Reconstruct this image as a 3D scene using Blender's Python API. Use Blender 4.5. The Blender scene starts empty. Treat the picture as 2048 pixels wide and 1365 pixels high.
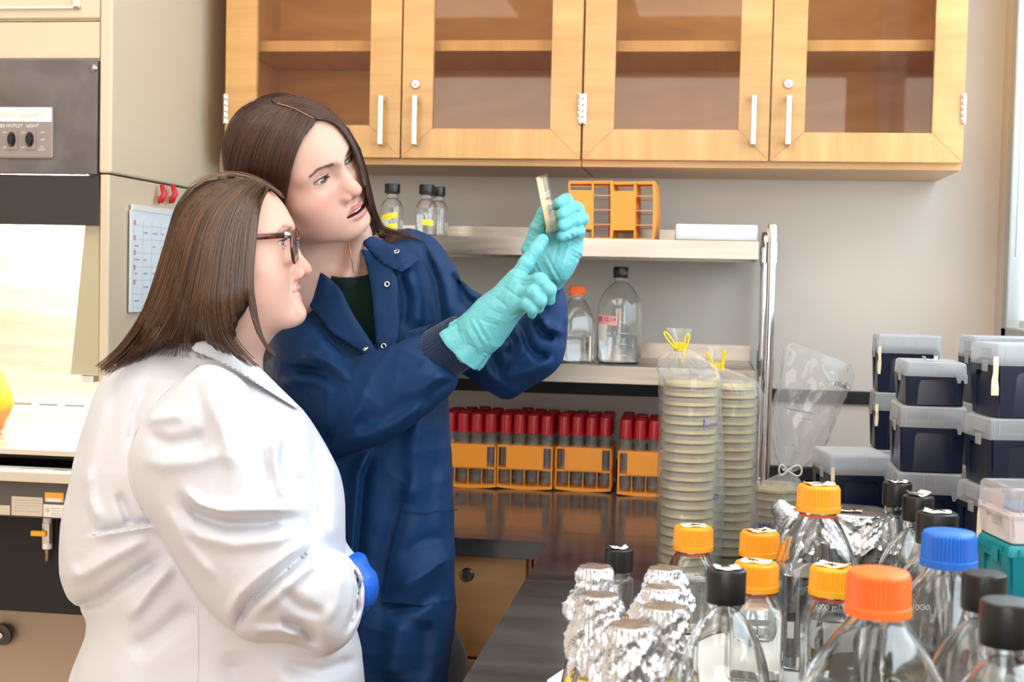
import bpy, bmesh, math, random, sys
import numpy as np
from mathutils import Vector, Matrix, Euler
from mathutils.bvhtree import BVHTree
random.seed(7)
rng = np.random.default_rng(7)
SC = bpy.context.scene
COL = SC.collection
PI = math.pi
# ------------------------------------------------------------------ camera
F_PX = 2700.0
CAM = Vector((0, 0, 1.375))
YAW, PITCH, ROLL = math.radians(8.25), math.radians(-2.56), math.radians(1.28)
R_CAM = Euler((0, 0, YAW)).to_matrix() @ Euler((PI/2 + PITCH, 0, 0)).to_matrix() @ Euler((0, 0, ROLL)).to_matrix()
def ray(px, py):
    return (R_CAM @ Vector(((px-1024)/F_PX, -(py-682.5)/F_PX, -1.0)))
def PY(px, py, Y):            # point of the pixel ray on the plane y = Y
    d = ray(px, py); return CAM + d*(Y/d.y)
def PZ(px, py, z):            # point of the pixel ray on the plane z = z
    d = ray(px, py); return CAM + d*((z-CAM.z)/d.z)
def proj(p):
    q = R_CAM.transposed() @ (Vector(p)-CAM)
    return (1024+F_PX*q.x/-q.z, 682.5-F_PX*q.y/-q.z)
R_NP = np.array(R_CAM); CAM_NP = np.array(CAM)
def projN(P):
    q = (P-CAM_NP) @ R_NP
    return 1024+F_PX*q[:, 0]/-q[:, 2], 682.5-F_PX*q[:, 1]/-q[:, 2]
CT = 0.91                     # worktop height
# ------------------------------------------------------------------ materials
MATS = {}
def mat(name, col=(.8, .8, .8), rough=.5, metal=0., spec=.5, **kw):
    if name in MATS: return MATS[name]
    m = bpy.data.materials.new(name); m.use_nodes = True
    nt = m.node_tree; b = nt.nodes['Principled BSDF']
    b.inputs['Base Color'].default_value = (*col, 1); b.inputs['Roughness'].default_value = rough
    b.inputs['Metallic'].default_value = metal; b.inputs['Specular IOR Level'].default_value = spec
    for k, v in kw.items():
        k = {'trans': 'Transmission Weight', 'ior': 'IOR', 'alpha': 'Alpha', 'emis': 'Emission Strength', 'ecol': 'Emission Color',
             'sss': 'Subsurface Weight', 'sheen': 'Sheen Weight', 'coat': 'Coat Weight', 'aniso': 'Anisotropic'}.get(k, k)
        b.inputs[k].default_value = v
    MATS[name] = m
    return m
def nodes(m): return m.node_tree.nodes, m.node_tree.links, m.node_tree.nodes['Principled BSDF']
def add_noise(m, scale=(20, 20, 20), c1=None, c2=None, bump=0., detail=6., lo=.35, hi=.65, rough=None, dist=.01, rot=(0, 0, 0), distort=0.):
    N, L, b = nodes(m)
    tc = N.new('ShaderNodeTexCoord'); mp = N.new('ShaderNodeMapping'); mp.inputs['Scale'].default_value = scale
    mp.inputs['Rotation'].default_value = rot
    L.new(tc.outputs['Object'], mp.inputs['Vector'])
    nz = N.new('ShaderNodeTexNoise'); nz.inputs['Scale'].default_value = 1.0; nz.inputs['Detail'].default_value = detail
    nz.inputs['Distortion'].default_value = distort
    L.new(mp.outputs['Vector'], nz.inputs['Vector'])
    rp = N.new('ShaderNodeValToRGB'); rp.color_ramp.elements[0].position = lo; rp.color_ramp.elements[1].position = hi
    L.new(nz.outputs['Fac'], rp.inputs['Fac'])
    if c1 is not None:
        rp.color_ramp.elements[0].color = (*c1, 1); rp.color_ramp.elements[1].color = (*c2, 1)
        L.new(rp.outputs['Color'], b.inputs['Base Color'])
    if rough is not None:
        mr = N.new('ShaderNodeMapRange'); mr.inputs['To Min'].default_value = rough[0]; mr.inputs['To Max'].default_value = rough[1]
        L.new(nz.outputs['Fac'], mr.inputs['Value']); L.new(mr.outputs['Result'], b.inputs['Roughness'])
    if bump:
        bp = N.new('ShaderNodeBump'); bp.inputs['Strength'].default_value = bump; bp.inputs['Distance'].default_value = dist
        L.new(nz.outputs['Fac'], bp.inputs['Height'])
        if b.inputs['Normal'].is_linked: L.new(b.inputs['Normal'].links[0].from_socket, bp.inputs['Normal'])
        L.new(bp.outputs['Normal'], b.inputs['Normal'])
    return m
def thin_glass(name, tint=(.97, .98, .98), edge=(.55, .62, .6), ior=1.5, rough=.0, fog=None, fogf=0.):
    """clear thin-walled glass / film: transparent body, fresnel gloss, darker where seen edge-on"""
    if name in MATS: return MATS[name]
    m = bpy.data.materials.new(name); m.use_nodes = True; N = m.node_tree.nodes; L = m.node_tree.links; N.clear()
    out = N.new('ShaderNodeOutputMaterial'); mix = N.new('ShaderNodeMixShader'); tr = N.new('ShaderNodeBsdfTransparent'); gl = N.new('ShaderNodeBsdfGlossy')
    gl.inputs['Roughness'].default_value = rough
    lw = N.new('ShaderNodeLayerWeight'); lw.inputs['Blend'].default_value = .5
    def mth(op, a_, b_):
        m_ = N.new('ShaderNodeMath'); m_.operation = op
        if isinstance(a_, float): m_.inputs[0].default_value = a_
        else: L.new(a_, m_.inputs[0])
        m_.inputs[1].default_value = b_
        return m_.outputs[0]
    F0 = ((ior-1)/(ior+1))**2
    fres = mth('ADD', mth('MULTIPLY', mth('POWER', lw.outputs['Facing'], 4.5), .9*(1-F0)), F0)
    mc = N.new('ShaderNodeMixRGB'); mc.inputs[1].default_value = (*tint, 1); mc.inputs[2].default_value = (*edge, 1)
    L.new(mth('POWER', lw.outputs['Facing'], 2.6), mc.inputs[0]); L.new(mc.outputs[0], tr.inputs['Color'])
    L.new(fres, mix.inputs[0]); L.new(tr.outputs[0], mix.inputs[1]); L.new(gl.outputs[0], mix.inputs[2])
    last = mix
    if fog is not None:
        df = N.new('ShaderNodeBsdfDiffuse'); df.inputs['Color'].default_value = (*fog, 1)
        tl = N.new('ShaderNodeBsdfTranslucent'); tl.inputs['Color'].default_value = (*fog, 1)
        ad = N.new('ShaderNodeMixShader'); ad.inputs[0].default_value = .4
        L.new(df.outputs[0], ad.inputs[1]); L.new(tl.outputs[0], ad.inputs[2])
        m2 = N.new('ShaderNodeMixShader'); m2.inputs[0].default_value = fogf
        L.new(mix.outputs[0], m2.inputs[1]); L.new(ad.outputs[0], m2.inputs[2]); last = m2
    L.new(last.outputs[0], out.inputs['Surface'])
    MATS[name] = m
    return m
# ------------------------------------------------------------------ objects
def tag(o, label=None, cat=None, group=None, kind=None):
    if label: o['label'] = label
    if cat: o['category'] = cat
    if group: o['group'] = group
    if kind: o['kind'] = kind
    return o
def thing(name, label, cat, loc=(0, 0, 0), rz=0, group=None):
    o = bpy.data.objects.new(name, None); COL.objects.link(o)
    o.empty_display_size = .05
    o.location = loc; o.rotation_euler = (0, 0, rz)
    return tag(o, label, cat, group)
def meshobj(name, me, m=None, parent=None, smooth=False, world=False, auto=None):
    o = bpy.data.objects.new(name, me); COL.objects.link(o)
    if m is not None:
        for x in (m if isinstance(m, (list, tuple)) else [m]): me.materials.append(x)
    if smooth:
        me.polygons.foreach_set('use_smooth', [True]*len(me.polygons))
        if auto: me.set_sharp_from_angle(angle=math.radians(auto))
    if parent is not None:
        o.parent = parent
        if world: 
            o.matrix_parent_inverse = Matrix.Identity(4)
            me.transform(parent_world(parent).inverted())
    return o
def parent_world(p):
    M = Matrix.Translation(p.location) @ p.rotation_euler.to_matrix().to_4x4()
    if p.parent: M = parent_world(p.parent) @ M
    return M
class MB:
    """mesh builder"""
    def __init__(s): s.bm = bmesh.new()
    def box(s, c, d, rot=None, bev=0., seg=2):
        r = bmesh.ops.create_cube(s.bm, size=1.0); vs = r['verts']
        bmesh.ops.scale(s.bm, vec=d, verts=vs)
        if bev > 0:
            es = list({e for v in vs for e in v.link_edges})
            q = bmesh.ops.bevel(s.bm, geom=es, offset=bev, segments=seg, affect='EDGES', profile=.5)
            vs = list({v for f in q['faces'] for v in f.verts} | {v for v in vs if v.is_valid})
        if rot is not None: bmesh.ops.rotate(s.bm, verts=vs, cent=(0, 0, 0), matrix=Euler(rot).to_matrix() if not isinstance(rot, Matrix) else rot)
        bmesh.ops.translate(s.bm, verts=vs, vec=c); return s
    def bx(s, x0, x1, y0, y1, z0, z1, bev=0., seg=2):
        return s.box(((x0+x1)/2, (y0+y1)/2, (z0+z1)/2), (abs(x1-x0), abs(y1-y0), abs(z1-z0)), bev=bev, seg=seg)
    def lathe(s, prof, n=32, c=(0, 0, 0), M=None, close=False):
        rings = []
        M = M or Matrix.Identity(3)
        for r, z in prof:
            if r < 1e-6: rings.append([s.bm.verts.new(Vector(c)+M @ Vector((0, 0, z)))])
            else: rings.append([s.bm.verts.new(Vector(c)+M @ Vector((r*math.cos(2*PI*i/n), r*math.sin(2*PI*i/n), z))) for i in range(n)])
        for a, b in zip(rings[:-1], rings[1:]): s.bridge(a, b)
        if close: s.bridge(rings[-1], rings[0])
        return s
    def bridge(s, a, b):
        n = max(len(a), len(b))
        for i in range(n):
            j = (i+1) % n
            if len(a) == 1 and len(b) == 1: return
            if len(a) == 1: f = (a[0], b[j], b[i])[::-1]
            elif len(b) == 1: f = (a[i], a[j], b[0])
            else: f = (a[i], a[j], b[j], b[i])
            try: s.bm.faces.new(f)
            except ValueError: pass
    def tube(s, pts, r, n=8, cap=True):
        pts = [Vector(p) for p in pts]; rs = r if isinstance(r, (list, tuple)) else [r]*len(pts)
        up = None; prev = None
        for i, p in enumerate(pts):
            t = (pts[min(i+1, len(pts)-1)]-pts[max(i-1, 0)]).normalized()
            if up is None:
                up = t.orthogonal().normalized()
            up = (up-t*up.dot(t)).normalized(); sd = t.cross(up)
            ring = [s.bm.verts.new(p+rs[i]*(math.cos(2*PI*k/n)*up+math.sin(2*PI*k/n)*sd)) for k in range(n)]
            if prev: s.bridge(prev, ring)
            elif cap: s.bm.faces.new(ring[::-1])
            prev = ring
        if cap: s.bm.faces.new(prev)
        return s
    def quad(s, *ps):
        s.bm.faces.new([s.bm.verts.new(p) for p in ps]); return s
    def sections(s, secs, cap0=True, cap1=True):
        rings = [[s.bm.verts.new(p) for p in sec] for sec in secs]
        for a, b in zip(rings[:-1], rings[1:]): s.bridge(a, b)
        if cap0: s.bm.faces.new(rings[0][::-1])
        if cap1: s.bm.faces.new(rings[-1])
        return s
    def mesh(s, name, smooth=False):
        bmesh.ops.recalc_face_normals(s.bm, faces=s.bm.faces)
        me = bpy.data.meshes.new(name); s.bm.to_mesh(me); s.bm.free(); return me
    def build(s, name, m=None, parent=None, smooth=False, auto=None, world=False):
        return meshobj(name, s.mesh(name), m, parent, smooth or bool(auto), world, auto)
def struct(o): o['kind'] = 'structure'; return o
def copy_tree(o, parent=None):
    c = o.copy(); COL.objects.link(c); c.parent = parent
    for ch in list(KIDS.get(o.name, [])): copy_tree(ch, c)
    return c
KIDS = {}
def index_kids():
    KIDS.clear()
    for o in bpy.data.objects:
        if o.parent: KIDS.setdefault(o.parent.name, []).append(o)
def dup(o, loc, rz=None, label=None):
    if o.name not in KIDS: index_kids()
    c = copy_tree(o); c.location = loc
    if rz is not None: c.rotation_euler = (c.rotation_euler.x, c.rotation_euler.y, rz)
    if label: c['label'] = label
    return c
def rrect(w, d, r, z, n=5, cx=0, cy=0):
    pts = []
    for (sx, sy, a0) in ((1, 1, 0), (-1, 1, PI/2), (-1, -1, PI), (1, -1, 1.5*PI)):
        for k in range(n+1):
            a = a0+PI/2*k/n
            pts.append((cx+sx*(w/2-r)+r*math.cos(a), cy+sy*(d/2-r)+r*math.sin(a), z))
    return pts
def text_mesh(txt, size, thick=.0004, name='lettering'):
    cu = bpy.data.curves.new(name, 'FONT'); cu.body = txt; cu.size = size; cu.extrude = thick; cu.resolution_u = 3
    cu.align_x = 'CENTER'; cu.align_y = 'CENTER'
    o = bpy.data.objects.new('tmp_text', cu); COL.objects.link(o)
    dg = bpy.context.evaluated_depsgraph_get(); dg.update()
    me = bpy.data.meshes.new_from_object(o.evaluated_get(dg))
    bpy.data.objects.remove(o); bpy.data.curves.remove(cu)
    return me
def text_obj(txt, size, M, m, parent=None, name='lettering', thick=.0004, stretch=None):
    me = text_mesh(txt, size, thick)
    if stretch: me.transform(Matrix.Diagonal((*stretch, 1, 1)))
    me.transform(M)
    return meshobj(name, me, m, parent)
# facing -Y text matrix at location
def MT(loc, rz=0, rx=PI/2, mirror=False):
    M = Matrix.Translation(loc) @ Euler((rx, 0, rz)).to_matrix().to_4x4()
    if mirror: M = M @ Matrix.Diagonal((-1, 1, 1, 1))
    return M
# ------------------------------------------------------------------ SDF sculpting (numpy)
def A(v): return np.asarray(v, dtype=np.float32)
def s_cap(P, a, b, r1, r2):
    a = A(a); b = A(b); ba = b-a; pa = P-a
    h = np.clip((pa @ ba)/max(float(ba @ ba), 1e-12), 0, 1)
    return np.linalg.norm(pa-h[:, None]*ba, axis=1)-(r1+(r2-r1)*h)
def s_chain(P, pts, rs, k=None):
    d = None
    for i in range(len(pts)-1):
        e = s_cap(P, pts[i], pts[i+1], rs[i], rs[i+1])
        d = e if d is None else (np.minimum(d, e) if not k else smin(d, e, k))
    return d
def s_ell(P, c, r, R=None):
    q = P-A(c)
    if R is not None: q = q @ A(R)
    r = A(r); k0 = np.linalg.norm(q/r, axis=1); k1 = np.linalg.norm(q/(r*r), axis=1)
    return k0*(k0-1)/np.maximum(k1, 1e-9)
def s_box(P, c, hs, r=0., R=None):
    q = P-A(c)
    if R is not None: q = q @ A(R)
    q = np.abs(q)-(A(hs)-r)
    return np.linalg.norm(np.maximum(q, 0), axis=1)+np.minimum(q.max(axis=1), 0)-r
def smin(a, b, k):
    h = np.maximum(k-np.abs(a-b), 0)/k
    return np.minimum(a, b)-h*h*k*.25
def smax(a, b, k): return -smin(-a, -b, k)
def seg2(u, v, pts):
    """distance in 2-D to a polyline, with the parameter 0..1 along it"""
    best = np.full(u.shape, 1e9, np.float32); par = np.zeros_like(best); side = np.zeros_like(best); n = len(pts)-1
    for i in range(n):
        ax, ay = pts[i][:2]; bx, by = pts[i+1][:2]; dx, dy = bx-ax, by-ay
        h = np.clip(((u-ax)*dx+(v-ay)*dy)/(dx*dx+dy*dy+1e-12), 0, 1)
        ex = u-ax-h*dx; ey = v-ay-h*dy; d = np.hypot(ex, ey); s = (dx*ey-dy*ex)/math.hypot(dx, dy)
        w = d < best; best = np.where(w, d, best); par = np.where(w, (i+h)/n, par); side = np.where(w, s, side)
    return best, par, side
HR = 1.0
STAT = []
def sdf_mesh(f, lo, hi, h, newton=2, B=8, margin=1.35):
    import time; _t = time.time(); h = h*HR
    lo = np.array(lo, float); hi = np.array(hi, float)
    nb = np.ceil((hi-lo)/(h*B)).astype(int); n = nb*B+1
    F = np.full(tuple(n), 1.0, np.float32)
    cs = np.stack(np.meshgrid(*[np.arange(k) for k in nb], indexing='ij'), -1).reshape(-1, 3)
    cen = (lo+(cs+.5)*B*h).astype(np.float32)
    d = f(cen)
    for c, v in zip(cs[d < 0], d[d < 0]): 
        F[c[0]*B:(c[0]+1)*B+1, c[1]*B:(c[1]+1)*B+1, c[2]*B:(c[2]+1)*B+1] = -1.0
    keep = cs[np.abs(d) < B*h*.87*margin]
    g = np.stack(np.meshgrid(*[np.arange(B+1)]*3, indexing='ij'), -1).reshape(-1, 3)
    for s in range(0, len(keep), 400):
        kk = keep[s:s+400]; idx = (kk[:, None, :]*B+g[None]).reshape(-1, 3)
        F[idx[:, 0], idx[:, 1], idx[:, 2]] = f((lo+idx*h).astype(np.float32))
    r_ = surface_nets(F, lo, h, f, newton); STAT.append((round(time.time()-_t, 1), len(keep), len(r_[0]))); return r_
def grad(f, P, e=6e-4):
    k = A([[1, -1, -1], [-1, -1, 1], [-1, 1, -1], [1, 1, 1]])
    g = sum(k[i][None]*f(P+e*k[i])[:, None] for i in range(4))
    return g/np.maximum(np.linalg.norm(g, axis=1, keepdims=True), 1e-9)
def surface_nets(F, lo, h, f, newton):
    S = F < 0
    c = [S[i:S.shape[0]-1+i, j:S.shape[1]-1+j, k:S.shape[2]-1+k] for i in (0, 1) for j in (0, 1) for k in (0, 1)]
    any_ = c[0].copy(); all_ = c[0].copy()
    for x in c[1:]: any_ |= x; all_ &= x
    act = any_ & ~all_
    I = np.stack(np.nonzero(act), -1)
    idx = np.full(act.shape, -1, np.int32); idx[I[:, 0], I[:, 1], I[:, 2]] = np.arange(len(I))
    offs = np.array([[i, j, k] for i in (0, 1) for j in (0, 1) for k in (0, 1)])
    V8 = np.stack([F[I[:, 0]+o[0], I[:, 1]+o[1], I[:, 2]+o[2]] for o in offs], 1)
    acc = np.zeros((len(I), 3)); cnt = np.zeros(len(I))
    for a in range(8):
        for b in range(a+1, 8):
            if np.abs(offs[a]-offs[b]).sum() != 1: continue
            m = (V8[:, a] < 0) != (V8[:, b] < 0)
            t = np.where(m, V8[:, a]/np.where(m, V8[:, a]-V8[:, b], 1), 0)
            acc += np.where(m[:, None], offs[a]+t[:, None]*(offs[b]-offs[a]), 0); cnt += m
    V = lo+(I+acc/cnt[:, None])*h
    quads = []
    for ax in range(3):
        a1, a2 = (ax+1) % 3, (ax+2) % 3
        sl0 = [slice(None)]*3; sl1 = [slice(None)]*3; sl0[ax] = slice(0, -1); sl1[ax] = slice(1, None)
        ch = S[tuple(sl0)] != S[tuple(sl1)]
        E = np.stack(np.nonzero(ch), -1)
        ok = (E[:, a1] > 0) & (E[:, a2] > 0) & (E[:, a1] < act.shape[a1]) & (E[:, a2] < act.shape[a2])
        E = E[ok]; fl = S[E[:, 0], E[:, 1], E[:, 2]]
        def cell(d1, d2):
            Q = E.copy(); Q[:, a1] -= d1; Q[:, a2] -= d2
            return idx[Q[:, 0], Q[:, 1], Q[:, 2]]
        q = np.stack([cell(1, 1), cell(0, 1), cell(0, 0), cell(1, 0)], 1)
        q = np.where(fl[:, None], q, q[:, ::-1]); quads.append(q[(q >= 0).all(1)])
    V = V.astype(np.float32)
    for _ in range(newton):
        g = grad(f, V); V = V-np.clip(f(V), -h*.6, h*.6)[:, None]*g
    return V, np.concatenate(quads)
def np_mesh(name, V, Q, uvattr=None):
    me = bpy.data.meshes.new(name)
    me.vertices.add(len(V)); me.vertices.foreach_set('co', np.ascontiguousarray(V, np.float32).ravel())
    k = Q.shape[1]
    me.loops.add(Q.size); me.loops.foreach_set('vertex_index', np.ascontiguousarray(Q, np.int32).ravel())
    me.polygons.add(len(Q)); me.polygons.foreach_set('loop_start', np.arange(0, Q.size, k, dtype=np.int32))
    me.polygons.foreach_set('use_smooth', np.ones(len(Q), bool))
    me.update(calc_edges=True); me.validate()
    return me
def bvh_of(V, Q): return BVHTree.FromPolygons([tuple(map(float, v)) for v in V], [tuple(map(int, q)) for q in Q])
def vcol(me, name, arr):
    at = me.color_attributes.new(name, 'FLOAT_COLOR', 'POINT')
    a = np.ones((len(me.vertices), 4), np.float32); a[:, :3] = arr; at.data.foreach_set('color', a.ravel())
def vnoise(P, s, seed=0):
    """cheap smooth noise from sines, -1..1"""
    r = np.random.default_rng(seed); o = 0
    for i in range(5):
        k = r.normal(size=3); k = k/np.linalg.norm(k)*s*(.6+.35*i); o = o+np.sin(P @ k.astype(np.float32)+r.uniform(0, 6.28))*(.9**i)
    return o/3.2
# ------------------------------------------------------------------ palette
wood = mat('maple_wood', (.72, .42, .17), .38, coat=.15)
add_noise(wood, (3, 3, 28), (.60, .30, .095), (.75, .43, .155), bump=.02, detail=7, lo=.3, hi=.7, rot=(0, PI/2*0, 0))
woodh = mat('maple_wood_across', (.72, .42, .17), .38, coat=.15)
add_noise(woodh, (28, 3, 3), (.60, .30, .095), (.75, .43, .155), bump=.02, detail=7, lo=.3, hi=.7)
woodin = mat('plywood_inside', (.55, .30, .13), .6)
add_noise(woodin, (3, 3, 9), (.56, .27, .08), (.76, .40, .135), bump=.02, detail=8, lo=.3, hi=.7, distort=1.5)
base_wood = mat('dark_maple', (.5, .27, .1), .45)
add_noise(base_wood, (4, 4, 26), (.42, .22, .085), (.54, .30, .12), detail=7, lo=.3, hi=.7)
wallm = mat('wall_paint', (.74, .70, .66), .75); add_noise(wallm, (3, 3, 3), (.80, .71, .625), (.83, .74, .655), bump=.02, detail=10)
ceilm = mat('ceiling_paint', (.85, .85, .83), .8)
floorm = mat('floor_vinyl', (.52, .42, .33), .35); add_noise(floorm, (6, 6, 6), (.48, .39, .31), (.56, .46, .37))
steel = mat("brushed_steel", (.40, .355, .31), .28, 1.0); add_noise(steel, (4, 60, 60), None, None, bump=.03, rough=(.2, .38), detail=4)
chrome = mat('chrome', (.85, .85, .85), .12, 1.0)
satin = mat('satin_nickel', (.82, .80, .77), .35, 1.0)
dark_steel = mat('lock_steel', (.35, .33, .30), .3, 1.0)
black = mat('black_plastic', (.006, .006, .006), .32)
blackm = mat('black_rail', (.010, .010, .012), .5)
epoxy = mat('black_epoxy_top', (.045, .043, .043), .22, spec=.6)
add_noise(epoxy, (5, 22, 5), (.030, .028, .028), (.075, .070, .066), bump=.05, detail=9, lo=.3, hi=.75, rough=(.09, .24), distort=.6)
epoxy_side = mat('epoxy_edge', (.012, .012, .013), .45)
beige = mat('beige_enamel', (.68, .56, .40), .45); add_noise(beige, (2, 2, 2), (.66, .555, .40), (.70, .59, .43), detail=8)
greyp = mat('grey_panel', (.13, .11, .105), .5); add_noise(greyp, (7, 7, 7), (.105, .088, .083), (.16, .137, .13), detail=10, distort=1.2)
greyl = mat('switch_plate', (.30, .25, .235), .4)
whitep = mat('white_plastic', (.82, .80, .78), .45)
paper = mat('white_paper', (.86, .86, .84), .8)
ink = mat('ink', (.02, .02, .02), .7); inkblue = mat('blue_ink', (.03, .06, .35), .6); inkwhite = mat('white_print', (.85, .85, .82), .6)
inkgrey = mat('grey_print', (.45, .40, .38), .7)
orange = mat('orange_plastic', (.93, .33, .03), .42, sss=.15); orange.node_tree.nodes['Principled BSDF'].inputs['Subsurface Scale'].default_value = .003
orange_cap = mat('orange_cap_plastic', (.98, .36, .015), .38)
redorange_cap = mat('red_orange_cap_plastic', (.95, .17, .02), .42)
yellow_cap = mat('amber_cap_plastic', (.95, .42, .012), .38)
blue_cap = mat('blue_cap_plastic', (.015, .15, .62), .38)
redcap = mat('red_cap_plastic', (.42, .004, .012), .32, coat=.2)
def real_glass(name, col, ior, rough=0.):
    m = bpy.data.materials.new(name); m.use_nodes = True; N = m.node_tree.nodes; L = m.node_tree.links; N.clear()
    o = N.new('ShaderNodeOutputMaterial'); g = N.new('ShaderNodeBsdfGlass'); g.inputs['Color'].default_value = (*col, 1); g.inputs['IOR'].default_value = ior; g.inputs['Roughness'].default_value = rough
    L.new(g.outputs[0], o.inputs['Surface']); MATS[name] = m; return m
glass = real_glass('bottle_glass', (.995, 1, .998), 1.47)
tubeglass = thin_glass('tube_glass', (.95, .96, .96), (.7, .72, .72), fog=(.75, .74, .72), fogf=.12)
pane = thin_glass('window_pane_glass', (.97, .93, .87), (.8, .8, .8), ior=1.42, rough=.02)
water = real_glass('water', (.985, .995, 1), 1.33)
yellow_liq = real_glass('yellow_medium', (1, .84, .30), 1.33)
agar = mat('agar_gel', (.98, .82, .46), .3, trans=.0, sss=.3); agar.node_tree.nodes['Principled BSDF'].inputs['Subsurface Scale'].default_value = .004
film = thin_glass('poly_film', (.97, .97, .96), (.88, .88, .87), ior=1.5, rough=.07, fog=(.95, .94, .92), fogf=.13)
dishplastic = thin_glass('clear_polystyrene', (.995, .99, .98), (.94, .92, .87), rough=.04, fog=(.97, .90, .74), fogf=.14)
frost = thin_glass('frosted_lid_plastic', (.80, .82, .84), (.60, .62, .64), rough=.3, fog=(.84, .85, .86), fogf=.45)
navy = mat('navy_plastic', (.005, .009, .030), .28)
teal = mat('teal_plastic', (.0, .22, .26), .35)
foil = mat('aluminium_foil', (.76, .76, .78), .20, 1.0); add_noise(foil, (160, 160, 160), None, None, bump=.5, dist=.002, detail=4, distort=1.5)
tape = mat('paper_tape', (.85, .68, .48), .75); tapew = mat('white_tape', (.85, .82, .76), .75)
yellowtape = mat('yellow_label_tape', (.92, .78, .02), .5)
pinktape = mat('pink_label_tape', (.9, .42, .40), .6)

# ------------------------------------------------------------------ setting
WY, WX = 3.30, .665            # back wall, right wall
XL, YN, ZC = -2.6, -1.2, 2.75
struct(MB().bx(XL-.1, WX+.1, WY, WY+.1, 0, ZC).build('wall_back', wallm))
struct(MB().bx(XL-.1, WX+.12, YN, WY+.1, -.1, 0).build('floor', floorm))
struct(MB().bx(XL-.1, WX+.12, YN, WY+.1, ZC, ZC+.1).build('ceiling', ceilm))
struct(MB().bx(XL-.1, XL, YN, WY, 0, ZC).build('wall_left', wallm))
# right wall with the window opening (y 0.3..3.18, z 1.27..2.6)
w = MB(); wy0, wy1, wz0, wz1 = .25, 3.17, 1.262, 2.55
w.bx(WX, WX+.1, YN, WY, 0, wz0); w.bx(WX, WX+.1, YN, WY, wz1, ZC); w.bx(WX, WX+.1, YN, wy0, wz0, wz1); w.bx(WX, WX+.1, wy1, WY, wz0, wz1)
struct(w.build('wall_right', wallm))
framem = mat('window_frame_paint', (.50, .52, .50), .5)
win = MB()
for y0, y1, z0, z1 in ((wy0, wy0+.04, wz0, wz1), (wy1-.05, wy1, wz0, wz1), (wy0, wy1, wz1-.05, wz1), (wy0, wy1, wz0, wz0+.035), (1.68, 1.73, wz0, wz1)):
    win.bx(WX-.012, WX+.08, y0, y1, z0, z1, bev=.004)
wn = struct(win.build('window_1', framem))
wp = MB().bx(WX+.04, WX+.044, wy0+.04, wy1-.05, wz0+.03, wz1-.05).build('window_pane', thin_glass('clear_pane', (.96, .98, .98), (.9, .93, .93)), wn)
bl = MB()                       # roller blind let down in the window reveal, backlit by daylight
blindm = mat('blind_fabric', (.85, .88, .88), .8)
Nb, Lb, bb = nodes(blindm); tlb = Nb.new('ShaderNodeBsdfTranslucent'); tlb.inputs['Color'].default_value = (.95, .98, 1, 1)
mxb = Nb.new('ShaderNodeMixShader'); mxb.inputs[0].default_value = .85; ob = Nb['Material Output']
Lb.new(bb.outputs[0], mxb.inputs[1]); Lb.new(tlb.outputs[0], mxb.inputs[2]); Lb.new(mxb.outputs[0], ob.inputs['Surface'])
blo = thing('roller_blind', 'pale translucent roller blind drawn down over the window', 'blind', (WX+.02, 2.4, 2.49))
MB().bx(WX+.0195, WX+.021, 1.74, 3.11, 1.30, 2.49).build('blind_fabric', blindm, blo, world=True)
MB().tube([(WX+.02, 1.74, 2.485), (WX+.02, 3.11, 2.485)], .015, 14).build('roller_tube', whitep, blo, world=True)
MB().box((WX+.02, 2.425, 1.303), (.012, 1.37, .02), bev=.003).build('bottom_bar', whitep, blo, world=True)
cd = MB().tube([(WX-.016, 3.02, 2.45), (WX-.016, 3.02, 1.9), (WX-.016, 3.025, 1.45)], .0022, 6); cd.build('pull_cord', whitep, blo, smooth=True, world=True)
# black rail along the back wall and splash strip
struct(MB().bx(-1.08, .655, WY-.012, WY, PY(1700, 808, WY-.01).z, PY(1700, 783, WY-.01).z, bev=.002).build('trim_1', blackm))
# ------------------------------------------------------------------ worktop (L shape)
EX, FY = -.269, 2.375
wt = MB(); TH = .032
pts = [(-1.09, FY), (EX, FY), (EX, .55), (WX-.003, .55), (WX-.003, WY-.002), (-1.09, WY-.002)]
lo = [wt.bm.verts.new((x, y, CT-TH)) for x, y in pts]; hi = [wt.bm.verts.new((x, y, CT)) for x, y in pts]
wt.bridge(lo, hi); wt.bm.faces.new(lo[::-1]); wt.bm.faces.new(hi)
bmesh.ops.bevel(wt.bm, geom=list(wt.bm.edges), offset=.002, segments=2, affect='EDGES')
wto = thing('worktop', 'black epoxy resin L-shaped laboratory worktop with scratched top', 'worktop', (0, 2.8, .88))
wt.build('top_slab', epoxy, wto, world=True)
struct(MB().bx(-1.09, .655, WY-.02, WY-.002, CT+.0005, CT+.035, bev=.002).build('trim_2', epoxy_side))
# base cabinets: far run (faces the room) and the near arm
def base_cabinet(name, label, x0, x1, y0, y1, doors, face='S', locks=True):
    t = thing(name, label, 'cabinet', ((x0+x1)/2, (y0+y1)/2, 0))
    MB().bx(x0, x1, y0+.02, y1, .1, CT-TH-.001).build('carcass', base_wood, t, world=True)
    MB().bx(x0+.0, x1-.0, y0+.08, y1, 0, .1).build('plinth', blackm, t, world=True)
    for (a, b, z0, z1, lk) in doors:
        d = MB().bx(a, b, y0, y0+.019, z0, z1, bev=.003).build('door' if z1-z0 > .3 else 'drawer', base_wood, t, world=True)
        if lk:
            lx, lz = lk
            MB().lathe([(0, .006), (.0095, .006), (.0125, .003), (.013, 0), (.013, -.004)], 24, (lx, y0, lz), Euler((PI/2, 0, 0)).to_matrix()).build('lock', dark_steel, d, True, 30, world=True)
            MB().bx(lx-.001, lx+.001, y0-.0075, y0-.003, lz-.005, lz+.004).build('keyhole', ink, d, world=True)
    return t
lk = PY(935, 1150, 2.40)
zt = PY(950, 1112, 2.40).z
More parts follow.
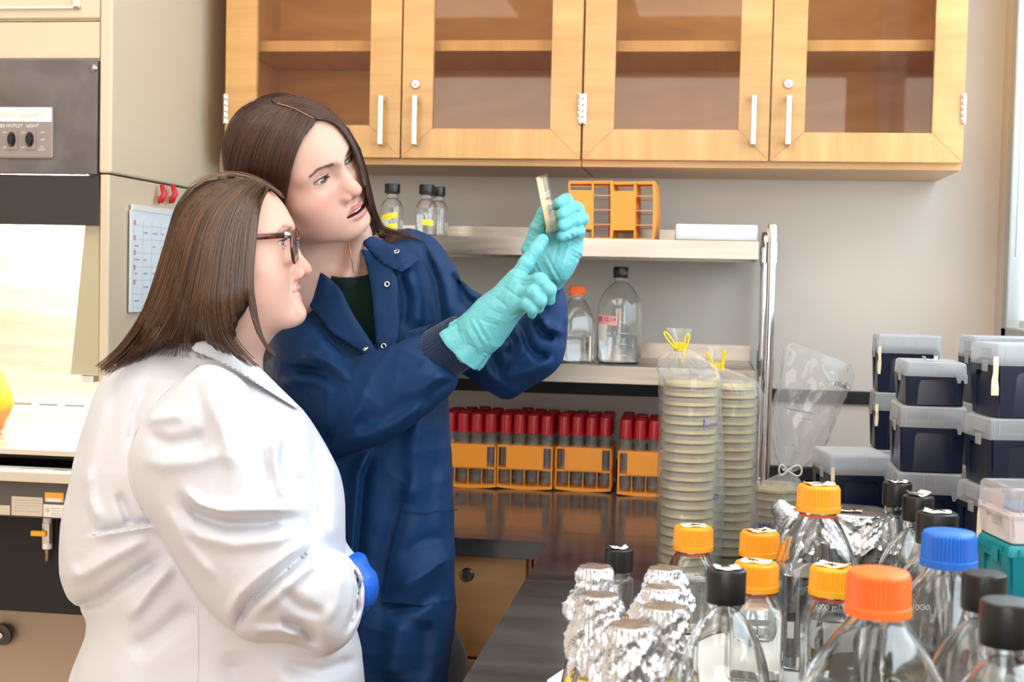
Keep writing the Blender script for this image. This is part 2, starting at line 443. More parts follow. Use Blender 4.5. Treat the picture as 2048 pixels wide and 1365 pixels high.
zs = PY(950, 1318, 2.40).z
xr = PY(1052, 1200, 2.40).x
base_cabinet('base_cabinet', 'wooden base cabinet with round lock under the far worktop behind the tall woman', xr-.46, xr+.006, 2.40, WY-.01,
             [(xr-.455, xr, zs+.002, zt, (lk.x, lk.z)), (xr-.455, xr, .12, zs-.003, None)])
base_cabinet('corner_cabinet', 'plain wooden corner cabinet panel beside the lockable base cabinet', xr+.01, EX+.03, 2.40, WY-.01, [(xr+.014, EX+.028, .12, zt, None)])
base_cabinet('base_cabinet', 'wooden base cabinet hidden mostly behind the two women', -1.085, xr-.465, 2.40, WY-.01, [(-1.08, xr-.47, .12, zt, None)])
c = thing('side_cabinet', 'wooden base cabinet under the near arm of the worktop', 'cabinet', (.2, 1.5, 0))
MB().bx(EX+.035, WX-.005, .6, 2.39, .1, CT-TH-.001).build('carcass', base_wood, c, world=True)
MB().bx(EX+.09, WX-.005, .62, 2.39, 0, .1).build('plinth', blackm, c, world=True)
for i in range(3):
    d = MB().bx(EX+.018, EX+.034, .62+i*.59, 1.19+i*.59, .12, CT-TH-.01, bev=.003).build('door', base_wood, c, world=True)
    MB().tube([(EX-.002, 1.10+i*.59, .62), (EX-.012, 1.10+i*.59, .63), (EX-.012, 1.10+i*.59, .72), (EX-.002, 1.10+i*.59, .73)], .004, 8).build('handle', satin, d, world=True)
# ------------------------------------------------------------------ wall cabinets with glass doors
FYc = 2.96
def hx(px, Y=FYc): return PY(px, 200, Y).x
ZB = PY(1160, 319, FYc).z; ZT = 2.32
def wall_cabinet(label, xa, xb, doors, sh_py):
    t = thing('wall_cabinet', label, 'cabinet', ((xa+xb)/2, WY, ZB))
    zb = ZB-.014; y0 = FYc+.02; y1 = WY-.002
    cb = MB(); th = .019
    cb.bx(xa, xa+th, y0, y1, zb, ZT+.02); cb.bx(xb-th, xb, y0, y1, zb, ZT+.02)
    cb.bx(xa+th, xb-th, y0, y1, zb, zb+th); cb.bx(xa+th, xb-th, y0, y1, ZT, ZT+.02)
    cb.build('carcass', wood, t, world=True)
    MB().bx(xa+th, xb-th, y1-.008, y1, zb+th, ZT).build('back_panel', woodin, t, world=True)
    z1 = PY(1000, sh_py[0], FYc+.045).z; z0 = PY(1000, sh_py[1], FYc+.045).z
    MB().bx(xa+th, xb-th, FYc+.045, y1-.008, z0, z1, bev=.001).build('shelf', woodh, t, world=True)
    MB().bx((xa+xb)/2-.01, (xa+xb)/2+.01, FYc+.021, FYc+.040, zb+th, ZT).build('centre_stile', wood, t, world=True)
    for (a, b, pa, pb, pbot, hpx, hinge, lock) in doors:
        a, b, pa, pb = hx(a), hx(b), hx(pa), hx(pb); zp = PY(1000, pbot, FYc).z; ztop = ZT-.07
        d = MB()
        # mitred frame
        o_ = [(a, ZB), (b, ZB), (b, ZT), (a, ZT)]; i_ = [(pa, zp), (pb, zp), (pb, ztop), (pa, ztop)]
        fr = []
        dd = thing('door', None, None, ((a+b)/2, FYc, ZB)); dd.parent = t; del_loc(dd, t)
        for k in range(4):
            q = [o_[k], o_[(k+1) % 4], i_[(k+1) % 4], i_[k]]
            m_ = MB(); g = .0004
            v0 = [m_.bm.verts.new((x, FYc, z)) for x, z in q]; v1 = [m_.bm.verts.new((x, FYc+.019, z)) for x, z in q]
            m_.bridge(v0, v1); m_.bm.faces.new(v0); m_.bm.faces.new(v1[::-1])
            bmesh.ops.bevel(m_.bm, geom=list(m_.bm.edges), offset=.0012, segments=2, affect='EDGES')
            m_.build('rail' if k % 2 == 0 else 'stile', woodh if k % 2 == 0 else wood, dd, world=True)
        MB().bx(pa-.004, pb+.004, FYc+.008, FYc+.012, zp-.004, ztop+.004).build('pane', pane, dd, world=True)
        hxx = hx(hpx); ha, hb = PY(hpx, 190, FYc-.03).z, PY(hpx, 290, FYc-.03).z; hxx = PY(hpx, 240, FYc-.03).x
        MB().bx(hxx-.006, hxx+.006, FYc-.032, FYc-.022, hb, ha, bev=.0025).bx(hxx-.0055, hxx+.0055, FYc-.025, FYc, hb, hb+.012, bev=.002).bx(hxx-.0055, hxx+.0055, FYc-.025, FYc, ha-.012, ha, bev=.002).build('handle', satin, dd, world=True)
        h = MB(); hz0, hz1 = PY(hinge[1], 248, FYc-.005).z, PY(hinge[1], 187, FYc-.005).z; xx = a+.002 if hinge[0] < 0 else b-.002
        for k in range(5):
            dz = (hz1-hz0)/5; h.lathe([(0, 0), (.0042, 0), (.0047, .001), (.0047, dz-.002), (.0042, dz-.001), (0, dz-.001)], 16, (xx, FYc-.004, hz0+k*dz))
        h.bx(xx-.005, xx+.005, FYc-.0015, FYc, hz0, hz1)
        h.build('hinge', chrome, dd, True, 40, world=True)
        if lock:
            L_ = PY(lock[0], lock[1], FYc-.004)
            MB().lathe([(0, .006), (.0085, .006), (.0105, .004), (.011, 0)], 24, (L_.x, FYc, L_.z), Euler((PI/2, 0, 0)).to_matrix()).build('lock', satin, dd, True, 40, world=True)
            MB().bx(L_.x-.001, L_.x+.001, FYc-.0072, FYc-.003, L_.z-.005, L_.z+.001).build('keyhole', ink, dd, world=True)
def del_loc(o, p):
    M = parent_world(p); o.location = M.inverted() @ o.location
xm = (hx(1163)+hx(1167))/2
wall_cabinet('left glass-fronted maple wall cabinet above the tall woman', hx(450), xm-.001,
             [(450, 801, 512, 739, 252, 760, (-1, 450), None), (804, 1163, 865, 1101, 258, 828, (1, 1160), (831, 168))], (80, 102))
wall_cabinet('right glass-fronted maple wall cabinet nearest the window', xm+.001, hx(1930),
             [(1167, 1540, 1229, 1478, 257, 1507, (-1, 1167), None), (1543, 1930, 1611, 1866, 261, 1577, (1, 1930), (1577, 167))], (82, 104))
# ------------------------------------------------------------------ steel shelf rack on the back bench
SY0, SY1 = 2.87, 3.24
zs1 = PY(1200, 477.5, SY0).z; zs1b = PY(1200, 513.5, SY0).z
zs0 = PY(1200, 732, SY0).z; zs0b = PY(1200, 767, SY0).z
xl, xr2 = -.98, PY(1518, 480, SY0).x
rk = thing('shelf_rack', 'two-tier stainless steel shelf rack standing on the back worktop', 'shelf', (-.2, 3.05, CT))
for (zt_, zb_) in ((zs1, zs1b), (zs0, zs0b)):
    s_ = MB().bx(xl, xr2, SY0, SY1, zt_-.0015, zt_)
    s_.bx(xl, xr2, SY0, SY0+.0018, zb_, zt_-.001); s_.bx(xl, xr2, SY1-.0015, SY1, zb_, zt_+.036)
    s_.bx(xr2-.0015, xr2, SY0, SY1, zb_, zt_); s_.bx(xl, xl+.0015, SY0, SY1, zb_, zt_)
    s_.bx(xl, xr2, SY0, SY0+.015, zb_, zb_+.0015)
    s_.build('shelf', steel, rk, world=True)
for (x_, y_, top) in ((PY(1541, 600, SY0+.01).x, SY0+.012, PY(1541, 449, SY0).z), (PY(1541, 600, SY0+.01).x, SY1-.012, PY(1541, 449, SY0).z-.003), (xl-.013, SY0+.012, zs1+.03), (xl-.013, SY1-.012, zs1+.03)):
    p = MB(); p.lathe([(0, CT+.001), (.013, CT+.001), (.013, CT+.012), (.0098, CT+.013), (.0098, top-.03), (.0105, top-.03), (.0105, top-.002), (.009, top), (0, top)], 24, (x_, y_, 0))
    for zc in (zs1-.045, zs0-.02):
        p.lathe([(.0098, zc), (.0122, zc), (.0122, zc+.045), (.0098, zc+.045)], 24, (x_, y_, 0))
    p.build('post', chrome, rk, True, 40, world=True)
# ------------------------------------------------------------------ biosafety cabinet on the left
BY = 2.50
SX = PY(222, 348, BY).x                      # right side plane
def bz(py, px=100): return PY(px, py, BY).z
def bxp(px, py=300): return PY(px, py, BY).x
def PX(px, py, X): d = ray(px, py); return CAM+d*(X/d.x)
bsc = thing('biosafety_cabinet', 'large beige biosafety cabinet with grey control panel and bright steel chamber', 'lab cabinet', (SX-.7, 2.9, 0))
BL = -2.45; BYB = 3.27
IX = bxp(198)
z_seam = PY(222, 348, BY).z
b = MB()
b.bx(IX, SX, BY, BYB, z_seam+.002, 2.5, bev=.004); b.bx(IX+.002, SX-.004, BY+.002, BYB, PY(200, 985, BY).z, z_seam-.001, bev=.003)
b.build('side_panel', beige, bsc, world=True)
MB().bx(BL, BL+.06, BY, BYB, .72, 2.5).build('side_panel', beige, bsc, world=True)
MB().bx(BL+.06, IX, BYB-.02, BYB, .72, 2.5).bx(BL+.06, IX, BY+.05, BYB, 2.45, 2.5).build('housing', beige, bsc, world=True)
b = MB(); b.bx(BL+.06, IX-.002, BY+.004, BY+.03, bz(117), bz(43), bev=.003)
b.build('service_panel', beige, bsc, world=True)
b = MB(); b.bx(BL+.06, IX-.002, BY+.004, BY+.03, bz(36), 2.45, bev=.003).build('filter_panel', beige, bsc, world=True)
cream = mat('cream_gasket', (.86, .78, .62), .5)
b = MB(); x1 = bxp(160, 10); b.bx(BL+.1, x1, BY-.004, BY+.004, bz(18), bz(12), bev=.002).bx(x1-.014, x1, BY-.004, BY+.004, bz(18), 2.3, bev=.002).build('filter_frame', cream, bsc, world=True)
MB().bx(BL+.06, IX-.004, BY-.002, BY+.02, bz(348), bz(120), bev=.002).build('control_fascia', greyp, bsc, world=True)
sc = PY(188, 137, BY)
MB().lathe([(0, .005), (.005, .004), (.008, .001), (.008, -.002)], 20, (sc.x, BY-.002, sc.z), Euler((PI/2, 0, 0)).to_matrix()).build('screw', dark_steel, bsc, True, 40, world=True)
# switch plate
x1 = bxp(109); za, zb = bz(213), bz(318); zm = bz(245)
pl = MB().bx(x1-.42, x1, BY-.006, BY-.001, zb, za, bev=.004).build('switch_plate', greyl, bsc, world=True)
MB().bx(x1-.415, x1-.003, BY-.0072, BY-.005, zm, za-.003, bev=.0006).build('name_strip', whitep, pl, world=True)
text_obj('BIOSAFETY CABINET', .0135, MT((bxp(30), BY-.0075, bz(232)), 0) @ Matrix.Identity(4), mat('gold_print', (.75, .66, .55), .6), None, 'lettering')
lt = bpy.data.objects['lettering']; lt.parent = pl; lt.data.transform(parent_world(pl).inverted())
def wtext(s, size, px, py, parent, m=inkwhite, Y=BY-.0065, rz=0, name='lettering', mirror=False):
    p = PY(px, py, Y); o = text_obj(s, size, MT(p, rz, mirror=mirror), m, parent, name, thick=.0002)
    o.data.transform(parent_world(parent).inverted()); return o
for px, lab in ((-8, 'BLOWER'), (29, 'OUTLET'), (65, 'LIGHT')):
    p = PY(px, 280, BY)
    sw = MB().bx(p.x-.0105, p.x+.0105, BY-.0085, BY-.005, bz(301), bz(258.5), bev=.0006).build('switch', greyl, pl, world=True)
    s_ = MB(); s_.lathe([(0, .009), (.7, .008), (1, .003), (1, 0)], 24, (0, 0, 0))
    for v in s_.bm.verts: v.co.x *= .0078; v.co.y *= .0145; v.co = Vector((p.x+v.co.x-.001, BY-.0085-v.co.z, p.z+v.co.y))
    s_.build('rocker', black, sw, True, 30, world=True)
    wtext(lab, .0095, px, 252, pl)
    wtext('ON', .0055, px+18 if px < 60 else px+20, 265, pl); wtext('OFF', .0055, px+18 if px < 60 else px+20, 295 if px < 60 else 280, pl)
wtext('UV', .006, 84, 294, pl); wtext('LIGHT', .0055, 84, 299.5, pl)
# dark view screen, glass sash
MB().bx(BL+.06, IX-.004, BY+.006, BY+.016, bz(450), bz(349.5), bev=.001).build('sash_panel', mat('dark_sash', (.03, .028, .026), .3), bsc, world=True)
gs = MB().bx(BL+.06, IX-.004, BY+.020, BY+.025, bz(745), bz(449), bev=.0008).build('glass_sash', thin_glass('sash_glass', (.97, .98, .96), (.6, .72, .6)), bsc, world=True)
# chamber: steel back, side and work surface
steelw = mat('chamber_steel', (.84, .79, .70), .22, 1.0); add_noise(steelw, (3, 40, 40), None, None, bump=.02, rough=(.16, .3), detail=4)
ZWS = bz(905)
MB().bx(BL+.06, IX-.06, BYB-.08, BYB-.07, ZWS, 1.9).build('chamber_back', steelw, bsc, world=True)
b = MB()   # right arm-rest baffle: slanted beige flange
p0, p1, p2, p3 = PY(197, 470, BY+.03), PY(197, 752, BY+.03), PY(150, 748, BY+.06), PY(185, 470, BY+.06)
b.sections([[(p0.x, BY+.03, 1.75), (p1.x, BY+.03, p1.z), (p1.x, BYB-.08, p1.z), (p0.x, BYB-.08, 1.75)],
            [(PY(196, 450, BY+.05).x, BY+.04, 1.75), (p2.x, BY+.04, p2.z), (p2.x, BYB-.08, p2.z), (p3.x, BYB-.08, 1.75)]])
b.build('side_baffle', beige, bsc, world=True)
q = PY(178, 758, BY+.05)
MB().bx(q.x-.012, q.x+.014, BY+.04, BY+.30, q.z-.008, q.z+.008, bev=.002).build('baffle_bracket', satin, bsc, world=True)
b = MB().bx(BL+.06, IX-.001, BY+.02, BYB-.08, ZWS-.01, ZWS)
b.build('work_surface', steelw, bsc, world=True)
b = MB()
for i in range(14): b.bx(IX-.06-.07*i, IX-.012-.07*i, BYB-.083, BYB-.0795, ZWS+.018, ZWS+.024)
b.build('rear_slots', ink, bsc, world=True)
b = MB().bx(BL+.06, IX, BY-.03, BY+.02, bz(944), bz(938), bev=.003).bx(BL+.06, IX, BY-.035, BY-.02, bz(962), bz(940), bev=.004)
for i in range(10): b.bx(IX-.05-.07*i, IX-.01-.07*i, BY-.02, BY-.006, bz(938), bz(937.2))
b.build('front_grille', steelw, bsc, world=True)
MB().bx(BL+.06, SX-.004, BY-.012, BY+.05, bz(1036), bz(962), bev=.003).build('front_rail', mat('dark_rail_enamel', (.10, .085, .078), .5), bsc, world=True)
MB().bx(BL+.06, SX-.006, BY+.05, BYB, bz(1241), bz(1036)+.005).build('plenum', mat('matt_black', (.006, .005, .004), .7), bsc, world=True)
FR = BY-.0135
def sticker(px0, px1, py0, py1, m, par):
    a, c_ = PY(px0, py0, FR), PY(px1, py1, FR)
    return MB().bx(a.x, c_.x, FR, FR+.0012, c_.z, a.z, bev=.0005).build('label_plate', m, par, world=True)
s1 = sticker(23, 85, 993, 1034, mat('cream_label', (.66, .56, .44), .6), bsc); sticker(-60, 20, 1008, 1031, mat('cream_label', (.66, .56, .44), .6), bsc)
s2 = sticker(89.5, 127, 985, 1006, mat('orange_label', (.93, .42, .03), .5), bsc); s3 = sticker(86.5, 134, 1009, 1037, mat('white_label', (.85, .80, .74), .6), bsc)
MB().bx(*[PY(x, 1000, FR-.0006).x for x in (93, 123)], FR-.0006, FR, PY(100, 1004, FR).z, PY(100, 997, FR).z).build('white_strip', mat('white_label', (.85, .8, .74)), s2, world=True)
for i in range(5):
    a = PY(28, 1000+i*5.5, FR-.0003); c_ = PY(80 if i != 3 else 60, 1001+i*5.5, FR)
    MB().bx(a.x, c_.x, FR-.0004, FR, a.z-.0005, a.z+.0004).build('printed_line', inkgrey, s1, world=True)
for x in (94.5, 128): 
    p = PY(x, 1021, FR)
    MB().lathe([(.0028, 0), (.0042, 0), (.0042, .0004), (.0028, .0004)], 20, p, Euler((PI/2, 0, 0)).to_matrix(), close=True).build('round_mark', inkgrey, s3, world=True)
wtext('UL', .004, 94.5, 1021, s3, inkgrey, FR-.0003); wtext('UL', .004, 128, 1021, s3, inkgrey, FR-.0003)
for y in (1017, 1022, 1027, 1031):
    a = PY(102, y, FR); c_ = PY(121, y, FR); MB().bx(a.x, c_.x, FR-.0004, FR, a.z-.0005, a.z+.0004).build('printed_line', inkgrey, s3, world=True)
# drain valve
VY = BY+.035
p = PY(95, 1040, VY)
v = MB(); zz = lambda y: PY(95, y, VY).z
v.lathe([(0, zz(1046)), (.0088, zz(1046)), (.0088, zz(1036)), (0, zz(1036))], 24, (p.x, VY, 0))
v.build('valve_neck', whitep, bsc, True, 40, world=True)
vb = MB().lathe([(0, zz(1087)), (.0105, zz(1087)), (.0105, zz(1046)), (0, zz(1046))], 8, (p.x, VY, 0)).build('valve_body', mat('nickel_valve', (.62, .55, .48), .35, .8), bsc, world=True)
MB().lathe([(0, zz(1098)), (.0095, zz(1098)), (.0095, zz(1087)), (0, zz(1087))], 24, (p.x, VY, 0)).build('valve_collar', whitep, vb, True, 40, world=True)
MB().lathe([(0, zz(1125)), (.0035, zz(1124)), (.0045, zz(1118)), (.0038, zz(1112)), (.0048, zz(1106)), (.0048, zz(1098)), (0, zz(1098))], 16, (p.x, VY, 0)).build('hose_barb', mat('brass', (.35, .22, .10), .35, .9), vb, True, world=True)
a = PY(62, 1067, VY-.014); c_ = PY(95, 1067, VY)
MB().box(((a.x+c_.x)/2, VY-.013, a.z), (c_.x-a.x, .008, .011), bev=.002).bx(c_.x-.006, c_.x+.004, VY-.016, VY-.008, a.z-.006, a.z+.006, bev=.002).build('valve_lever', mat('yellow_lever', (.95, .45, .01), .4), vb, world=True)
# stand
MB().bx(BL+.02, BL+.08, BY+.06, BYB-.02, 0, .72).build('stand_leg', beige, bsc, world=True); MB().bx(SX-.07, SX-.01, BY+.30, BYB-.02, 0, .72).build('stand_leg', beige, bsc, world=True)
# apron wall under the cabinet + round knob
ap = thing('service_panel_box', 'beige service panel beneath the biosafety cabinet', 'panel', (SX-.5, 3.0, 0))
MB().bx(BL+.1, SX-.09, 2.72, 2.74, 0, bz(1241)-.01).build('panel', mat('tan_panel', (.47, .345, .245), .5), ap, world=True)
k = PY(10, 1267, 2.71)
kn = thing('valve_knob', 'dark glossy round valve knob on the beige panel under the cabinet', 'knob', (k.x, 2.72, k.z))
MB().lathe([(0, 0), (.012, 0), (.012, .012), (.022, .014), (.025, .02), (.022, .028), (.012, .03), (0, .026)], 28, M=Euler((PI/2, 0, 0)).to_matrix()).build('knob_body', mat('dark_chrome', (.10, .09, .085), .15, .9), kn, True, 50)
MB().lathe([(0, .033), (.006, .032), (.008, .027)], 20, M=Euler((PI/2, 0, 0)).to_matrix()).build('cap', chrome, kn, True, 50)
# orange bag inside the chamber
f_bag = lambda P: s_ell(P, (0, 0, .07), (.085, .05, .095))+.004*vnoise(P, 55, 3)+.0015*vnoise(P, 160, 4)
V, Q = sdf_mesh(f_bag, (-.11, -.08, -.04), (.11, .08, .19), .005)
V[:, 2] = np.maximum(V[:, 2], 0)
ob_ = meshobj('waste_bag', np_mesh('waste_bag', V, Q), mat('orange_film', (.90, .26, .01), .35, trans=.25))
bp_ = PY(-52, 870, 2.78); ob_.location = (bp_.x, 2.76, ZWS+.001); ob_.scale = (1.15, 1, 1.0)
tag(ob_, 'crumpled orange plastic bag inside the bright steel chamber', 'bag')
# calendar on the side panel with two red clips
cx = SX+.004
def sidequad(pxs, X, m, name, par, th=.0015):
    ps = [PX(x, y, X) for x, y in pxs]; mb = MB()
    v0 = [mb.bm.verts.new(p) for p in ps]; v1 = [mb.bm.verts.new(p-Vector((th, 0, 0))) for p in ps]
    mb.bm.faces.new(v0); mb.bm.faces.new(v1[::-1]); mb.bridge(v0, v1)
    return mb.build(name, m, par, world=True)
c0 = PX(262, 420, cx); c1 = PX(345, 440, cx)
cal = thing('wall_calendar', 'white paper calendar hanging on the side of the biosafety cabinet', 'calendar', (cx, (c0.y+c1.y)/2, c0.z-.2))
zt_ = c0.z; zb_ = PX(262, 625, cx).z; yA, yB = c0.y, c0.y+.22
calm = mat('calendar_paper', (.74, .80, .86), .8)
MB().bx(SX+.001, SX+.0045, yA, yB, zb_, zt_).build('page', calm, cal, world=True)
MB().bx(SX+.001, SX+.006, yA+.006, yB, zt_, zt_+.012).build('binding_strip', whitep, cal, world=True)
g_ = MB()
for i in range(7): g_.bx(SX+.0046, SX+.0050, yA+.01, yB-.01, zt_-.03-i*.028, zt_-.0292-i*.028)
for i in range(5): g_.bx(SX+.0046, SX+.0050, yA+.012+i*.045, yA+.0128+i*.045, zb_+.01, zt_-.02)
g_.build('ruled_lines', mat('pale_print', (.45, .50, .58), .8), cal, world=True)
pencil = mat('pencil', (.35, .36, .42), .8); redp = mat('red_print', (.72, .25, .22), .7)
for i in range(6):
    for j in range(4):
        if (i*5+j*3) % 4: MB().bx(SX+.0046, SX+.0051, yA+.018+j*.045, yA+.030+j*.045+.006*((i+j) % 3), zt_-.045-i*.028, zt_-.042-i*.028).build('written_note', pencil, cal, world=True)
for i in range(5): MB().bx(SX+.0046, SX+.0051, yA+.014, yA+.022, zt_-.030-i*.03, zt_-.020-i*.03).build('red_date', redp, cal, world=True)
redclip = mat('red_clip', (.62, .012, .02), .35)
for i, px in enumerate((318, 340)):
    pa, pb = PX(px, 370, cx), PX(px-4, 404, cx)
    t = thing('clip', ['red plastic clip holding the calendar, the one further from the tall woman', 'red plastic clip holding the calendar, the one nearer the tall woman'][i], 'clip', (cx, pa.y, pb.z))
    MB().tube([(SX+.012, pb.y, pb.z), (SX+.016, pa.y, (pa.z+pb.z)/2), (SX+.010, pa.y, pa.z)], [.006, .0065, .0045], 10).build('grip', redclip, t, True, world=True)
    MB().tube([(SX+.008, pb.y, pb.z-.004), (SX+.008, pb.y, pb.z+.012)], .003, 8).build('jaw', redclip, t, True, world=True)
l = bpy.data.lights.new('chamber_lamp', 'AREA'); l.shape = 'RECTANGLE'; l.size = .75; l.size_y = .10; l.energy = 80; l.color = (1, .95, .86)
lo_ = bpy.data.objects.new('chamber_lamp', l); COL.objects.link(lo_); lo_.location = (PY(110, 400, 3).x-.1, BY+.16, 1.64)
lo_.rotation_euler = (math.radians(25), 0, 0)
# ------------------------------------------------------------------ bottles
def sring(z, w, n_exp, N=64, cx=0, cy=0):
    out = []
    for i in range(N):
        a = 2*PI*i/N; c_, s_ = math.cos(a), math.sin(a)
        r = (abs(c_)**n_exp+abs(s_)**n_exp)**(-1/n_exp)*w/2
        out.append((cx+r*c_, cy+r*s_, z))
    return out
def cap_ribbed(R, h, m, parent, z0, ribs=44, collar=True, name='cap'):
    mb = MB(); N = ribs*4; secs = []
    def rg(z, r, amp): return [((r+amp*(1 if (i % 4) in (0, 1) else -1)*.5)*math.cos(2*PI*i/N), (r+amp*(1 if (i % 4) in (0, 1) else -1)*.5)*math.sin(2*PI*i/N), z) for i in range(N)]
    if collar: prof = [(0, .99, 0), (.0, 1.0, 0), (.20*h, 1.0, 0), (.22*h, .965, 0), (.24*h, .955, .05), (.88*h, .93, .05), (.93*h, .915, 0), (.98*h, .88, 0), (h, .82, 0)]
    else: prof = [(0, 1, .03), (.9*h, 1, .03), (.95*h, .985, 0), (h, .93, 0)]
    for z, r, am in prof: secs.append(rg(z0+z, R*r, R*am))
    mb.sections(secs)
    return mb.build(name, m, parent, True, 28)
def cap_smooth(R, h, m, parent, z0, name='cap'):
    return MB().lathe([(0, z0), (R*.98, z0), (R, z0+.001), (R, z0+h*.9), (R*.97, z0+h*.97), (R*.9, z0+h), (R*.5, z0+h*1.0), (0, z0+h*1.0)], 48).build(name, m, parent, True, 35)
def tape_patch(parent, z, w, d, rot, m=None, seed=0, curl=.004, strokes=True, cx=0, cy=0, name='tape'):
    r = np.random.default_rng(seed); mb = MB(); nx, ny = 8, 6; g = []
    jag = r.uniform(-.08, .08, (nx+1, ny+1))
    def hh(u, v): return z+.0008+curl*max(0, abs(u)*2-.55)**1.5*1.6*(1 if r_s[0] > .4 else .5)+.0006*math.sin(9*u+seed)*math.cos(7*v)
    r_s = r.uniform(0, 1, 3); R_ = Euler((0, 0, rot)).to_matrix()
    for i in range(nx+1):
        row = []
        for j in range(ny+1):
            u, v_ = i/nx-.5, j/ny-.5
            uu = u+(jag[i, j] if j in (0, ny) or i in (0, nx) else 0)*.5
            p = R_ @ Vector((uu*w, (v_+(jag[j % nx, i % ny] if j in (0, ny) else 0)*.6)*d, 0)); row.append(mb.bm.verts.new((cx+p.x, cy+p.y, hh(u, v_))))
        g.append(row)
    for i in range(nx):
        for j in range(ny): mb.bm.faces.new((g[i][j], g[i+1][j], g[i+1][j+1], g[i][j+1]))
    ret = bmesh.ops.extrude_face_region(mb.bm, geom=list(mb.bm.faces)); bmesh.ops.translate(mb.bm, verts=[e for e in ret['geom'] if isinstance(e, bmesh.types.BMVert)], vec=(0, 0, .0003))
    t = mb.build(name, m or tape, parent, True, 40)
    if strokes:
        s_ = MB()
        for k in range(3):
            a = rot+r.uniform(-.9, .9)+(PI/2 if k == 1 else 0); L_ = w*r.uniform(.12, .24); c0 = Vector((cx+r.uniform(-.2, .2)*w, cy+r.uniform(-.2, .2)*d, z+.0024))
            dv = Vector((math.cos(a)*L_, math.sin(a)*L_, 0)); s_.tube([c0-dv, c0+dv*.3+Vector((0, 0, .0003)), c0+dv], .0006, 5)
        s_.build('pen_stroke', ink, t)
    return t
def loft_bottle(parent, prof, N=64, name='body', m=None, wall=.0022):
    """prof: list of (z, width, exponent); outer + inner wall"""
    mb = MB(); secs = [sring(z, w, e, N) for z, w, e in prof]
    inner = [sring(max(z, prof[0][0]+.004), max(w-2*wall, .004), e, N) for z, w, e in prof[1:]][::-1]
    mb.sections(secs+inner, cap0=True, cap1=True)
    return mb.build(name, m or glass, parent, True, 60)
def liquid(parent, prof, level, m, wall=.0032, N=48):
    P_ = [(max(z, prof[0][0]+.0045), w-2*wall, e) for z, w, e in prof if z < level]
    (z0, w0, e0) = P_[-1]
    nx = [p for p in prof if p[0] >= level][0]; t = (level-z0)/max(nx[0]-z0, 1e-6)
    P_.append((level, w0+(nx[1]-2*wall-w0)*t, e0+(nx[2]-e0)*t))
    mb = MB().sections([sring(z, w, e, N) for z, w, e in P_])
    return mb.build('liquid', m, parent, True, 50)
def prof_sq(w, H, wn, e=7):     # square-shouldered bottle, H to top of glass
    zs = H*.58
    return [(0, w*.9, e), (.002, w*.97, e), (.008, w, e), (zs*.96, w, e), (zs, w*.985, e*.8), (zs+(H-zs)*.12, w*.93, 5), (zs+(H-zs)*.3, w*.80, 3.6), (zs+(H-zs)*.46, w*.66, 2.6), (zs+(H-zs)*.58, max(wn*1.12, w*.52), 2.1), (zs+(H-zs)*.68, wn*1.03, 2), (zs+(H-zs)*.72, wn*1.12, 2), (zs+(H-zs)*.76, wn*1.12, 2), (zs+(H-zs)*.79, wn, 2), (H, wn, 2)]
def prof_rd(w, H, wn, sh=.60, nk=.86):
    zs = H*sh; zn = H*nk
    P_ = [(0, w*.86, 2), (.002, w*.95, 2), (.009, w, 2), (zs, w, 2)]
    for k in range(1, 9):
        t = k/8; a = t*PI/2
        P_.append((zs+(zn-zs)*(math.sin(a)*.45+t*.55), wn*1.0+(w-wn)*(math.cos(a)*.6+(1-t)*.4), 2))
    P_ += [(zn+(H-zn)*.1, wn*1.18, 2), (zn+(H-zn)*.25, wn*1.18, 2), (zn+(H-zn)*.35, wn, 2), (H, wn, 2)]
    return P_
def at_top(px, py, h): return PZ(px, py, CT+h)
bottles = []
def bottle(px, py, H, kind, w, capw, caph, capm, label, level=None, liq=None, taped=None, rz=0, ribs=44, sh=.6, nk=.86, group=None, base=None, ring=None, ribbed=True, name='reagent_bottle', body_m=None):
    """px, py: centre of the cap's top in the photograph; standing height H incl. cap"""
    if base is None: p = at_top(px, py, H); z = CT+.0005
    else: p = PY(px, py, base[0]); z = base[1]; H = p.z-z
    t = thing(name, label, 'bottle', (p.x, p.y if base is None else base[0], z), rz, group)
    gH = H-.004; wn = capw*.72
    pf = prof_sq(w, gH, wn) if kind == 'sq' else prof_rd(w, gH, wn, sh, nk)
    bd = loft_bottle(t, pf, m=body_m)
    if level: liquid(t, pf, level*H, liq or water)
    (cap_ribbed(capw/2, caph, capm, t, H-caph, ribs) if ribbed == True else cap_ribbed(capw/2, caph, capm, t, H-caph, 60, collar=False) if ribbed == 'fine' else cap_smooth(capw/2, caph, capm, t, H-caph))
    if ring: MB().lathe([(wn/2*1.02, H-caph-.006), (wn/2*1.16, H-caph-.006), (wn/2*1.16, H-caph-.003), (wn/2*1.02, H-caph-.003)], 40, close=True).build('pour_ring', ring, t, True, 40)
    if taped is not None: tape_patch(t, H, capw*.62, capw*.50, taped[0], tapew if taped[1] == 'w' else tape, seed=int(px), curl=taped[2] if len(taped) > 2 else .004)
    bottles.append((t, H, w)); return t
redring = mat('red_pour_ring', (.75, .12, .05), .4)
b1 = bottle(1758, 1143, .232, 'sq', .098, .0545, .036, redorange_cap, 'large clear bottle with bright red-orange ribbed cap, nearest the front', level=.12, ring=None, sh=.55, rz=.5)
b2 = bottle(1899, 1064, .230, 'sq', .095, .0545, .034, blue_cap, 'clear square glass bottle with the only blue ribbed cap', rz=.6)
b3 = bottle(1638, 971, .222, 'sq', .093, .0545, .032, orange_cap, 'tall square litre glass bottle with orange cap beside the foil-covered beaker', level=.52, liq=water, taped=(.2, 't'), ring=redring, rz=.08)
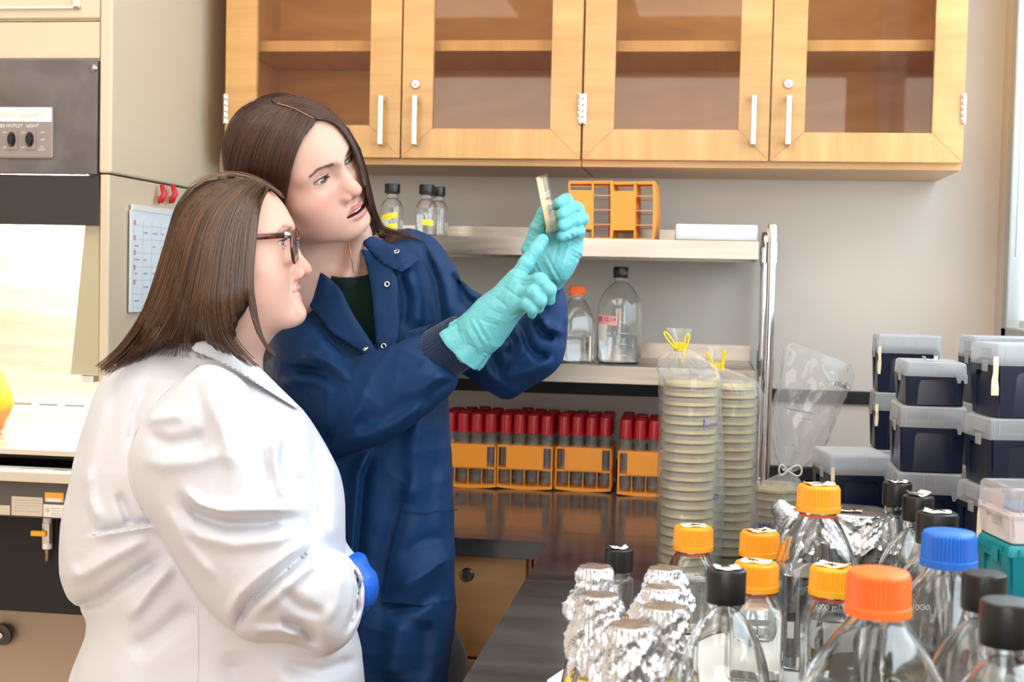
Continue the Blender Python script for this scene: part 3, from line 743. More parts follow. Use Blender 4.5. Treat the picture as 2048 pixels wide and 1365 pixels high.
b4 = bottle(1387, 1053, .140, 'sq', .064, .0545, .032, orange_cap, 'small square bottle with orange cap in front of the bagged plate stacks', level=.50, liq=water, taped=(.1, 't', .002), ring=redring, rz=.1)
b5 = bottle(1520, 1064, .138, 'sq', .064, .0545, .032, orange_cap, 'small square bottle with orange cap right behind another orange-capped bottle', level=.5, liq=water, taped=(.5, 't', .003), ring=redring, rz=.05)
b6 = bottle(1513, 1125, .138, 'sq', .064, .0545, .033, orange_cap, 'small square bottle with orange cap beside the black-capped round bottle', level=.62, liq=water, taped=(-.3, 't', .003), ring=redring, rz=.12)
b7 = bottle(1666, 1134, .145, 'sq', .064, .0545, .032, yellow_cap, 'small square bottle with amber yellow cap behind the red-orange cap', level=.6, liq=water, taped=(-.5, 't', .005), ring=redring, rz=.1)
b8 = bottle(1453, 1139, .205, 'rd', .086, .0365, .031, black, 'round-shouldered clear bottle with black cap among the foil-topped flasks', level=.12, liq=yellow_liq, taped=(.2, 'w', .002), ribbed=False, sh=.5, nk=.83)
b9 = bottle(1238, 1098, .112, 'rd', .041, .037, .030, black, 'slim little clear bottle with fine-ribbed black cap behind the foil flasks', level=.16, liq=yellow_liq, taped=(.3, 'w', .008), ribbed='fine', sh=.66, nk=.70)
b10 = bottle(1795, 966, .212, 'rd', .100, .038, .030, black, 'clear litre bottle with black cap, furthest of the dark-capped row', taped=(.2, 'w', .004), ribbed=False, sh=.5, nk=.82)
b11 = bottle(1837, 993, .212, 'rd', .100, .038, .030, black, 'clear bottle with black cap carrying a curled strip of white tape', taped=(.6, 'w', .010), ribbed=False, sh=.5, nk=.82)
b12 = bottle(1875, 1026, .222, 'rd', .100, .045, .034, black, 'clear bottle with wide taped black cap right behind the blue cap', taped=(-.2, 'w', .002), ribbed=False, sh=.5, nk=.82)
b13 = bottle(1969, 1147, .222, 'rd', .100, .038, .032, black, 'clear bottle with plain black cap between the blue cap and the frame corner', ribbed=False, sh=.5, nk=.82)
b14 = bottle(2014, 1203, .235, 'rd', .100, .039, .033, black, 'clear bottle with plain black cap, nearest the corner of the worktop front', ribbed=False, sh=.5, nk=.82)
# round-bellied flask at the right edge
rf = PZ(2066, 1075, CT+.18)
t = thing('round_bottle', 'round-bellied clear glass bottle at the right edge before the teal box', 'bottle', (rf.x, rf.y, CT+.0005))
loft_bottle(t, prof_rd(.115, .165, .03, .42, .80)); cap_smooth(.018, .026, black, t, .158)
# lettering on the bottles
def on_bottle(t, s, size, off, zc, face=-1, mirror=False, m=inkwhite, rz=None, name='lettering', st=None):
    """text on the flat near (-1) or far (+1) face of a bottle, local coordinates"""
    M = Matrix.Translation((off[0], off[1], zc)) @ Euler((PI/2, 0, 0 if face < 0 else PI)).to_matrix().to_4x4()
    return text_obj(s, size, M, m, t, name, thick=.00015, stretch=st)
def curved_text(t, s, size, R, ang, zc, m=inkwhite, tilt=0):
    me = text_mesh(s, size, .0001)
    for v in me.vertices:
        x, y = v.co.x, v.co.y
        x, y = x*math.cos(tilt)-y*math.sin(tilt), x*math.sin(tilt)+y*math.cos(tilt)
        a = ang+x/R; v.co = Vector(((R+.0004+v.co.z)*math.sin(a), -(R+.0004+v.co.z)*math.cos(a), zc+y))
    return meshobj('lettering', me, m, t)
def box_print(t, w, h, x, y, z, m=inkwhite, name='print_block'):
    return MB().box((x, y, z), (w, .0003, h)).build(name, m, t)
y_ = .0325
on_bottle(b4, '250 mL', .0105, (.006, y_), .066, face=1); on_bottle(b4, 'PYREX®', .0075, (.006, y_), .056, face=1); on_bottle(b4, 'Made in Germany', .003, (.006, y_), .051, face=1)
box_print(b4, .017, .019, .008, y_, .037); on_bottle(b4, 'No. 1395', .0038, (.008, y_), .024, face=1)
box_print(b4, .010, .0006, -.012, y_, .046); box_print(b4, .010, .0006, -.012, y_, .030); box_print(b4, .0006, .016, -.007, y_, .038)
y_ = -.0472
on_bottle(b3, '1000 mL', .011, (.006, y_), .082); on_bottle(b3, 'PYREX®', .0095, (.008, y_), .070); on_bottle(b3, 'Made in Germany', .0035, (.008, y_), .062)
box_print(b3, .022, .026, .012, y_, .045); box_print(b3, .008, .020, -.036, y_, .052)
bars = MB()
for i in range(9): bars.box((-.040+.0011*i, y_, .068), (.0006 if i % 3 else .0003, .0003, .010))
bars.build('print_block', ink, b3)
y_ = -.0325
for bb_ in (b6, b7): box_print(bb_, .006, .008, -.012, y_, .030); on_bottle(bb_, '200', .004, (.010, y_), .035)
curved_text(b10, '.30.25', .016, .049, -.35, .108, ink, tilt=-.35)
for k, s in enumerate(('1000', '900', '800', '700')): curved_text(b10, s, .0105, .0502, -.25, .088-.016*k, inkwhite)
for k in range(9): curved_text(b10, '-', .02, .0502, -.45, .086-.008*k, inkwhite)
curved_text(b11, '14.23', .016, .049, -.45, .106, ink, tilt=-.45)
curved_text(b11, '1000', .0105, .0502, -.1, .085)
# ------------------------------------------------------------------ foil-topped flasks on a sheet of paper
sheet = MB(); 
ps = [PZ(1095, 1362, CT), PZ(1128, 1340, CT), PZ(1175, 1275, CT), PZ(1560, 1270, CT), PZ(1640, 1400, CT), PZ(1560, 1600, CT), PZ(1050, 1600, CT)]
v0 = [sheet.bm.verts.new((p.x, p.y, CT+.0004)) for p in ps]; v1 = [sheet.bm.verts.new((p.x, p.y, CT+.0009)) for p in ps]
sheet.bridge(v0, v1); sheet.bm.faces.new(v1); sheet.bm.faces.new(v0[::-1])
tag(sheet.build('bench_paper', paper), 'white bench paper lying under the foil-topped flasks', 'paper')
def foil_cap(parent, R, z_top, L_, seed, name='foil_cap', flare=.010, m=None, disc=True):
    r = np.random.default_rng(seed); N, K = 132, 34; mb = MB(); rings = []
    ph = r.uniform(0, 6.28, 12); lobes = r.uniform(.6, 1.4, 6)
    def ridg(a, z, s):
        v = 0
        for i in range(5): v += (1-abs(math.sin(a*(2+i*2.3)*1.0+ph[i]+z*(30+25*i)*(1 if i % 2 else -1))))*.5**(i*.55)
        return v/2.4
    for k in range(K+1):
        t = k/K; ring = []
        for i in range(N):
            a = 2*PI*i/N
            Lk = L_*(1+.18*math.sin(2*a+ph[9])+.12*math.sin(5*a+ph[10])+.07*math.sin(11*a+ph[11]))
            if t < .15: rr = R*(t/.15)**.7*.96; z = z_top-.0006*(t/.15)**2+.0004*math.sin(5*a+ph[2])*t/.15
            elif t < .2: rr = R*(.96+.04*(t-.15)/.05); z = z_top-.0006-.002*(t-.15)/.05
            else:
                s = (t-.2)/.8; z = z_top-.0026-Lk*s
                rr = R*(1-.05*math.sin(min(s*3.2, PI)))+flare*s**1.4*(1+.35*math.sin(3*a+ph[8]))
                rr += (ridg(a, z*2.6, 1)-.45)*.0046*min(1, s*4)*(1-.15*s)+.0010*math.sin(23*a+ph[3]+90*z)
            if i == 0 and False: pass
            ring.append(mb.bm.verts.new((rr*math.cos(a), rr*math.sin(a), z)))
        rings.append(ring)
    for a_, b_ in zip(rings[:-1], rings[1:]): mb.bridge(b_, a_)
    me = mb.mesh(name); co = np.zeros(len(me.vertices)*3, np.float32); me.vertices.foreach_get('co', co); co = co.reshape(-1, 3)
    k = np.clip((z_top-.004-co[:, 2])/.006, 0, 1); rad = co.copy(); rad[:, 2] = 0; rad /= np.maximum(np.linalg.norm(rad, axis=1, keepdims=True), 1e-5)
    n1 = 1-2*np.abs(vnoise(co, 150, seed)); n2 = 1-2*np.abs(vnoise(co, 330, seed+1)); n3 = 1-2*np.abs(vnoise(co, 700, seed+2))
    co += rad*((n1*.0026+n2*.0014+n3*.0006)*k)[:, None]; co[:, 2] += (n2*.0012*k); me.vertices.foreach_set('co', co.ravel()); me.update()
    o = meshobj(name, me, m or foil, parent, True); me.set_sharp_from_angle(angle=math.radians(38))
    return o
def flask(px, py, label, seed, h=.152, R=.0195, lvl=.032, L_=.05, flare=.012):
    p = at_top(px, py, h); t = thing('erlenmeyer_flask', label, 'flask', (p.x, p.y, CT+.001), 0, 'foil-topped flasks')
    pf = [(0, .064, 2), (.002, .071, 2), (.006, .0745, 2), (.012, .074, 2), (.03, .067, 2), (.06, .053, 2), (.09, .039, 2), (.102, .0335, 2), (.110, .032, 2), (h-.010, .032, 2), (h-.006, .036, 2), (h-.002, .036, 2)]
    loft_bottle(t, pf, 48, wall=.0016); liquid(t, pf, lvl, yellow_liq, wall=.0022)
    fc = foil_cap(t, R, h, L_, seed, flare=flare); fc.rotation_euler.z = seed*1.3
    return t
flask(1191, 1134, 'foil-topped flask furthest back in the left row, long foil skirt with a torn point', 3, h=.152, L_=.062, R=.0185)
flask(1200, 1190, 'foil-topped flask with ragged foil, middle of the left row above the yellow liquid', 5, h=.152, L_=.066, lvl=.036)
flask(1263, 1250, 'foil-topped flask nearest the front with heavily crumpled foil', 8, h=.160, L_=.078, R=.020)
flask(1331, 1137, 'foil-topped flask furthest back in the right row', 12, h=.150, L_=.042, R=.0185)
flask(1326, 1174, 'foil-topped flask in the middle of the right row', 14, h=.146, L_=.046, R=.019)
flask(1328, 1214, 'foil-topped flask nearest in the right row with tapering foil point', 17, h=.156, L_=.070, R=.0200, lvl=.04, flare=.006)
# foil covered beaker and crumpled foil
def foil_lump():
    f = lambda P: s_cap(P, (0, 0, .0), (.006, 0, .085), .034, .026)+.007*(1-2*np.abs(vnoise(P, 60, 5)))+.0035*(1-2*np.abs(vnoise(P, 150, 6)))
    V, Q = sdf_mesh(f, (-.06, -.06, -.05), (.06, .06, .14), .0026)
    V[:, 2] = np.maximum(V[:, 2], 0); return np_mesh('foil_wrap', V, Q)
p = PZ(1577, 992, CT+.135)
o = meshobj('foil_bundle', foil_lump(), foil); o.location = (p.x, p.y+.02, CT+.001); o.scale = (.85, .85, 1.12)
tag(o, 'crumpled ball of aluminium foil behind the tall orange-capped bottle', 'foil')
p = PZ(1712, 1015, CT+.155)
t = thing('beaker', 'wide beaker covered with a flat sheet of foil behind the tall orange-capped bottle', 'beaker', (p.x-.006, p.y-.022, CT+.0005))
loft_bottle(t, [(0, .09, 2), (.004, .1, 2), (.01, .104, 2), (.145, .104, 2), (.15, .107, 2)], 48)
foil_cap(t, .054, .155, .05, 31, flare=.010); tape_patch(t, .156, .03, .012, .1, tape, 3, .001, cx=-.006, cy=-.025)
# ------------------------------------------------------------------ bottles on the steel rack
def shelf_z(i): return (zs1 if i else zs0)+.0005
for (px, pt, w, label, tp) in ((785, 368, .050, 'small clear bottle with black cap and two yellow tape strips, nearest the tall woman', 2), (854, 370, .048, 'small clear bottle with black cap and one yellow tape label, half full', 1), (878, 374, .044, 'small clear bottle with black cap standing behind the half-full one', 0)):
    Yb = 2.93 if px != 878 else 2.99
    p = PY(px, pt, Yb); H = p.z-shelf_z(1)
    t = bottle(px, pt, 0, 'rd', w, .034 if px != 878 else .029, .021, black, label, level=.42 if tp == 1 else .3, liq=water, base=(Yb, shelf_z(1)), ribbed=False, sh=.55, nk=.74)
    for k in range(tp):
        m_ = MB(); Rr = w/2+.0006; z0 = [.030, .006][k]*1.0 if tp == 2 else .024; tl = .010 if tp == 2 else -.002; a0, a1 = (-.9, .7) if tp == 2 else (-.2, .9)
        lo_v, hi_v = [], []
        for i in range(13):
            a = a0+(a1-a0)*i/12; zz_ = z0+tl*i/12*(1 if tp == 2 else 1)
            lo_v.append(m_.bm.verts.new((Rr*math.sin(a), -Rr*math.cos(a), zz_))); hi_v.append(m_.bm.verts.new((Rr*math.sin(a), -Rr*math.cos(a), zz_+.012)))
        for i in range(12): m_.bm.faces.new((lo_v[i], lo_v[i+1], hi_v[i+1], hi_v[i]))
        lab_ = m_.build('tape_label', yellowtape, t, True)
        if tp: 
            c_ = curved_text(t, '-~-' if tp == 1 else '~-~-~', .008, Rr+.0006, .35 if tp == 1 else -.1, z0+(.005 if tp == 1 else .011), mat('faint_ink', (.3, .25, .02)), tilt=.18 if tp == 2 else 0)
big = bottle(1242, 534, 0, 'rd', .098, .0335, .024, black, 'large clear bottle with black cap and pink tape on the lower steel shelf', level=.30, base=(2.99, shelf_z(0)), ribbed=False, sh=.60, nk=.86)
Rr = .0497; m_ = MB(); lo_v, hi_v = [], []
for i in range(13):
    a = -1.25+1.22*i/12; lo_v.append(m_.bm.verts.new((Rr*math.sin(a), -Rr*math.cos(a), .087-.0003*i))); hi_v.append(m_.bm.verts.new((Rr*math.sin(a), -Rr*math.cos(a), .107-.0003*i)))
for i in range(12): m_.bm.faces.new((lo_v[i], lo_v[i+1], hi_v[i+1], hi_v[i]))
m_.build('tape_label', pinktape, big, True)
curved_text(big, '185 12.14', .013, .0502, -.62, .0965, mat('faint_pen', (.25, .08, .08)))
for k in range(7): curved_text(big, '—', .010 if k % 2 else .016, .0502, .25, .02+.012*k, mat('grad_print', (.75, .80, .80)))
m_ = MB(); lo_v, hi_v = [], []
for i in range(7):
    a = -1.2+.72*i/6; lo_v.append(m_.bm.verts.new((Rr*math.sin(a+.10-.03*i), -Rr*math.cos(a+.10-.03*i), .050))); hi_v.append(m_.bm.verts.new((Rr*math.sin(a), -Rr*math.cos(a), .086)))
for i in range(6): m_.bm.faces.new((lo_v[i], lo_v[i+1], hi_v[i+1], hi_v[i]))
m_.build('white_label', mat('milky_label', (.80, .80, .76), .6), big, True)
bottle(1155, 572, 0, 'sq', .072, .038, .021, redorange_cap, 'square clear bottle with red-orange cap beside the tall woman\'s sleeve', level=.34, base=(2.98, shelf_z(0)), ribbed=True, ribs=50, rz=.3)
# white foam box
pa, pb = PY(1345, 470, 2.90), PY(1513, 470, 2.90)
t = MB().bx(pa.x+.004, pb.x, 2.895, 3.08, zs1+.0008, PY(1450, 449.5, 2.9).z, bev=.004)
bmesh.ops.rotate(t.bm, verts=t.bm.verts, cent=((pa.x+pb.x)/2, 2.98, 0), matrix=Matrix.Rotation(.03, 3, 'Z'))
tag(t.build('foam_tray', mat('white_foam', (.84, .83, .81), .8), None, True, 40), 'flat white foam tray at the right end of the upper steel shelf', 'tray')
# ------------------------------------------------------------------ tube racks
def holes_plate(mb, x0, pitch, nx, ny, y0, z, r, th):
    for zz_ in (z, z+th):
        for i in range(nx):
            for j in range(ny):
                cx_, cy_ = x0+(i+.5)*pitch, y0+(j+.5)*pitch; h_ = pitch/2
                inn = [mb.bm.verts.new((cx_+r*math.cos(2*PI*k/16), cy_+r*math.sin(2*PI*k/16), zz_)) for k in range(16)]
                out = []
                for k in range(16):
                    a = 2*PI*k/16; s_ = h_/max(abs(math.cos(a)), abs(math.sin(a))); out.append(mb.bm.verts.new((cx_+s_*math.cos(a), cy_+s_*math.sin(a), zz_)))
                mb.bridge(inn, out)
                if zz_ == z: lo_ = inn
    # rims
    for i in range(nx):
        for j in range(ny):
            cx_, cy_ = x0+(i+.5)*pitch, y0+(j+.5)*pitch
            a_ = [mb.bm.verts.new((cx_+r*math.cos(2*PI*k/16), cy_+r*math.sin(2*PI*k/16), z)) for k in range(16)]
            b_ = [mb.bm.verts.new((cx_+r*math.cos(2*PI*k/16), cy_+r*math.sin(2*PI*k/16), z+th)) for k in range(16)]
            mb.bridge(a_, b_)
    w, d = nx*pitch, ny*pitch
    for (a, b, c, e) in (((x0, y0), (x0+w, y0), 0, 0), ((x0+w, y0), (x0+w, y0+d), 0, 0), ((x0+w, y0+d), (x0, y0+d), 0, 0), ((x0, y0+d), (x0, y0), 0, 0)):
        mb.quad((*a, z), (*b, z), (*b, z+th), (*a, z+th))
PT = .0308; NXr, NYr = 4, 5; RW, RD, RH = NXr*PT, NYr*PT, .098
def make_rack(label, group):
    t = thing('tube_rack', label, 'rack', (0, 0, 0), 0, group)
    mb = MB(); holes_plate(mb, -RW/2, PT, NXr, NYr, -RD/2, RH-.004, .0136, .004); mb.build('top_plate', orange, t)
    mb = MB(); holes_plate(mb, -RW/2, PT, NXr, NYr, -RD/2, .044, .0136, .004); mb.build('middle_plate', orange, t)
    mb = MB(); n = 10
    secs = []
    for i in range(n+1):
        u = -1+2*i/n; x = u*(RW/2+.001); bow = .004*(1-u*u); secs.append([(x, -RD/2-.001, -bow+.004), (x, RD/2+.001, -bow+.004), (x, RD/2+.001, .009-bow*.4), (x, -RD/2-.001, .009-bow*.4)])
    mb.sections(secs); mb.build('base_plate', orange, t)
    for s in (-1, 1):
        MB().bx(-RW*.34, RW*.34, s*(RD/2), s*(RD/2+.0022), .046, RH-.001, bev=.0005).build('side_band', orange, t)
        mb = MB(); x = s*(RW/2-.001)
        for yy in (-RD/2+.002, RD/2-.002): mb.bx(x-.0015, x+.0015, yy-.002, yy+.002, .006, RH)
        mb.bx(x-.0015, x+.0015, -RD*.18, RD*.18, .006, RH-.002); mb.build('end_frame', orange, t)
    for yy in (-RD/2+.001, RD/2-.001):
        for xx in (-PT, 0, PT): MB().bx(xx-.0009, xx+.0009, yy-.0012, yy+.0012, .006, .046).build('stay', orange, t)
    return t
r0 = make_rack('orange plastic tube rack full of red-capped tubes, leftmost of the row beside the tall woman', 'racks of red-capped tubes')
def make_tube():
    t = thing('culture_tube', 'x', 'tube', (0, 0, 0), 0, 'red-capped culture tubes')
    R_ = .0125; L_ = .150; pf = [(0, .0)]
    for k in range(1, 7): a = k/6*PI/2; pf.append((R_*math.sin(a), R_-R_*math.cos(a)))
    pf += [(R_, L_)]
    MB().lathe(pf, 20).build('glass_body', tubeglass, t, True)
    MB().lathe([(0, .1595), (.0115, .1595), (.0135, .158), (.0141, .155), (.0145, .118), (.0146, .1165), (.0130, .1165), (.0130, .150), (0, .1505)], 20).build('cap', redcap, t, True, 50)
    return t
tube0 = make_tube(); index_kids()
colnames = ['first', 'second', 'third', 'fourth']; rownames = ['front row', 'second row', 'middle row', 'fourth row', 'back row']
first = True
spots = []
for ri, (px, py, rz, nm) in enumerate(((934, 973, 0.02, 'leftmost rack'), (1049, 977, -.015, 'second rack from the left'), (1165, 981, .0, 'third rack from the left'), (1290, 991, .012, 'rack nearest the bagged plates'))):
    p = PZ(px, py, CT+.004); cy = p.y+RD/2+.002
    if ri == 0: rr = r0; rr.location = (p.x, cy, CT); rr.rotation_euler.z = rz
    else: rr = dup(r0, (p.x, cy, CT), rz, ['', 'orange plastic tube rack full of red-capped tubes, second from the tall woman', 'orange plastic tube rack full of red-capped tubes, third from the tall woman before the gap', 'orange plastic tube rack of red-capped tubes standing nearest the bagged plate stacks'][ri])
    for j in range(NYr):
        for i in range(NXr):
            lx, ly = (-RW/2+(i+.5)*PT), (-RD/2+(j+.5)*PT)
            x = p.x+lx*math.cos(rz)-ly*math.sin(rz); y = cy+lx*math.sin(rz)+ly*math.cos(rz)
            lab = f'red-capped tube, {colnames[i]} from left, {rownames[j]}, {nm}'
            tz = CT+.0075+random.choice([0, 0, .001, -.0003, .002, .004])*(.5 if j == 0 else 1)
            if first: tube0.location = (x, y, tz); tube0['label'] = lab; first = False
            else: dup(tube0, (x, y, tz), random.uniform(0, 6), lab)
# scraps of tape on some caps
for k, (px, py) in enumerate(((1057, 826), (1150, 833), (1251, 838))):
    pass
# two empty racks standing on end on the upper shelf
for i, (px, lab) in enumerate(((1180, 'empty orange tube rack stood on end, left one, behind the raised gloved hand'), (1272, 'empty orange tube rack stood on end, right one of the pair beside the foam tray'))):
    Yr = 2.97
    p = PY(px, 477, 2.89)
    rr = dup(r0, (p.x, 0, 0), 0, lab); rr['group'] = 'empty tube racks on the shelf'
    xr_ = PY([1222, 1315][i], 477, 2.9).x
    rr.rotation_euler = (0, -PI/2-.02, [0.10, -.02][i]); rr.location = (xr_-.002, 2.895+RD/2, zs1+RW/2+.001)
# ------------------------------------------------------------------ pipette tip boxes
def arch_face(mb, o, ux, uz, w0, w1, z0, z1, depth, nrm):
    """recessed arch panel drawn on a side face: o origin, ux/uz axes"""
    pts = []
    for (x, z) in ((-w1, z0), (-w0*1.0, z1-.008), (-w0+.006, z1), (w0-.006, z1), (w0, z1-.008), (w1, z0)): pts.append(o+ux*x+uz*z)
    a = [mb.bm.verts.new(p+nrm*.0006) for p in pts]; b = [mb.bm.verts.new(p-nrm*depth) for p in pts]
    c = [mb.bm.verts.new(o+ux*x*1.10+uz*z+nrm*.0006) for (x, z) in ((-w1-.004, z0), (-w0-.003, z1-.007), (-w0+.004, z1+.004), (w0-.004, z1+.004), (w0+.003, z1-.007), (w1+.004, z0))]
    for i in range(5): mb.bm.faces.new((a[i], a[i+1], c[i+1], c[i]))
    return pts
def tip_box(loc, w, d, h, label, rot=0, lid_h=None, base_m=navy, lid_m=frost, latch=True, tapes=(), ribs=4, group=None, half_m=None):
    """loc = centre of the footprint, standing height"""
    lid_h = lid_h or h*.30; t = thing('pipette_tip_box', label, 'box', loc, rot, group)
    bh = h-lid_h*.78; wb, db = w*.93, d*.93; wt_, dt_ = w-.006, d-.006
    # base: tapered rounded box with corner posts and recessed arches
    m_ = MB(); m_.sections([rrect(wb-.004, db-.004, .005, 0), rrect(wb, db, .006, .0015), rrect(wt_-.003, dt_-.003, .006, bh-.004), rrect(wt_-.004, dt_-.004, .006, bh)])
    m_.build('base', half_m or base_m, t, True, 30)
    fr_ = MB()
    for (nx, ny) in ((0, -1), (-1, 0)):
        half = (w if ny else d)/2; dist = (d if ny else w)/2
        n_ = Vector((nx, ny, 0)); ux = Vector((1, 0, 0)) if ny else Vector((0, 1, 0))
        zt2 = bh*.80
        def pt(x, z):
            k = .93+(.07)*(z/bh); return n_*(dist*k-.0027)+ux*(x*k)+Vector((0, 0, z))
        out = [(-half*.93, .002), (-half*.93, bh-.003), (half*.93, bh-.003), (half*.93, .002)]
        inn = [(-half*.62, .002), (-half*.55, zt2-.006), (-half*.48, zt2), (half*.48, zt2), (half*.55, zt2-.006), (half*.62, .002)]
        o0, o1, o2, o3 = [fr_.bm.verts.new(pt(*p)+n_*.0026) for p in out]; iv = [fr_.bm.verts.new(pt(*p)+n_*.0026) for p in inn]; ib = [fr_.bm.verts.new(pt(*p)) for p in inn]
        fr_.bm.faces.new((o0, iv[0], iv[1], iv[2], o1)); fr_.bm.faces.new((o1, iv[2], iv[3], o2)); fr_.bm.faces.new((o2, iv[3], iv[4], iv[5], o3))
        for i in range(5): fr_.bm.faces.new((iv[i], ib[i], ib[i+1], iv[i+1]))
        ob_ = [fr_.bm.verts.new(pt(*p)-n_*.002) for p in out]
        for i, (a, b) in enumerate(((o0, o1), (o1, o2), (o2, o3))): fr_.bm.faces.new((a, b, ob_[i+1], ob_[i]))
    fr_.build('side_frame', half_m or base_m, t)
    MB().sections([rrect(w*.86, d*.86, .004, bh), rrect(w*.86, d*.86, .004, bh+.003)]).build('tip_tray', mat('blue_grey_tray', (.12, .15, .24), .5), t)
    # lid: open-bottomed frosted shell with skirt notch ribs
    L_ = MB(); zl = h-lid_h
    secs = [rrect(w, d, .004, zl), rrect(w, d, .004, zl+.001), rrect(w-.002, d-.002, .005, h-.003), rrect(w-.006, d-.006, .005, h-.0004), rrect(w-.012, d-.012, .004, h), rrect(w-.014, d-.014, .004, h-.0010),
            rrect(w-.020, d-.020, .004, h-.0012)]
    L_.sections(secs, cap0=False, cap1=True)
    lid = L_.build('lid', lid_m, t, True, 35)
    rb = lid_m
    for i in range(ribs):
        x = -w/2+w*(i+.5)/ribs+(.004 if i % 2 else -.003)
        MB().bx(x-.0006, x+.0006, -d/2-.0008, -d/2+.0002, h-.004-lid_h*(.55 if i in (1, 2) else .7), h-.004).build('lid_rib', rb, lid)
    if latch:
        MB().box((-w/2-.0015, -d*.12, zl-.002), (.0018, .016, .014), bev=.0006).build('latch', lid_m, lid)
        MB().box((-w/2-.0006, -d*.12, zl+lid_h*.55), (.0012, .034, lid_h*.5), bev=.0004).build('latch_panel', lid_m, lid)
        k = MB(); k.sections([[(x_, -d/2-.0010, z_) for x_, z_ in ((w/2-.016, zl+.004), (w/2-.013, zl-.008), (w/2-.009, zl-.008), (w/2-.008, zl-.004), (w/2-.005, zl-.004), (w/2-.004, zl-.008), (w/2, zl-.008), (w/2, zl+.004))],
                              [(x_, -d/2+.0004, z_) for x_, z_ in ((w/2-.016, zl+.004), (w/2-.013, zl-.008), (w/2-.009, zl-.008), (w/2-.008, zl-.004), (w/2-.005, zl-.004), (w/2-.004, zl-.008), (w/2, zl-.008), (w/2, zl+.004))]])
        k.build('corner_clip', lid_m, lid)
    for (tx, ty, tw_, th_) in tapes:
        m_ = MB(); r_ = np.random.default_rng(int(abs(tx*9999))+3); v = []
        for i in range(6):
            z_ = zl+.012-i*th_/5; o_ = .0012+.002*r_.uniform()
            if ty < 0: v.append((m_.bm.verts.new((tx-tw_/2*r_.uniform(.7, 1.2), -d/2-o_, z_)), m_.bm.verts.new((tx+tw_/2*r_.uniform(.7, 1.2), -d/2-o_, z_))))
            else: v.append((m_.bm.verts.new((-w/2-o_, tx-tw_/2*r_.uniform(.7, 1.2), z_)), m_.bm.verts.new((-w/2-o_, tx+tw_/2*r_.uniform(.7, 1.2), z_))))
        for a, b in zip(v[:-1], v[1:]): m_.bm.faces.new((a[0], b[0], b[1], a[1]))
        m_.build('tape_strip', tape, t)
    return t
G = 'pipette tip boxes'
def stack(px, Yf, w, d, entries, ztop, rot=0, dx=0):
    """front-left corner pixel column px at front plane Yf"""
    z = ztop
    for (h, label, kw) in entries:
        z -= h
        py = 800; X0 = PY(px+kw.pop('dpx', 0), py, Yf).x; dy = kw.pop('dy', 0); r = rot+kw.pop('dr', 0)
        ww, dd_ = kw.pop('w', w), kw.pop('d', d)
        c_ = Vector((X0, Yf+dy, 0))+Matrix.Rotation(r, 3, 'Z') @ Vector((ww/2, dd_/2, 0))
        tip_box((c_.x, c_.y, z+.0003), ww, dd_, h-.0006, label, r, group=G, **kw)
    return z
tp_l = lambda *a: a
# column A (far left, long side forward)
hA = (1.293-CT-.07)/3
zA = stack(1751, 2.50, .113, .084, [
    (hA, 'navy tip box with pale frosted lid on top of the far back left stack', dict(lid_h=.033, tapes=[(-.052, -1, .006, .05)])),
    (hA, 'navy tip box in the middle of the far back left stack under the topmost one', dict(lid_h=.033, dpx=-2, tapes=[(-.052, -1, .006, .04)])),
    (hA, 'navy tip box low in the far back left stack, third from its top', dict(lid_h=.033)),
    (.0695, 'short tip box at the foot of the far back left stack', dict(lid_h=.025))], 1.293)
# column B (front, middle)
zB = [.062, .094, .094]
stack(1809, 1.95, .084, .118, [
    (.062, 'short navy tip box with curled tape on its lid, topmost of the middle stack', dict(lid_h=.020)),
    (.094, 'navy tip box with a round mark in its lid, second in the middle stack', dict(lid_h=.030, dpx=-7, w=.092)),
    (.098, 'navy tip box third in the middle stack behind the black-capped bottles', dict(lid_h=.030, dpx=-10, w=.090)),
    (1.274-CT-.062-.094-.098, 'navy tip box at the foot of the middle stack behind the black-capped bottles', dict(lid_h=.030, dpx=-10, w=.090))], 1.274)
# column C (front left)
stack(1665, 2.06, .096, .118, [
    (.105, 'navy tip box with paper inside its lid, just right of the loose inflated bag', dict(lid_h=.030, tapes=[(-.044, -1, .006, .045)])),
    (1.125-.105-CT, 'navy tip box under the one beside the loose inflated bag', dict(lid_h=.030))], 1.125, rot=.16)
# column D (behind right) and E (front right)
stack(1945, 2.16, .120, .085, [
    (.105, 'navy tip box with tall clear lid, topmost at the back right under the window', dict(lid_h=.034)),
    (.100, 'navy tip box second from the top of the back right stack under the window', dict(lid_h=.03)),
    (.100, 'navy tip box third from the top of the back right stack under the window', dict(lid_h=.03)),
    (1.305-CT-.305, 'navy tip box at the foot of the back right stack under the window', dict(lid_h=.03))], 1.305, rot=.12)
stack(1991, 1.80, .120, .085, [
    (.096, 'navy tip box with taped lid, topmost of the front right stack by the frame edge', dict(lid_h=.028, tapes=[(-.062, -1, .009, .05)])),
    (.090, 'navy tip box second in the front right stack with keyhole-shaped lid clip', dict(lid_h=.028, dpx=-8)),
    (.090, 'navy tip box with long paper tape strip, third in the front right stack', dict(lid_h=.027, dpx=-18, tapes=[(-.064, -1, .006, .05)])),
    (1.308-CT-.276, 'navy tip box at the foot of the front right stack', dict(lid_h=.03, dpx=-18))], 1.308, rot=.22)
clearlid = thin_glass('clear_lid_plastic', (.93, .92, .92), (.70, .68, .68), rough=.1, fog=(.9, .85, .83), fogf=.25)
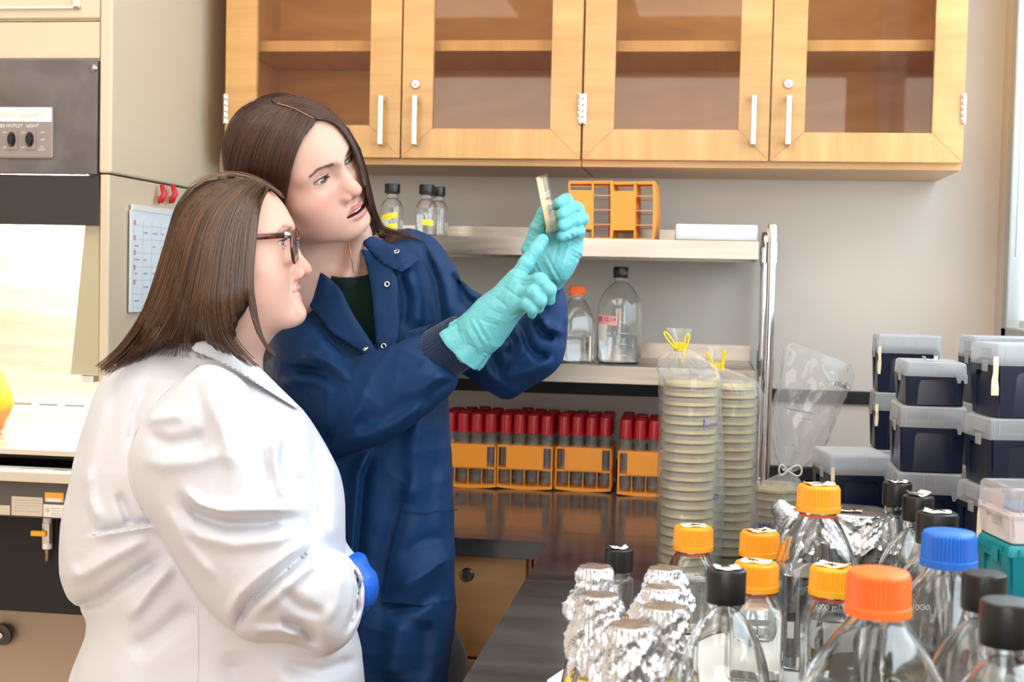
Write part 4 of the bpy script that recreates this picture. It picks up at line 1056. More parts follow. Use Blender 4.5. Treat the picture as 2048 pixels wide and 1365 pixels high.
stack(2030, 1.42, .110, .085, [
    (.058, 'box with clear lid and off-white base on the teal box, right edge', dict(lid_h=.032, lid_m=clearlid, base_m=mat('offwhite_plastic', (.74, .66, .62), .5))),
    (.055, 'teal plastic box beneath the clear-lidded one at the right edge', dict(lid_h=.012, base_m=teal, lid_m=mat('teal_lid', (0, .24, .28), .4))),
    (.080, 'grey-lidded navy tip box under the teal box at the right edge', dict(lid_h=.026, dpx=-6, tapes=[(.0, 1, .02, .03)])),
    (1.175-CT-.193, 'navy tip box at the foot of the right edge pile', dict(lid_h=.026, dpx=-6))], 1.175, rot=.20)
tmp = [o for o in bpy.data.objects if o.get('label', '').startswith('short navy tip box with curled')][0]
tape_patch(tmp, .0615, .02, .012, .3, tapew, 5, .010)
# ------------------------------------------------------------------ petri dishes in sleeves
def make_dish():
    t = thing('petri_dish', 'x', 'petri dish', (0, 0, 0), 0, 'x')
    MB().lathe([(0, 0), (.0432, 0), (.0436, .0004), (.0436, .0122), (.0426, .0122), (.0426, .0012), (0, .0012)], 44).build('dish', dishplastic, t, True, 40)
    MB().lathe([(0, .0013), (.0424, .0013), (.0424, .0062), (0, .0060)], 40).build('agar', agar, t, True, 40)
    MB().lathe([(0, .0138), (.0458, .0138), (.0464, .0132), (.0464, .0048), (.0454, .0048), (.0454, .0128), (0, .0129)], 44).build('lid', dishplastic, t, True, 40)
    return t
dish0 = make_dish(); index_kids(); PIT = .0150
ordn = ['topmost', 'second', 'third', 'fourth', 'fifth', 'sixth', 'seventh', 'eighth', 'ninth', 'tenth', 'eleventh', 'twelfth', 'thirteenth', 'fourteenth', 'fifteenth', 'sixteenth', 'seventeenth', 'eighteenth', 'nineteenth', 'twentieth', 'twenty-first', 'twenty-second', 'twenty-third']
fd = True
def dish_stack(cx, cy, n, nm, grp):
    global fd
    for k in range(n):
        idx = n-1-k; lab = f'petri dish, {ordn[idx]}{" from the top" if idx else ""} in the {nm}'
        L_ = (cx+random.uniform(-.0006, .0006), cy+random.uniform(-.0006, .0006), CT+.0015+k*PIT)
        if fd: o = dish0; o.location = L_; o['label'] = lab; fd = False
        else: o = dup(dish0, L_, random.uniform(0, 6), lab)
        o['group'] = grp
c1 = Vector((PY(1378, 900, 2.19).x, 2.19, 0)); c2 = Vector((.042, 2.36, 0)); c3 = Vector((PY(1552, 1000, 2.60).x, 2.60, 0))
dish_stack(c1.x, c1.y, 21, 'taller bagged stack nearer the camera', 'dishes in the nearer sleeve')
dish_stack(c2.x, c2.y, 20, 'second bagged stack behind the nearer', 'dishes in the second sleeve')
dish_stack(c3.x, c3.y, 6, 'short bagged stack behind the foil', 'dishes in the short sleeve')
def sleeve(name, label, c, z1, neck, seed, top=.05, R=.0495, slack=(.006, .0)):
    """bag around a stack: closed film from the worktop up to the tied neck and flared end"""
    t = thing(name, label, 'bag', (c.x, c.y, CT+.0006)); H = z1-CT; N = 96; secs = []; r = np.random.default_rng(seed); ph = r.uniform(0, 6.28, 20)
    zs_ = list(np.linspace(0, H, 46))+[H+(neck-H)*k/12 for k in range(1, 13)]+[neck+top*k/8 for k in range(1, 9)]
    for z in zs_:
        ring = []
        for i in range(N):
            a = 2*PI*i/N
            if z <= H:
                rr = R+.0012*math.sin(3*a+ph[0]+z*14)+.0011*math.sin(7*a+ph[1]-z*31)+slack[0]*max(0, math.cos(a-slack[1]))**6*(.6+.4*math.sin(z*22+ph[2]))+.0007*math.sin(z*130+2*a+ph[3])*math.sin(2*a+z*17)
                if z < .006: rr *= .94+.06*z/.006
            elif z <= neck:
                s = (z-H)/(neck-H); rr = R*(1-s)**.8*(.98-.15*s)+.0055+(.0045*math.sin(9*a+ph[4]+5*s)+.003*math.sin(15*a+ph[5]))*math.sin(s*PI)*1.0
                rr += .006*math.sin(a*4+ph[9])*s*(1-s)*2
            else:
                s = (z-neck)/top; rr = .0055+.014*s**1.2+(.006*math.sin(5*a+ph[6]+3*s)+.003*math.sin(11*a+ph[7]))*s
            ring.append((rr*math.cos(a)*(1 if z <= neck else .9), rr*math.sin(a)*(1 if z <= neck else .35+.3*(1-(z-neck)/top)), z))
        secs.append(ring)
    mb = MB().sections(secs, cap0=True, cap1=False); mb.build('film', film, t, True)
    return t
nk1 = PY(1358, 695, 2.19).z-CT
sl = sleeve('plate_sleeve', 'tall clear plastic sleeve tied with a yellow twist, nearer the camera', c1, PY(1378, 745, 2.19).z, nk1, 3, top=.03, slack=(.010, .2))
nk2 = PY(1440, 735, 2.36).z-CT
s2_ = sleeve('plate_sleeve', 'tall clear plastic sleeve tied with yellow, standing behind the nearer sleeve', c2, PY(1480, 760, 2.36).z, nk2, 8, top=.035, slack=(.012, .4))
ytie = mat('yellow_wire', (.92, .62, .01), .35)
def twist(name, label, pc, loops, seed=0):
    t = thing(name, label, 'tie', pc); mb = []
    coil = [(math.cos(a)*.0085, math.sin(a)*.0085, -.007+.014*a/(2*PI*4.5)) for a in np.linspace(0, 2*PI*4.5, 70)]
    MB().tube(coil, .0017, 7).build('coil', ytie, t, True)
    for pts in loops: MB().tube(pts, .0016, 7).build('loop', ytie, t, True)
    return t
def loop_pts(base, tip, wid, y=-.009):
    b = Vector((base[0], y, base[1])); e = Vector((tip[0], y, tip[1])); n_ = Vector((-(e.z-b.z), 0, e.x-b.x)).normalized()*wid
    out = []
    for k in range(25):
        s = k/24; a = s*2*PI; out.append(b+(e-b)*(1-math.cos(a))/2+n_*math.sin(a)*(.45+.55*(1-math.cos(a))/2))
    return out
tw1 = twist('twist_tie', 'yellow plastic twist tie looped round the neck of the nearer plate sleeve', (c1.x+.000, c1.y, CT+nk1), [loop_pts((-.006, -.002), (-.026, .024), .004), loop_pts((.006, -.006), (.012, .022), .004), [Vector((.008, -.009, .002)), Vector((.006, -.012, -.012)), Vector((.002, -.012, -.024))]])
tw2 = twist('twist_tie', 'yellow plastic twist tie on the sleeve behind, one long end pointing down', (c2.x, c2.y, CT+nk2), [loop_pts((.006, -.002), (.010, .030), .0025), loop_pts((-.004, -.01), (-.020, .026), .0022), [Vector((-.006, -.009, .004)), Vector((.0, -.012, -.020)), Vector((.004, -.012, -.034))]])
for tw, (px, py), c_, nk in ((tw1, (1361, 690), c1, nk1), (tw2, (1437, 728), c2, nk2)):
    pp = PY(px, py, c_.y); tw.location.x = pp.x
# shear the sleeve necks toward their ties
for o, c_, nk, px in ((sl, c1, nk1, 1361), (s2_, c2, nk2, 1437)):
    dxn = PY(px, 700, c_.y).x-c_.x; me = o.children[0].data if o.children else [x for x in bpy.data.objects if x.parent == o][0].data
    Hs = nk-.055
    for v in me.vertices:
        if v.co.z > Hs: s = min(1, (v.co.z-Hs)/(nk-Hs)); v.co.x += dxn*s*s*(3-2*s)
curved_text(sl, 'TO OPEN', .0065, .056, .62, .245, inkblue); curved_text(sl, 'Tear al', .0042, .056, .62, .239, inkblue)
curved_text(sl, '↑', .016, .0565, .45, .242, inkblue) if False else None
MB().tube([(.0565*math.sin(.42), -.0565*math.cos(.42), .236), (.0565*math.sin(.42), -.0565*math.cos(.42), .250)], .0005, 5).lathe([(0, .254), (.0018, .249), (0, .249)], 8, (.0565*math.sin(.42), -.0565*math.cos(.42), 0)).build('printed_arrow', inkblue, sl)
MB().lathe([(.0040, 0), (.0052, 0), (.0052, .0003), (.0040, .0003)], 24, (.0545*math.sin(.95), -.0545*math.cos(.95), .128), (Matrix.Rotation(.95, 3, 'Z') @ Euler((PI/2, 0, 0)).to_matrix()), close=True).build('printed_ring', inkblue, sl)
film2 = thin_glass('creased_film', (.95, .95, .95), (.75, .76, .78), ior=1.6, rough=.05, fog=(.93, .92, .92), fogf=.20)
# third bag: short stack with an inflated loose end
t3 = thing('plate_sleeve', 'loose clear plastic sleeve with its empty end standing up, tied low with string', 'bag', (c3.x, c3.y, CT+.0006))
Yb = c3.y
path = [(1562, 1075, 108, .9), (1556, 1040, 112, .95), (1556, 1000, 110, .9), (1560, 975, 98, .8), (1572, 955, 50, .9), (1578, 945, 16, 1), (1584, 935, 44, .8), (1592, 915, 78, .6), (1600, 880, 104, .5), (1606, 840, 118, .5), (1616, 800, 126, .45), (1628, 760, 128, .35), (1640, 725, 124, .2), (1646, 708, 112, .06)]
secs = []; N = 88; r = np.random.default_rng(4); ph = r.uniform(0, 6.28, 20); K = 64
pa_ = np.array(path); tt = np.linspace(0, len(path)-1, K)
for q in tt:
    i = min(int(q), len(path)-2); f_ = q-i
    x_, y__, w_, e_ = [pa_[i][k]*(1-f_)+pa_[i+1][k]*f_ for k in range(4)]
    c_ = PY(x_, y__, Yb); hw = w_/2/F_PX*Yb; ring = []
    up_ = q > 5.3
    for j in range(N):
        a = 2*PI*j/N; cr = (.20 if up_ else .03)*(math.sin(5*a+ph[0]+q*1.3)*.5+math.sin(9*a+ph[1]-q*2.1)*.35+math.sin(3*a+q*.9+ph[2])*.4+abs(math.sin(7*a+q*3.1+ph[3]))*.4)
        rr = hw*(1+cr*.6); tilt = (-.35 if up_ and q > 11 else 0)
        ring.append((c_.x-t3.location.x+rr*math.cos(a), max(-.2, rr*e_*math.sin(a)), c_.z-t3.location.z+rr*math.cos(a)*tilt))
    secs.append(ring)
zmin = min(p[2] for p in secs[0]); secs[0] = [(p[0], p[1], .0005) for p in secs[0]]
MB().sections(secs, cap0=True, cap1=False).build('film', film2, t3, True)
tie = PY(1575, 945, Yb-.02)
st = thing('string_tie', 'white string tied in a bow round the neck of the loose sleeve', 'tie', tie)
strm = mat('white_string', (.80, .78, .72), .7)
bow = [Vector((0, 0, 0))+Vector(((.026 if s else .016)*math.sin(a)*(1 if s else -1), -.004, .010*math.sin(2*a)+.004)) for s in (0, 1) for a in np.linspace(0, PI, 14)]
MB().tube(bow, .0017, 7).build('bow', strm, st, True)
MB().tube([(.008*math.cos(a), .018+.009*math.sin(a), .002) for a in np.linspace(0, 2*PI, 20)], .0018, 7).build('wrap', strm, st, True)
def flat_text(t, s, size, px, py, Y, m, name='lettering', rz=0, rot=0):
    p = PY(px, py, Y)-Vector(t.location)
    return text_obj(s, size, Matrix.Translation(p) @ Euler((PI/2, 0, rz)).to_matrix().to_4x4() @ Matrix.Rotation(rot, 4, 'Z'), m, t, name, thick=.0001)
flat_text(t3, 'rant', .022, 1524, 1050, Yb-.058, inkblue)
pb_ = mat('faded_blue_print', (.12, .16, .42), .7)
flat_text(t3, '~~~~~', .016, 1600, 822, Yb-.038, pb_, rot=-.15); flat_text(t3, '- ~ - ~', .009, 1610, 838, Yb-.038, pb_, rot=-.15)
flat_text(t3, '~ - ~ -', .009, 1582, 890, Yb-.035, pb_, rot=-.1); flat_text(t3, '- ~ -', .009, 1590, 905, Yb-.032, pb_, rot=-.1)
# ------------------------------------------------------------------ heads
def lip_fields(a, o):
    my = o.get('mouth_y', 0); op = o.get('open', 0); sm = o.get('smile', 0); fl = o.get('full', 1.); cw = o.get('mouth_w', .0245)+sm*.4
    up = s_chain(a, [(0, .0975+my, -.0640+op*.3), (.008, .0972+my, -.0628+op*.3), (.0165, .0925+my, -.0660+sm*.4), (cw, .0835+my*.7, -.0697+sm)], [.0042*fl, .0043*fl, .0031*fl, .0012])
    lo = s_chain(a, [(0, .0962+my, -.0765-op), (.009, .0948+my, -.0762-op), (.017, .0903+my, -.0738-op*.6), (cw-.0005, .0832+my*.7, -.0705+sm)], [.0058*fl, .0056*fl, .0042*fl, .0012])
    return up, lo, cw
def head_sdf(o):
    """skin surface of a female head and neck in its own frame (x right, y forward, z up), metres"""
    g = o.get
    cy, cz = g('chin', (0., 0.)); ny = g('nasion', 0.); open_ = g('open', 0.); ws = g('wide', 1.); ek = g('eye_open', .0048); nt = g('nose', (0., 0.)); mz = g('mouth_y', 0.)
    smile = g('smile', 0.); fat = g('fat', 0.)
    cr = g('cran', ((0, -.010, .037), (.0745, .098, .074)))
    def f(P):
        P = P.astype(np.float32); a = P.copy(); a[:, 0] = np.abs(a[:, 0])/ws
        d = s_ell(a, *cr)
        d = smin(d, s_ell(a, (0, .030, .012), (.060, .0625, .070)), .03)
        d = smin(d, s_ell(a, (0, .030, -.036), (.053, .056, .066)), .03)
        d = smin(d, s_cap(a, (.010, .0795+ny*.3, .018), (.044, .063, .016), .0095, .0095), .018)
        d = smin(d, s_ell(a, (.043, .048, -.032), (.022, .024, .017)), .03)
        d = smin(d, s_ell(a, (.035, .046, -.058), (.026+fat, .034, .030)), .026)
        d = smin(d, s_cap(a, (.050+fat*.6, .010, -.064), (.016, .068+cy*.8, -.098+cz), .018+fat*.5, .015), .030)
        d = smin(d, s_cap(a, (.056, -.004, -.018), (.051, .008, -.062), .013, .015), .03)
        d = smin(d, s_ell(a, (0, .0795+cy, -.0985+cz), (.021, .0165, .0150)), .018)
        d = smin(d, s_ell(a, (0, .0625+mz, -.069), (.029, .031, .027)), .022)
        d = smin(d, s_ell(a, (0, .030, -.086-fat*.6), (.040+fat, .048, .020+fat*.5)), .03)
        # neck
        n0, n1 = g('neck', ((0, -.022, -.060), (0, -.040, -.210)))
        d = smin(d, s_cap(P, n0, n1, .050+fat*.5, .054+fat*.4), .035)
        # sockets
        d = smax(d, -s_ell(a, (.031, .0975, .001), (.0185, .019, .0135)), .016)
        d = smax(d, -s_ell(a, (.0175, .0935+ny*.6, .004), (.008, .012, .010)), .012)
        # nose
        bx = nt
        n_ = s_cap(a, (0, .0805+ny, .010), (0, .1010+bx[0]*.7, -.030+bx[1]*.8), .0062, .0072)
        n_ = smin(n_, s_ell(a, (0, .0955+bx[0]*.5, -.034+bx[1]), (.0125, .0155, .0110)), .010)
        n_ = smin(n_, s_ell(a, (0, .1065+bx[0], -.0385+bx[1]), (.0082, .0086, .0076)), .006)
        n_ = smin(n_, s_ell(a, (.0125, .0955+bx[0]*.6, -.0425+bx[1]), (.0062, .0095, .0078)), .005)
        n_ = smin(n_, s_cap(a, (0, .1035+bx[0], -.0445+bx[1]), (0, .093, -.0500), .0035, .0042), .004)
        n_ = smax(n_, -s_ell(a, (.0070, .0995+bx[0]*.8, -.0500+bx[1]), (.0036, .0062, .0045)), .003)
        d = smin(d, n_, .010)
        # eyes: lids and opening
        ex, ey, ez = .031, g('ey', .0685), .0
        lid = np.linalg.norm(a-A((ex, ey, ez)), axis=1)-.0140
        d = smin(d, lid, .006)
        u = (a[:, 0]-ex); v = a[:, 2]-ez+.12*u*(-1)
        hh = ek*np.maximum(1-(u/.0145)**2, -1); top = hh*1.12; bot = -hh*.75+.0004
        wedge = np.maximum(np.maximum(v-top, bot-v), np.maximum(np.abs(u)-.0142, ey+.0015-a[:, 1]))
        d = smax(d, -wedge, .0014)
        d = smax(d, -(np.linalg.norm(a-A((ex, ey, ez)), axis=1)-.01225), .0008)
        crease = np.exp(-((v-top-.0042)/.0012)**2)*np.exp(-(u/.012)**4)*(a[:, 1] > .06)
        d = d+crease*.0009
        bag = np.exp(-((v-bot+.0062)/.0016)**2)*np.exp(-(u/.011)**4)*(a[:, 1] > .06); d = d+bag*.0005*g('age', .4)
        # lips
        cz_ = smile
        up, lo, cw = lip_fields(a, o)
        my = mz
        d = smin(d, up, .003); d = smin(d, lo, .003)
        if open_ > .0015:
            q = s_ell(a, (0, .096+my, -.0702-open_*.35), (.0215, .018, .0008+open_*.8))
            d = smax(d, -q, .0014)
        else:
            ln = s_chain(a, [(0, .1035+my, -.0702), (.010, .1020+my, -.0702+cz_*.2), (cw+.001, .0880+my*.7, -.0700+cz_)], [.0012, .0012, .0009]); d = smax(d, -ln, .0016)
        d = smax(d, -s_cap(a, (0, .1015+my, -.0535), (0, .1045+my, -.0600), .0022, .0020), .004)
        # nasolabial fold
        nf, _, _ = seg2(a[:, 0], a[:, 2], [(.0185, -.042), (.027, -.056), (.0335, -.070)])
        d = d+np.exp(-(nf/.0028)**2)*(a[:, 1] > .05)*.0010*g('age', .4)
        if g('age', 0) > .8:
            nf, _, _ = seg2(a[:, 0], a[:, 2], [(.030, -.082), (.029, -.093), (.022, -.104)]); d = d+np.exp(-(nf/.003)**2)*(a[:, 1] > .04)*.0010
        return d
    return f
def my_(o): return o.get('mouth_y', 0)
def head_masks(V, o):
    a = V.copy(); a[:, 0] = np.abs(a[:, 0])/o.get('wide', 1); ey = o.get('ey', .0685)
    up, lo, cw = lip_fields(a, o)
    lip = np.clip(1-np.maximum(np.minimum(up, lo), 0)/.0011, 0, 1)
    chk = np.exp(-(((a[:, 0]-.043)/.020)**2+((a[:, 2]+.034)/.020)**2))*(a[:, 1] > .02)
    nos = np.exp(-(((a[:, 0])/.016)**2+((a[:, 2]+.038)/.014)**2))*(a[:, 1] > .085)
    eye = np.exp(-(((a[:, 0]-.031)/.016)**2+((a[:, 2]-.000)/.009)**2))*(a[:, 1] > .06)
    u = a[:, 0]-.031; v = a[:, 2]-.12*u; hh = o.get('eye_open', .0048)*np.maximum(1-(u/.0145)**2, 0)
    lash = (np.exp(-((v-hh*1.12-.0003)/.0015)**2)+.55*np.exp(-((v+hh*.75)/.0008)**2))*(np.abs(u) < .0152)*(a[:, 1] > ey-.004); lash = np.clip(lash, 0, 1)
    op = o.get('open', 0)
    if op > .0015:
        q = s_ell(a, (0, .096+my_(o), -.0702-op*.35), (.0215, .018, .0008+op*.8)); lip = np.where(q < .0006, -1., lip)
    return lip, chk, nos, eye, lash
def skin_mat(name, rough=.48):
    m = mat(name, (.8, .6, .5), rough, sss=.22, spec=.4)
    N, L, b = nodes(m); b.inputs['Subsurface Radius'].default_value = (1, .35, .2); b.inputs['Subsurface Scale'].default_value = .006
    at = N.new('ShaderNodeAttribute'); at.attribute_name = 'tint'
    L.new(at.outputs['Color'], b.inputs['Base Color'])
    tc = N.new('ShaderNodeTexCoord'); nz = N.new('ShaderNodeTexNoise'); nz.inputs['Scale'].default_value = 900; nz.inputs['Detail'].default_value = 3
    L.new(tc.outputs['Object'], nz.inputs['Vector']); bp = N.new('ShaderNodeBump'); bp.inputs['Strength'].default_value = .12; bp.inputs['Distance'].default_value = .0006
    L.new(nz.outputs['Fac'], bp.inputs['Height']); L.new(bp.outputs['Normal'], b.inputs['Normal'])
    return m
def lerp3(base, c, w): return base*(1-w[:, None])+np.array(c)[None]*w[:, None]
def tube_mesh(P, R, n=4):
    """P: (S,K,3) strands, R: (S,K) radii -> verts, quads"""
    S, K, _ = P.shape
    T = np.gradient(P, axis=1); T /= np.maximum(np.linalg.norm(T, axis=2, keepdims=True), 1e-9)
    up = np.cross(T, np.array([.31, .87, .38])); up /= np.maximum(np.linalg.norm(up, axis=2, keepdims=True), 1e-9); sd = np.cross(T, up)
    an = 2*PI*np.arange(n)/n
    V = P[:, :, None, :]+R[:, :, None, None]*(np.cos(an)[None, None, :, None]*up[:, :, None, :]+np.sin(an)[None, None, :, None]*sd[:, :, None, :])
    idx = np.arange(S*K*n).reshape(S, K, n); a = idx[:, :-1, :]; b = idx[:, 1:, :]
    Q = np.stack([a, np.roll(a, -1, 2), np.roll(b, -1, 2), b], -1).reshape(-1, 4)
    return V.reshape(-1, 3).astype(np.float32), Q.astype(np.int32)
def hair_mat(name, c0, c1, rough=.36):
    m = mat(name, c0, rough, spec=.55)
    N, L, b = nodes(m); at = N.new('ShaderNodeAttribute'); at.attribute_name = 'tint'; L.new(at.outputs['Color'], b.inputs['Base Color'])
    b.inputs['Anisotropic'].default_value = .0
    return m
def resample(pts, n):
    p = np.array(pts, float); s = np.r_[0, np.cumsum(np.linalg.norm(np.diff(p[:, :2], axis=0), axis=1))]; t = np.linspace(0, s[-1], n)
    # smooth (Catmull-like) by dense linear then filtering
    q = np.stack([np.interp(t, s, p[:, k]) for k in range(p.shape[1])], 1)
    for _ in range(2): q[1:-1] = q[1:-1]*.5+(q[:-2]+q[2:])*.25
    return q
def strands_from_guides(guides, bvh, per, K, rad, lift, seed, jitter=2.0, clump=0., Ydef=2.0, taper=.35, wave=0.):
    """guides: polylines (px, py); strands run between neighbours, laid on the hair surface"""
    r = np.random.default_rng(seed); G_ = [resample(g, K) for g in guides]; out = []; rr = []; tone = []
    for gi in range(len(G_)-1):
        for s in range(per):
            w = (s+r.uniform(0, 1))/per; line = G_[gi]*(1-w)+G_[gi+1]*w
            line = line+r.normal(0, jitter*.35, 2)[None]+np.cumsum(r.normal(0, jitter*.10, (K, 2)), axis=0)
            if wave: line[:, 0] += wave*np.sin(np.linspace(0, 5, K)+r.uniform(0, 6))
            cut = r.uniform(.82, 1.0)
            L0 = resample(line[:max(4, int(K*cut))], K); pts = []; Y = None; lf = lift[0]+(lift[1]-lift[0])*r.uniform()
            for k in range(K):
                d = ray(L0[k, 0], L0[k, 1]); d.normalize(); hit = bvh.ray_cast(CAM, d, 8)
                if hit[0] is not None: D = (hit[0]-CAM).length-lf; pts.append([d, D])
                else: pts.append([d, None])
            Ds = [p[1] for p in pts]; known = [k for k in range(K) if Ds[k] is not None]
            if not known: continue
            Dn = np.interp(np.arange(K), known, [Ds[k] for k in known])
            for _ in range(1): Dn[1:-1] = Dn[1:-1]*.5+(Dn[:-2]+Dn[2:])*.25
            out.append([list(CAM+pts[k][0]*float(Dn[k])) for k in range(K)])
            t_ = np.linspace(0, 1, K); rr.append(rad*r.uniform(.7, 1.25)*(1-(1-taper)*t_**3)); tone.append(r.uniform())
    P = np.array(out); R_ = np.array(rr)
    return P, R_, np.array(tone)
def hair_object(name, P, R_, tone, c0, c1, m, parent, n=4):
    V, Q = tube_mesh(P, R_, n); me = np_mesh(name, V, Q)
    S, K = R_.shape; t = np.repeat(tone, K*n)[:, None]
    col = np.array(c0)[None]*(1-t)+np.array(c1)[None]*t
    vcol(me, 'tint', col); return meshobj(name, me, m, parent, world=parent is not None)
def ortho(R): 
    U, _, Vt = np.linalg.svd(np.array(R)); return U @ Vt
def eyeball(parent, M, side, look, iris, o):
    """M 4x4 head matrix; look: yaw,pitch of the gaze relative to the head"""
    ws = o.get('wide', 1); c = np.array([side*.031*ws, o.get('ey', .0685), 0]); r = .0117
    V = []; F = []; nu, nv = 32, 24; cols = []
    for j in range(nv+1):
        th = PI*j/nv
        for i in range(nu):
            ph = 2*PI*i/nu; p = np.array([math.sin(th)*math.cos(ph), math.cos(th), math.sin(th)*math.sin(ph)])
            bulge = .0009*math.exp(-(th/.42)**2); V.append(p*(r+bulge))
            cols.append((.004, .004, .004) if th < .20 else (iris if th < .53 else (np.array(iris)*.3 if th < .59 else (.58, .53, .51))))
    for j in range(nv):
        for i in range(nu): F.append((j*nu+i, j*nu+(i+1) % nu, (j+1)*nu+(i+1) % nu, (j+1)*nu+i))
    V = np.array(V); R_ = np.array(Euler((look[1], 0, look[0])).to_matrix()); V = V @ R_.T+c
    V = V @ M[:3, :3].T+M[:3, 3]
    me = np_mesh('eye', V, np.array(F)[:, ::-1]); vcol(me, 'tint', np.array(cols))
    em = mat('eye_surface', (.7, .7, .7), .08, coat=1.0)
    if not em.get('done'):
        N, L, b = nodes(em); at = N.new('ShaderNodeAttribute'); at.attribute_name = 'tint'; L.new(at.outputs['Color'], b.inputs['Base Color']); em['done'] = 1
    return meshobj("eye", me, em, parent, world=parent is not None)
def face_hairs(name, parent, M, bvh, roots, dirs, K, rad, m, col, lift=.0006, curl=None):
    """short hairs (brows, lashes) in head coordinates laid over the skin"""
    P = []; 
    for p, d in zip(roots, dirs):
        p = Vector(p); d = Vector(d); pts = []
        for k in range(K):
            q = p+d*(k/(K-1))+(Vector(curl)*((k/(K-1))**2) if curl is not None else Vector())
            w = Vector(M[:3, :3] @ np.array(q)+M[:3, 3]) if not isinstance(M, Matrix) else M @ q
            pts.append(w)
        if bvh is not None:
            fw = Vector(M[:3, 1]); np_ = []
            for w in pts:
                h = bvh.ray_cast(w+fw*.04, -fw, .08)
                np_.append((h[0]+h[1]*lift) if h[0] is not None else w)
            pts = np_
        P.append([list(x) for x in pts])
    P = np.array(P); R_ = np.tile(rad*np.linspace(1, .4, K), (len(P), 1))
    return hair_object(name, P, R_, rng.uniform(0, 1, len(P)), col, tuple(min(1, c*1.5) for c in col), m, parent, 3)
def build_head_mesh(M, o, extra=None, h=.00165, lo=(-.10, -.13, -.20), hi=(.10, .135, .125), skin=(.86, .60, .50)):
    f = head_sdf(o); V, Q = sdf_mesh(f, lo, hi, h)
    lip, chk, nos, eye, lash = head_masks(V, o)
    c = np.tile(np.array(skin, float), (len(V), 1))
    n_ = vnoise(V, 160, 3)*.5+vnoise(V, 420, 5)*.5
    c = c*(1+.025*n_[:, None])
    c = lerp3(c, np.array(skin)*np.array([.98, .80, .78]), np.clip(chk*o.get('blush', .7), 0, 1))
    c = lerp3(c, np.array(skin)*np.array([.98, .78, .75]), np.clip(nos*o.get('nose_red', .7), 0, 1))
    c = lerp3(c, np.array(skin)*np.array([.88, .80, .80]), eye*.35)
    c = lerp3(c, o.get('lip', (.62, .27, .25)), lip*.85)
    c = lerp3(c, (.10, .05, .04), lash*o.get('liner', .5))
    W_ = V @ M[:3, :3].T+M[:3, 3]
    return W_, Q, c

# ------------------------------------------------------------------ forms inflated from outlines at a real distance
class Outline:
    """2-D signed distance (pixels) of a closed outline, sampled on a grid"""
    def __init__(s, pts, step=3., pad=90, smooth=2):
        p = np.array(pts, float)
        if smooth:
            for _ in range(smooth): 
                q = np.roll(p, -1, 0); p = np.stack([p*.75+q*.25, p*.25+q*.75], 1).reshape(-1, 2)
        s.x0, s.y0 = p.min(0)-pad; s.step = step; nx, ny = np.ceil((p.max(0)+pad-[s.x0, s.y0])/step).astype(int)+2
        X, Y = np.meshgrid(s.x0+step*np.arange(nx), s.y0+step*np.arange(ny), indexing='ij'); u = X.ravel(); v = Y.ravel()
        best = np.full(u.shape, 1e9); ins = np.zeros(u.shape, bool)
        for i in range(len(p)):
            a, b = p[i], p[(i+1) % len(p)]; d = b-a; h = np.clip(((u-a[0])*d[0]+(v-a[1])*d[1])/(d @ d+1e-9), 0, 1)
            best = np.minimum(best, (u-a[0]-h*d[0])**2+(v-a[1]-h*d[1])**2)
            c = (a[1] > v) != (b[1] > v); xi = a[0]+(v-a[1])/(b[1]-a[1]+1e-12)*(b[0]-a[0]); ins ^= c & (u < xi)
        g = np.sqrt(best); s.g = np.where(ins, -g, g).reshape(nx, ny)
    def __call__(s, u, v):
        fx = (u-s.x0)/s.step; fy = (v-s.y0)/s.step; nx, ny = s.g.shape
        ox = np.maximum(np.maximum(-fx, fx-(nx-1.01)), 0); oy = np.maximum(np.maximum(-fy, fy-(ny-1.01)), 0)
        fx = np.clip(fx, 0, nx-1.01); fy = np.clip(fy, 0, ny-1.01); i = fx.astype(int); j = fy.astype(int); a = fx-i; b = fy-j; g = s.g
        return g[i, j]*(1-a)*(1-b)+g[i+1, j]*a*(1-b)+g[i, j+1]*(1-a)*b+g[i+1, j+1]*a*b+np.hypot(ox, oy)*s.step
def inflate(P, uv, ol, Yc, L, hm):
    u, v = uv; Y = P[:, 1]; yc = Yc(u, v) if callable(Yc) else Yc
    hh = hm(u, v) if callable(hm) else hm
    s_ = -ol(u, v)*yc/F_PX; t = np.minimum(s_, L)
    return np.sqrt((L-t)**2+((Y-yc)*L/hh)**2)-L
def creases(P, s, seed, amp):
    a = vnoise(P*np.array([1, 1, .55], np.float32), s, seed); b = vnoise(P*np.array([1, 1, 1.3], np.float32), s*1.9, seed+1)
    return amp*((1-np.abs(a))**4+.45*(1-np.abs(b))**5)
FF = {}
def folds(u, v, lst):
    """the fold heights, tabulated once on a fine grid"""
    k = id(lst)
    if k not in FF:
        al = np.array([q[:2] for pts, *_ in lst for q in pts], float); x0, y0 = al.min(0)-70; x1, y1 = al.max(0)+70; st = 1.5
        X, Y = np.meshgrid(np.arange(x0, x1, st), np.arange(y0, y1, st), indexing='ij'); FF[k] = (x0, y0, st, folds_raw(X.ravel(), Y.ravel(), lst).reshape(X.shape), lst)
    x0, y0, st, g, _ = FF[k]; nx, ny = g.shape
    fx = (u-x0)/st; fy = (v-y0)/st; ok = (fx >= 0) & (fy >= 0) & (fx < nx-1) & (fy < ny-1); fx = np.clip(fx, 0, nx-1.01); fy = np.clip(fy, 0, ny-1.01)
    i = fx.astype(int); j = fy.astype(int); a = fx-i; b = fy-j
    return (g[i, j]*(1-a)*(1-b)+g[i+1, j]*a*(1-b)+g[i, j+1]*(1-a)*b+g[i+1, j+1]*a*b)*ok
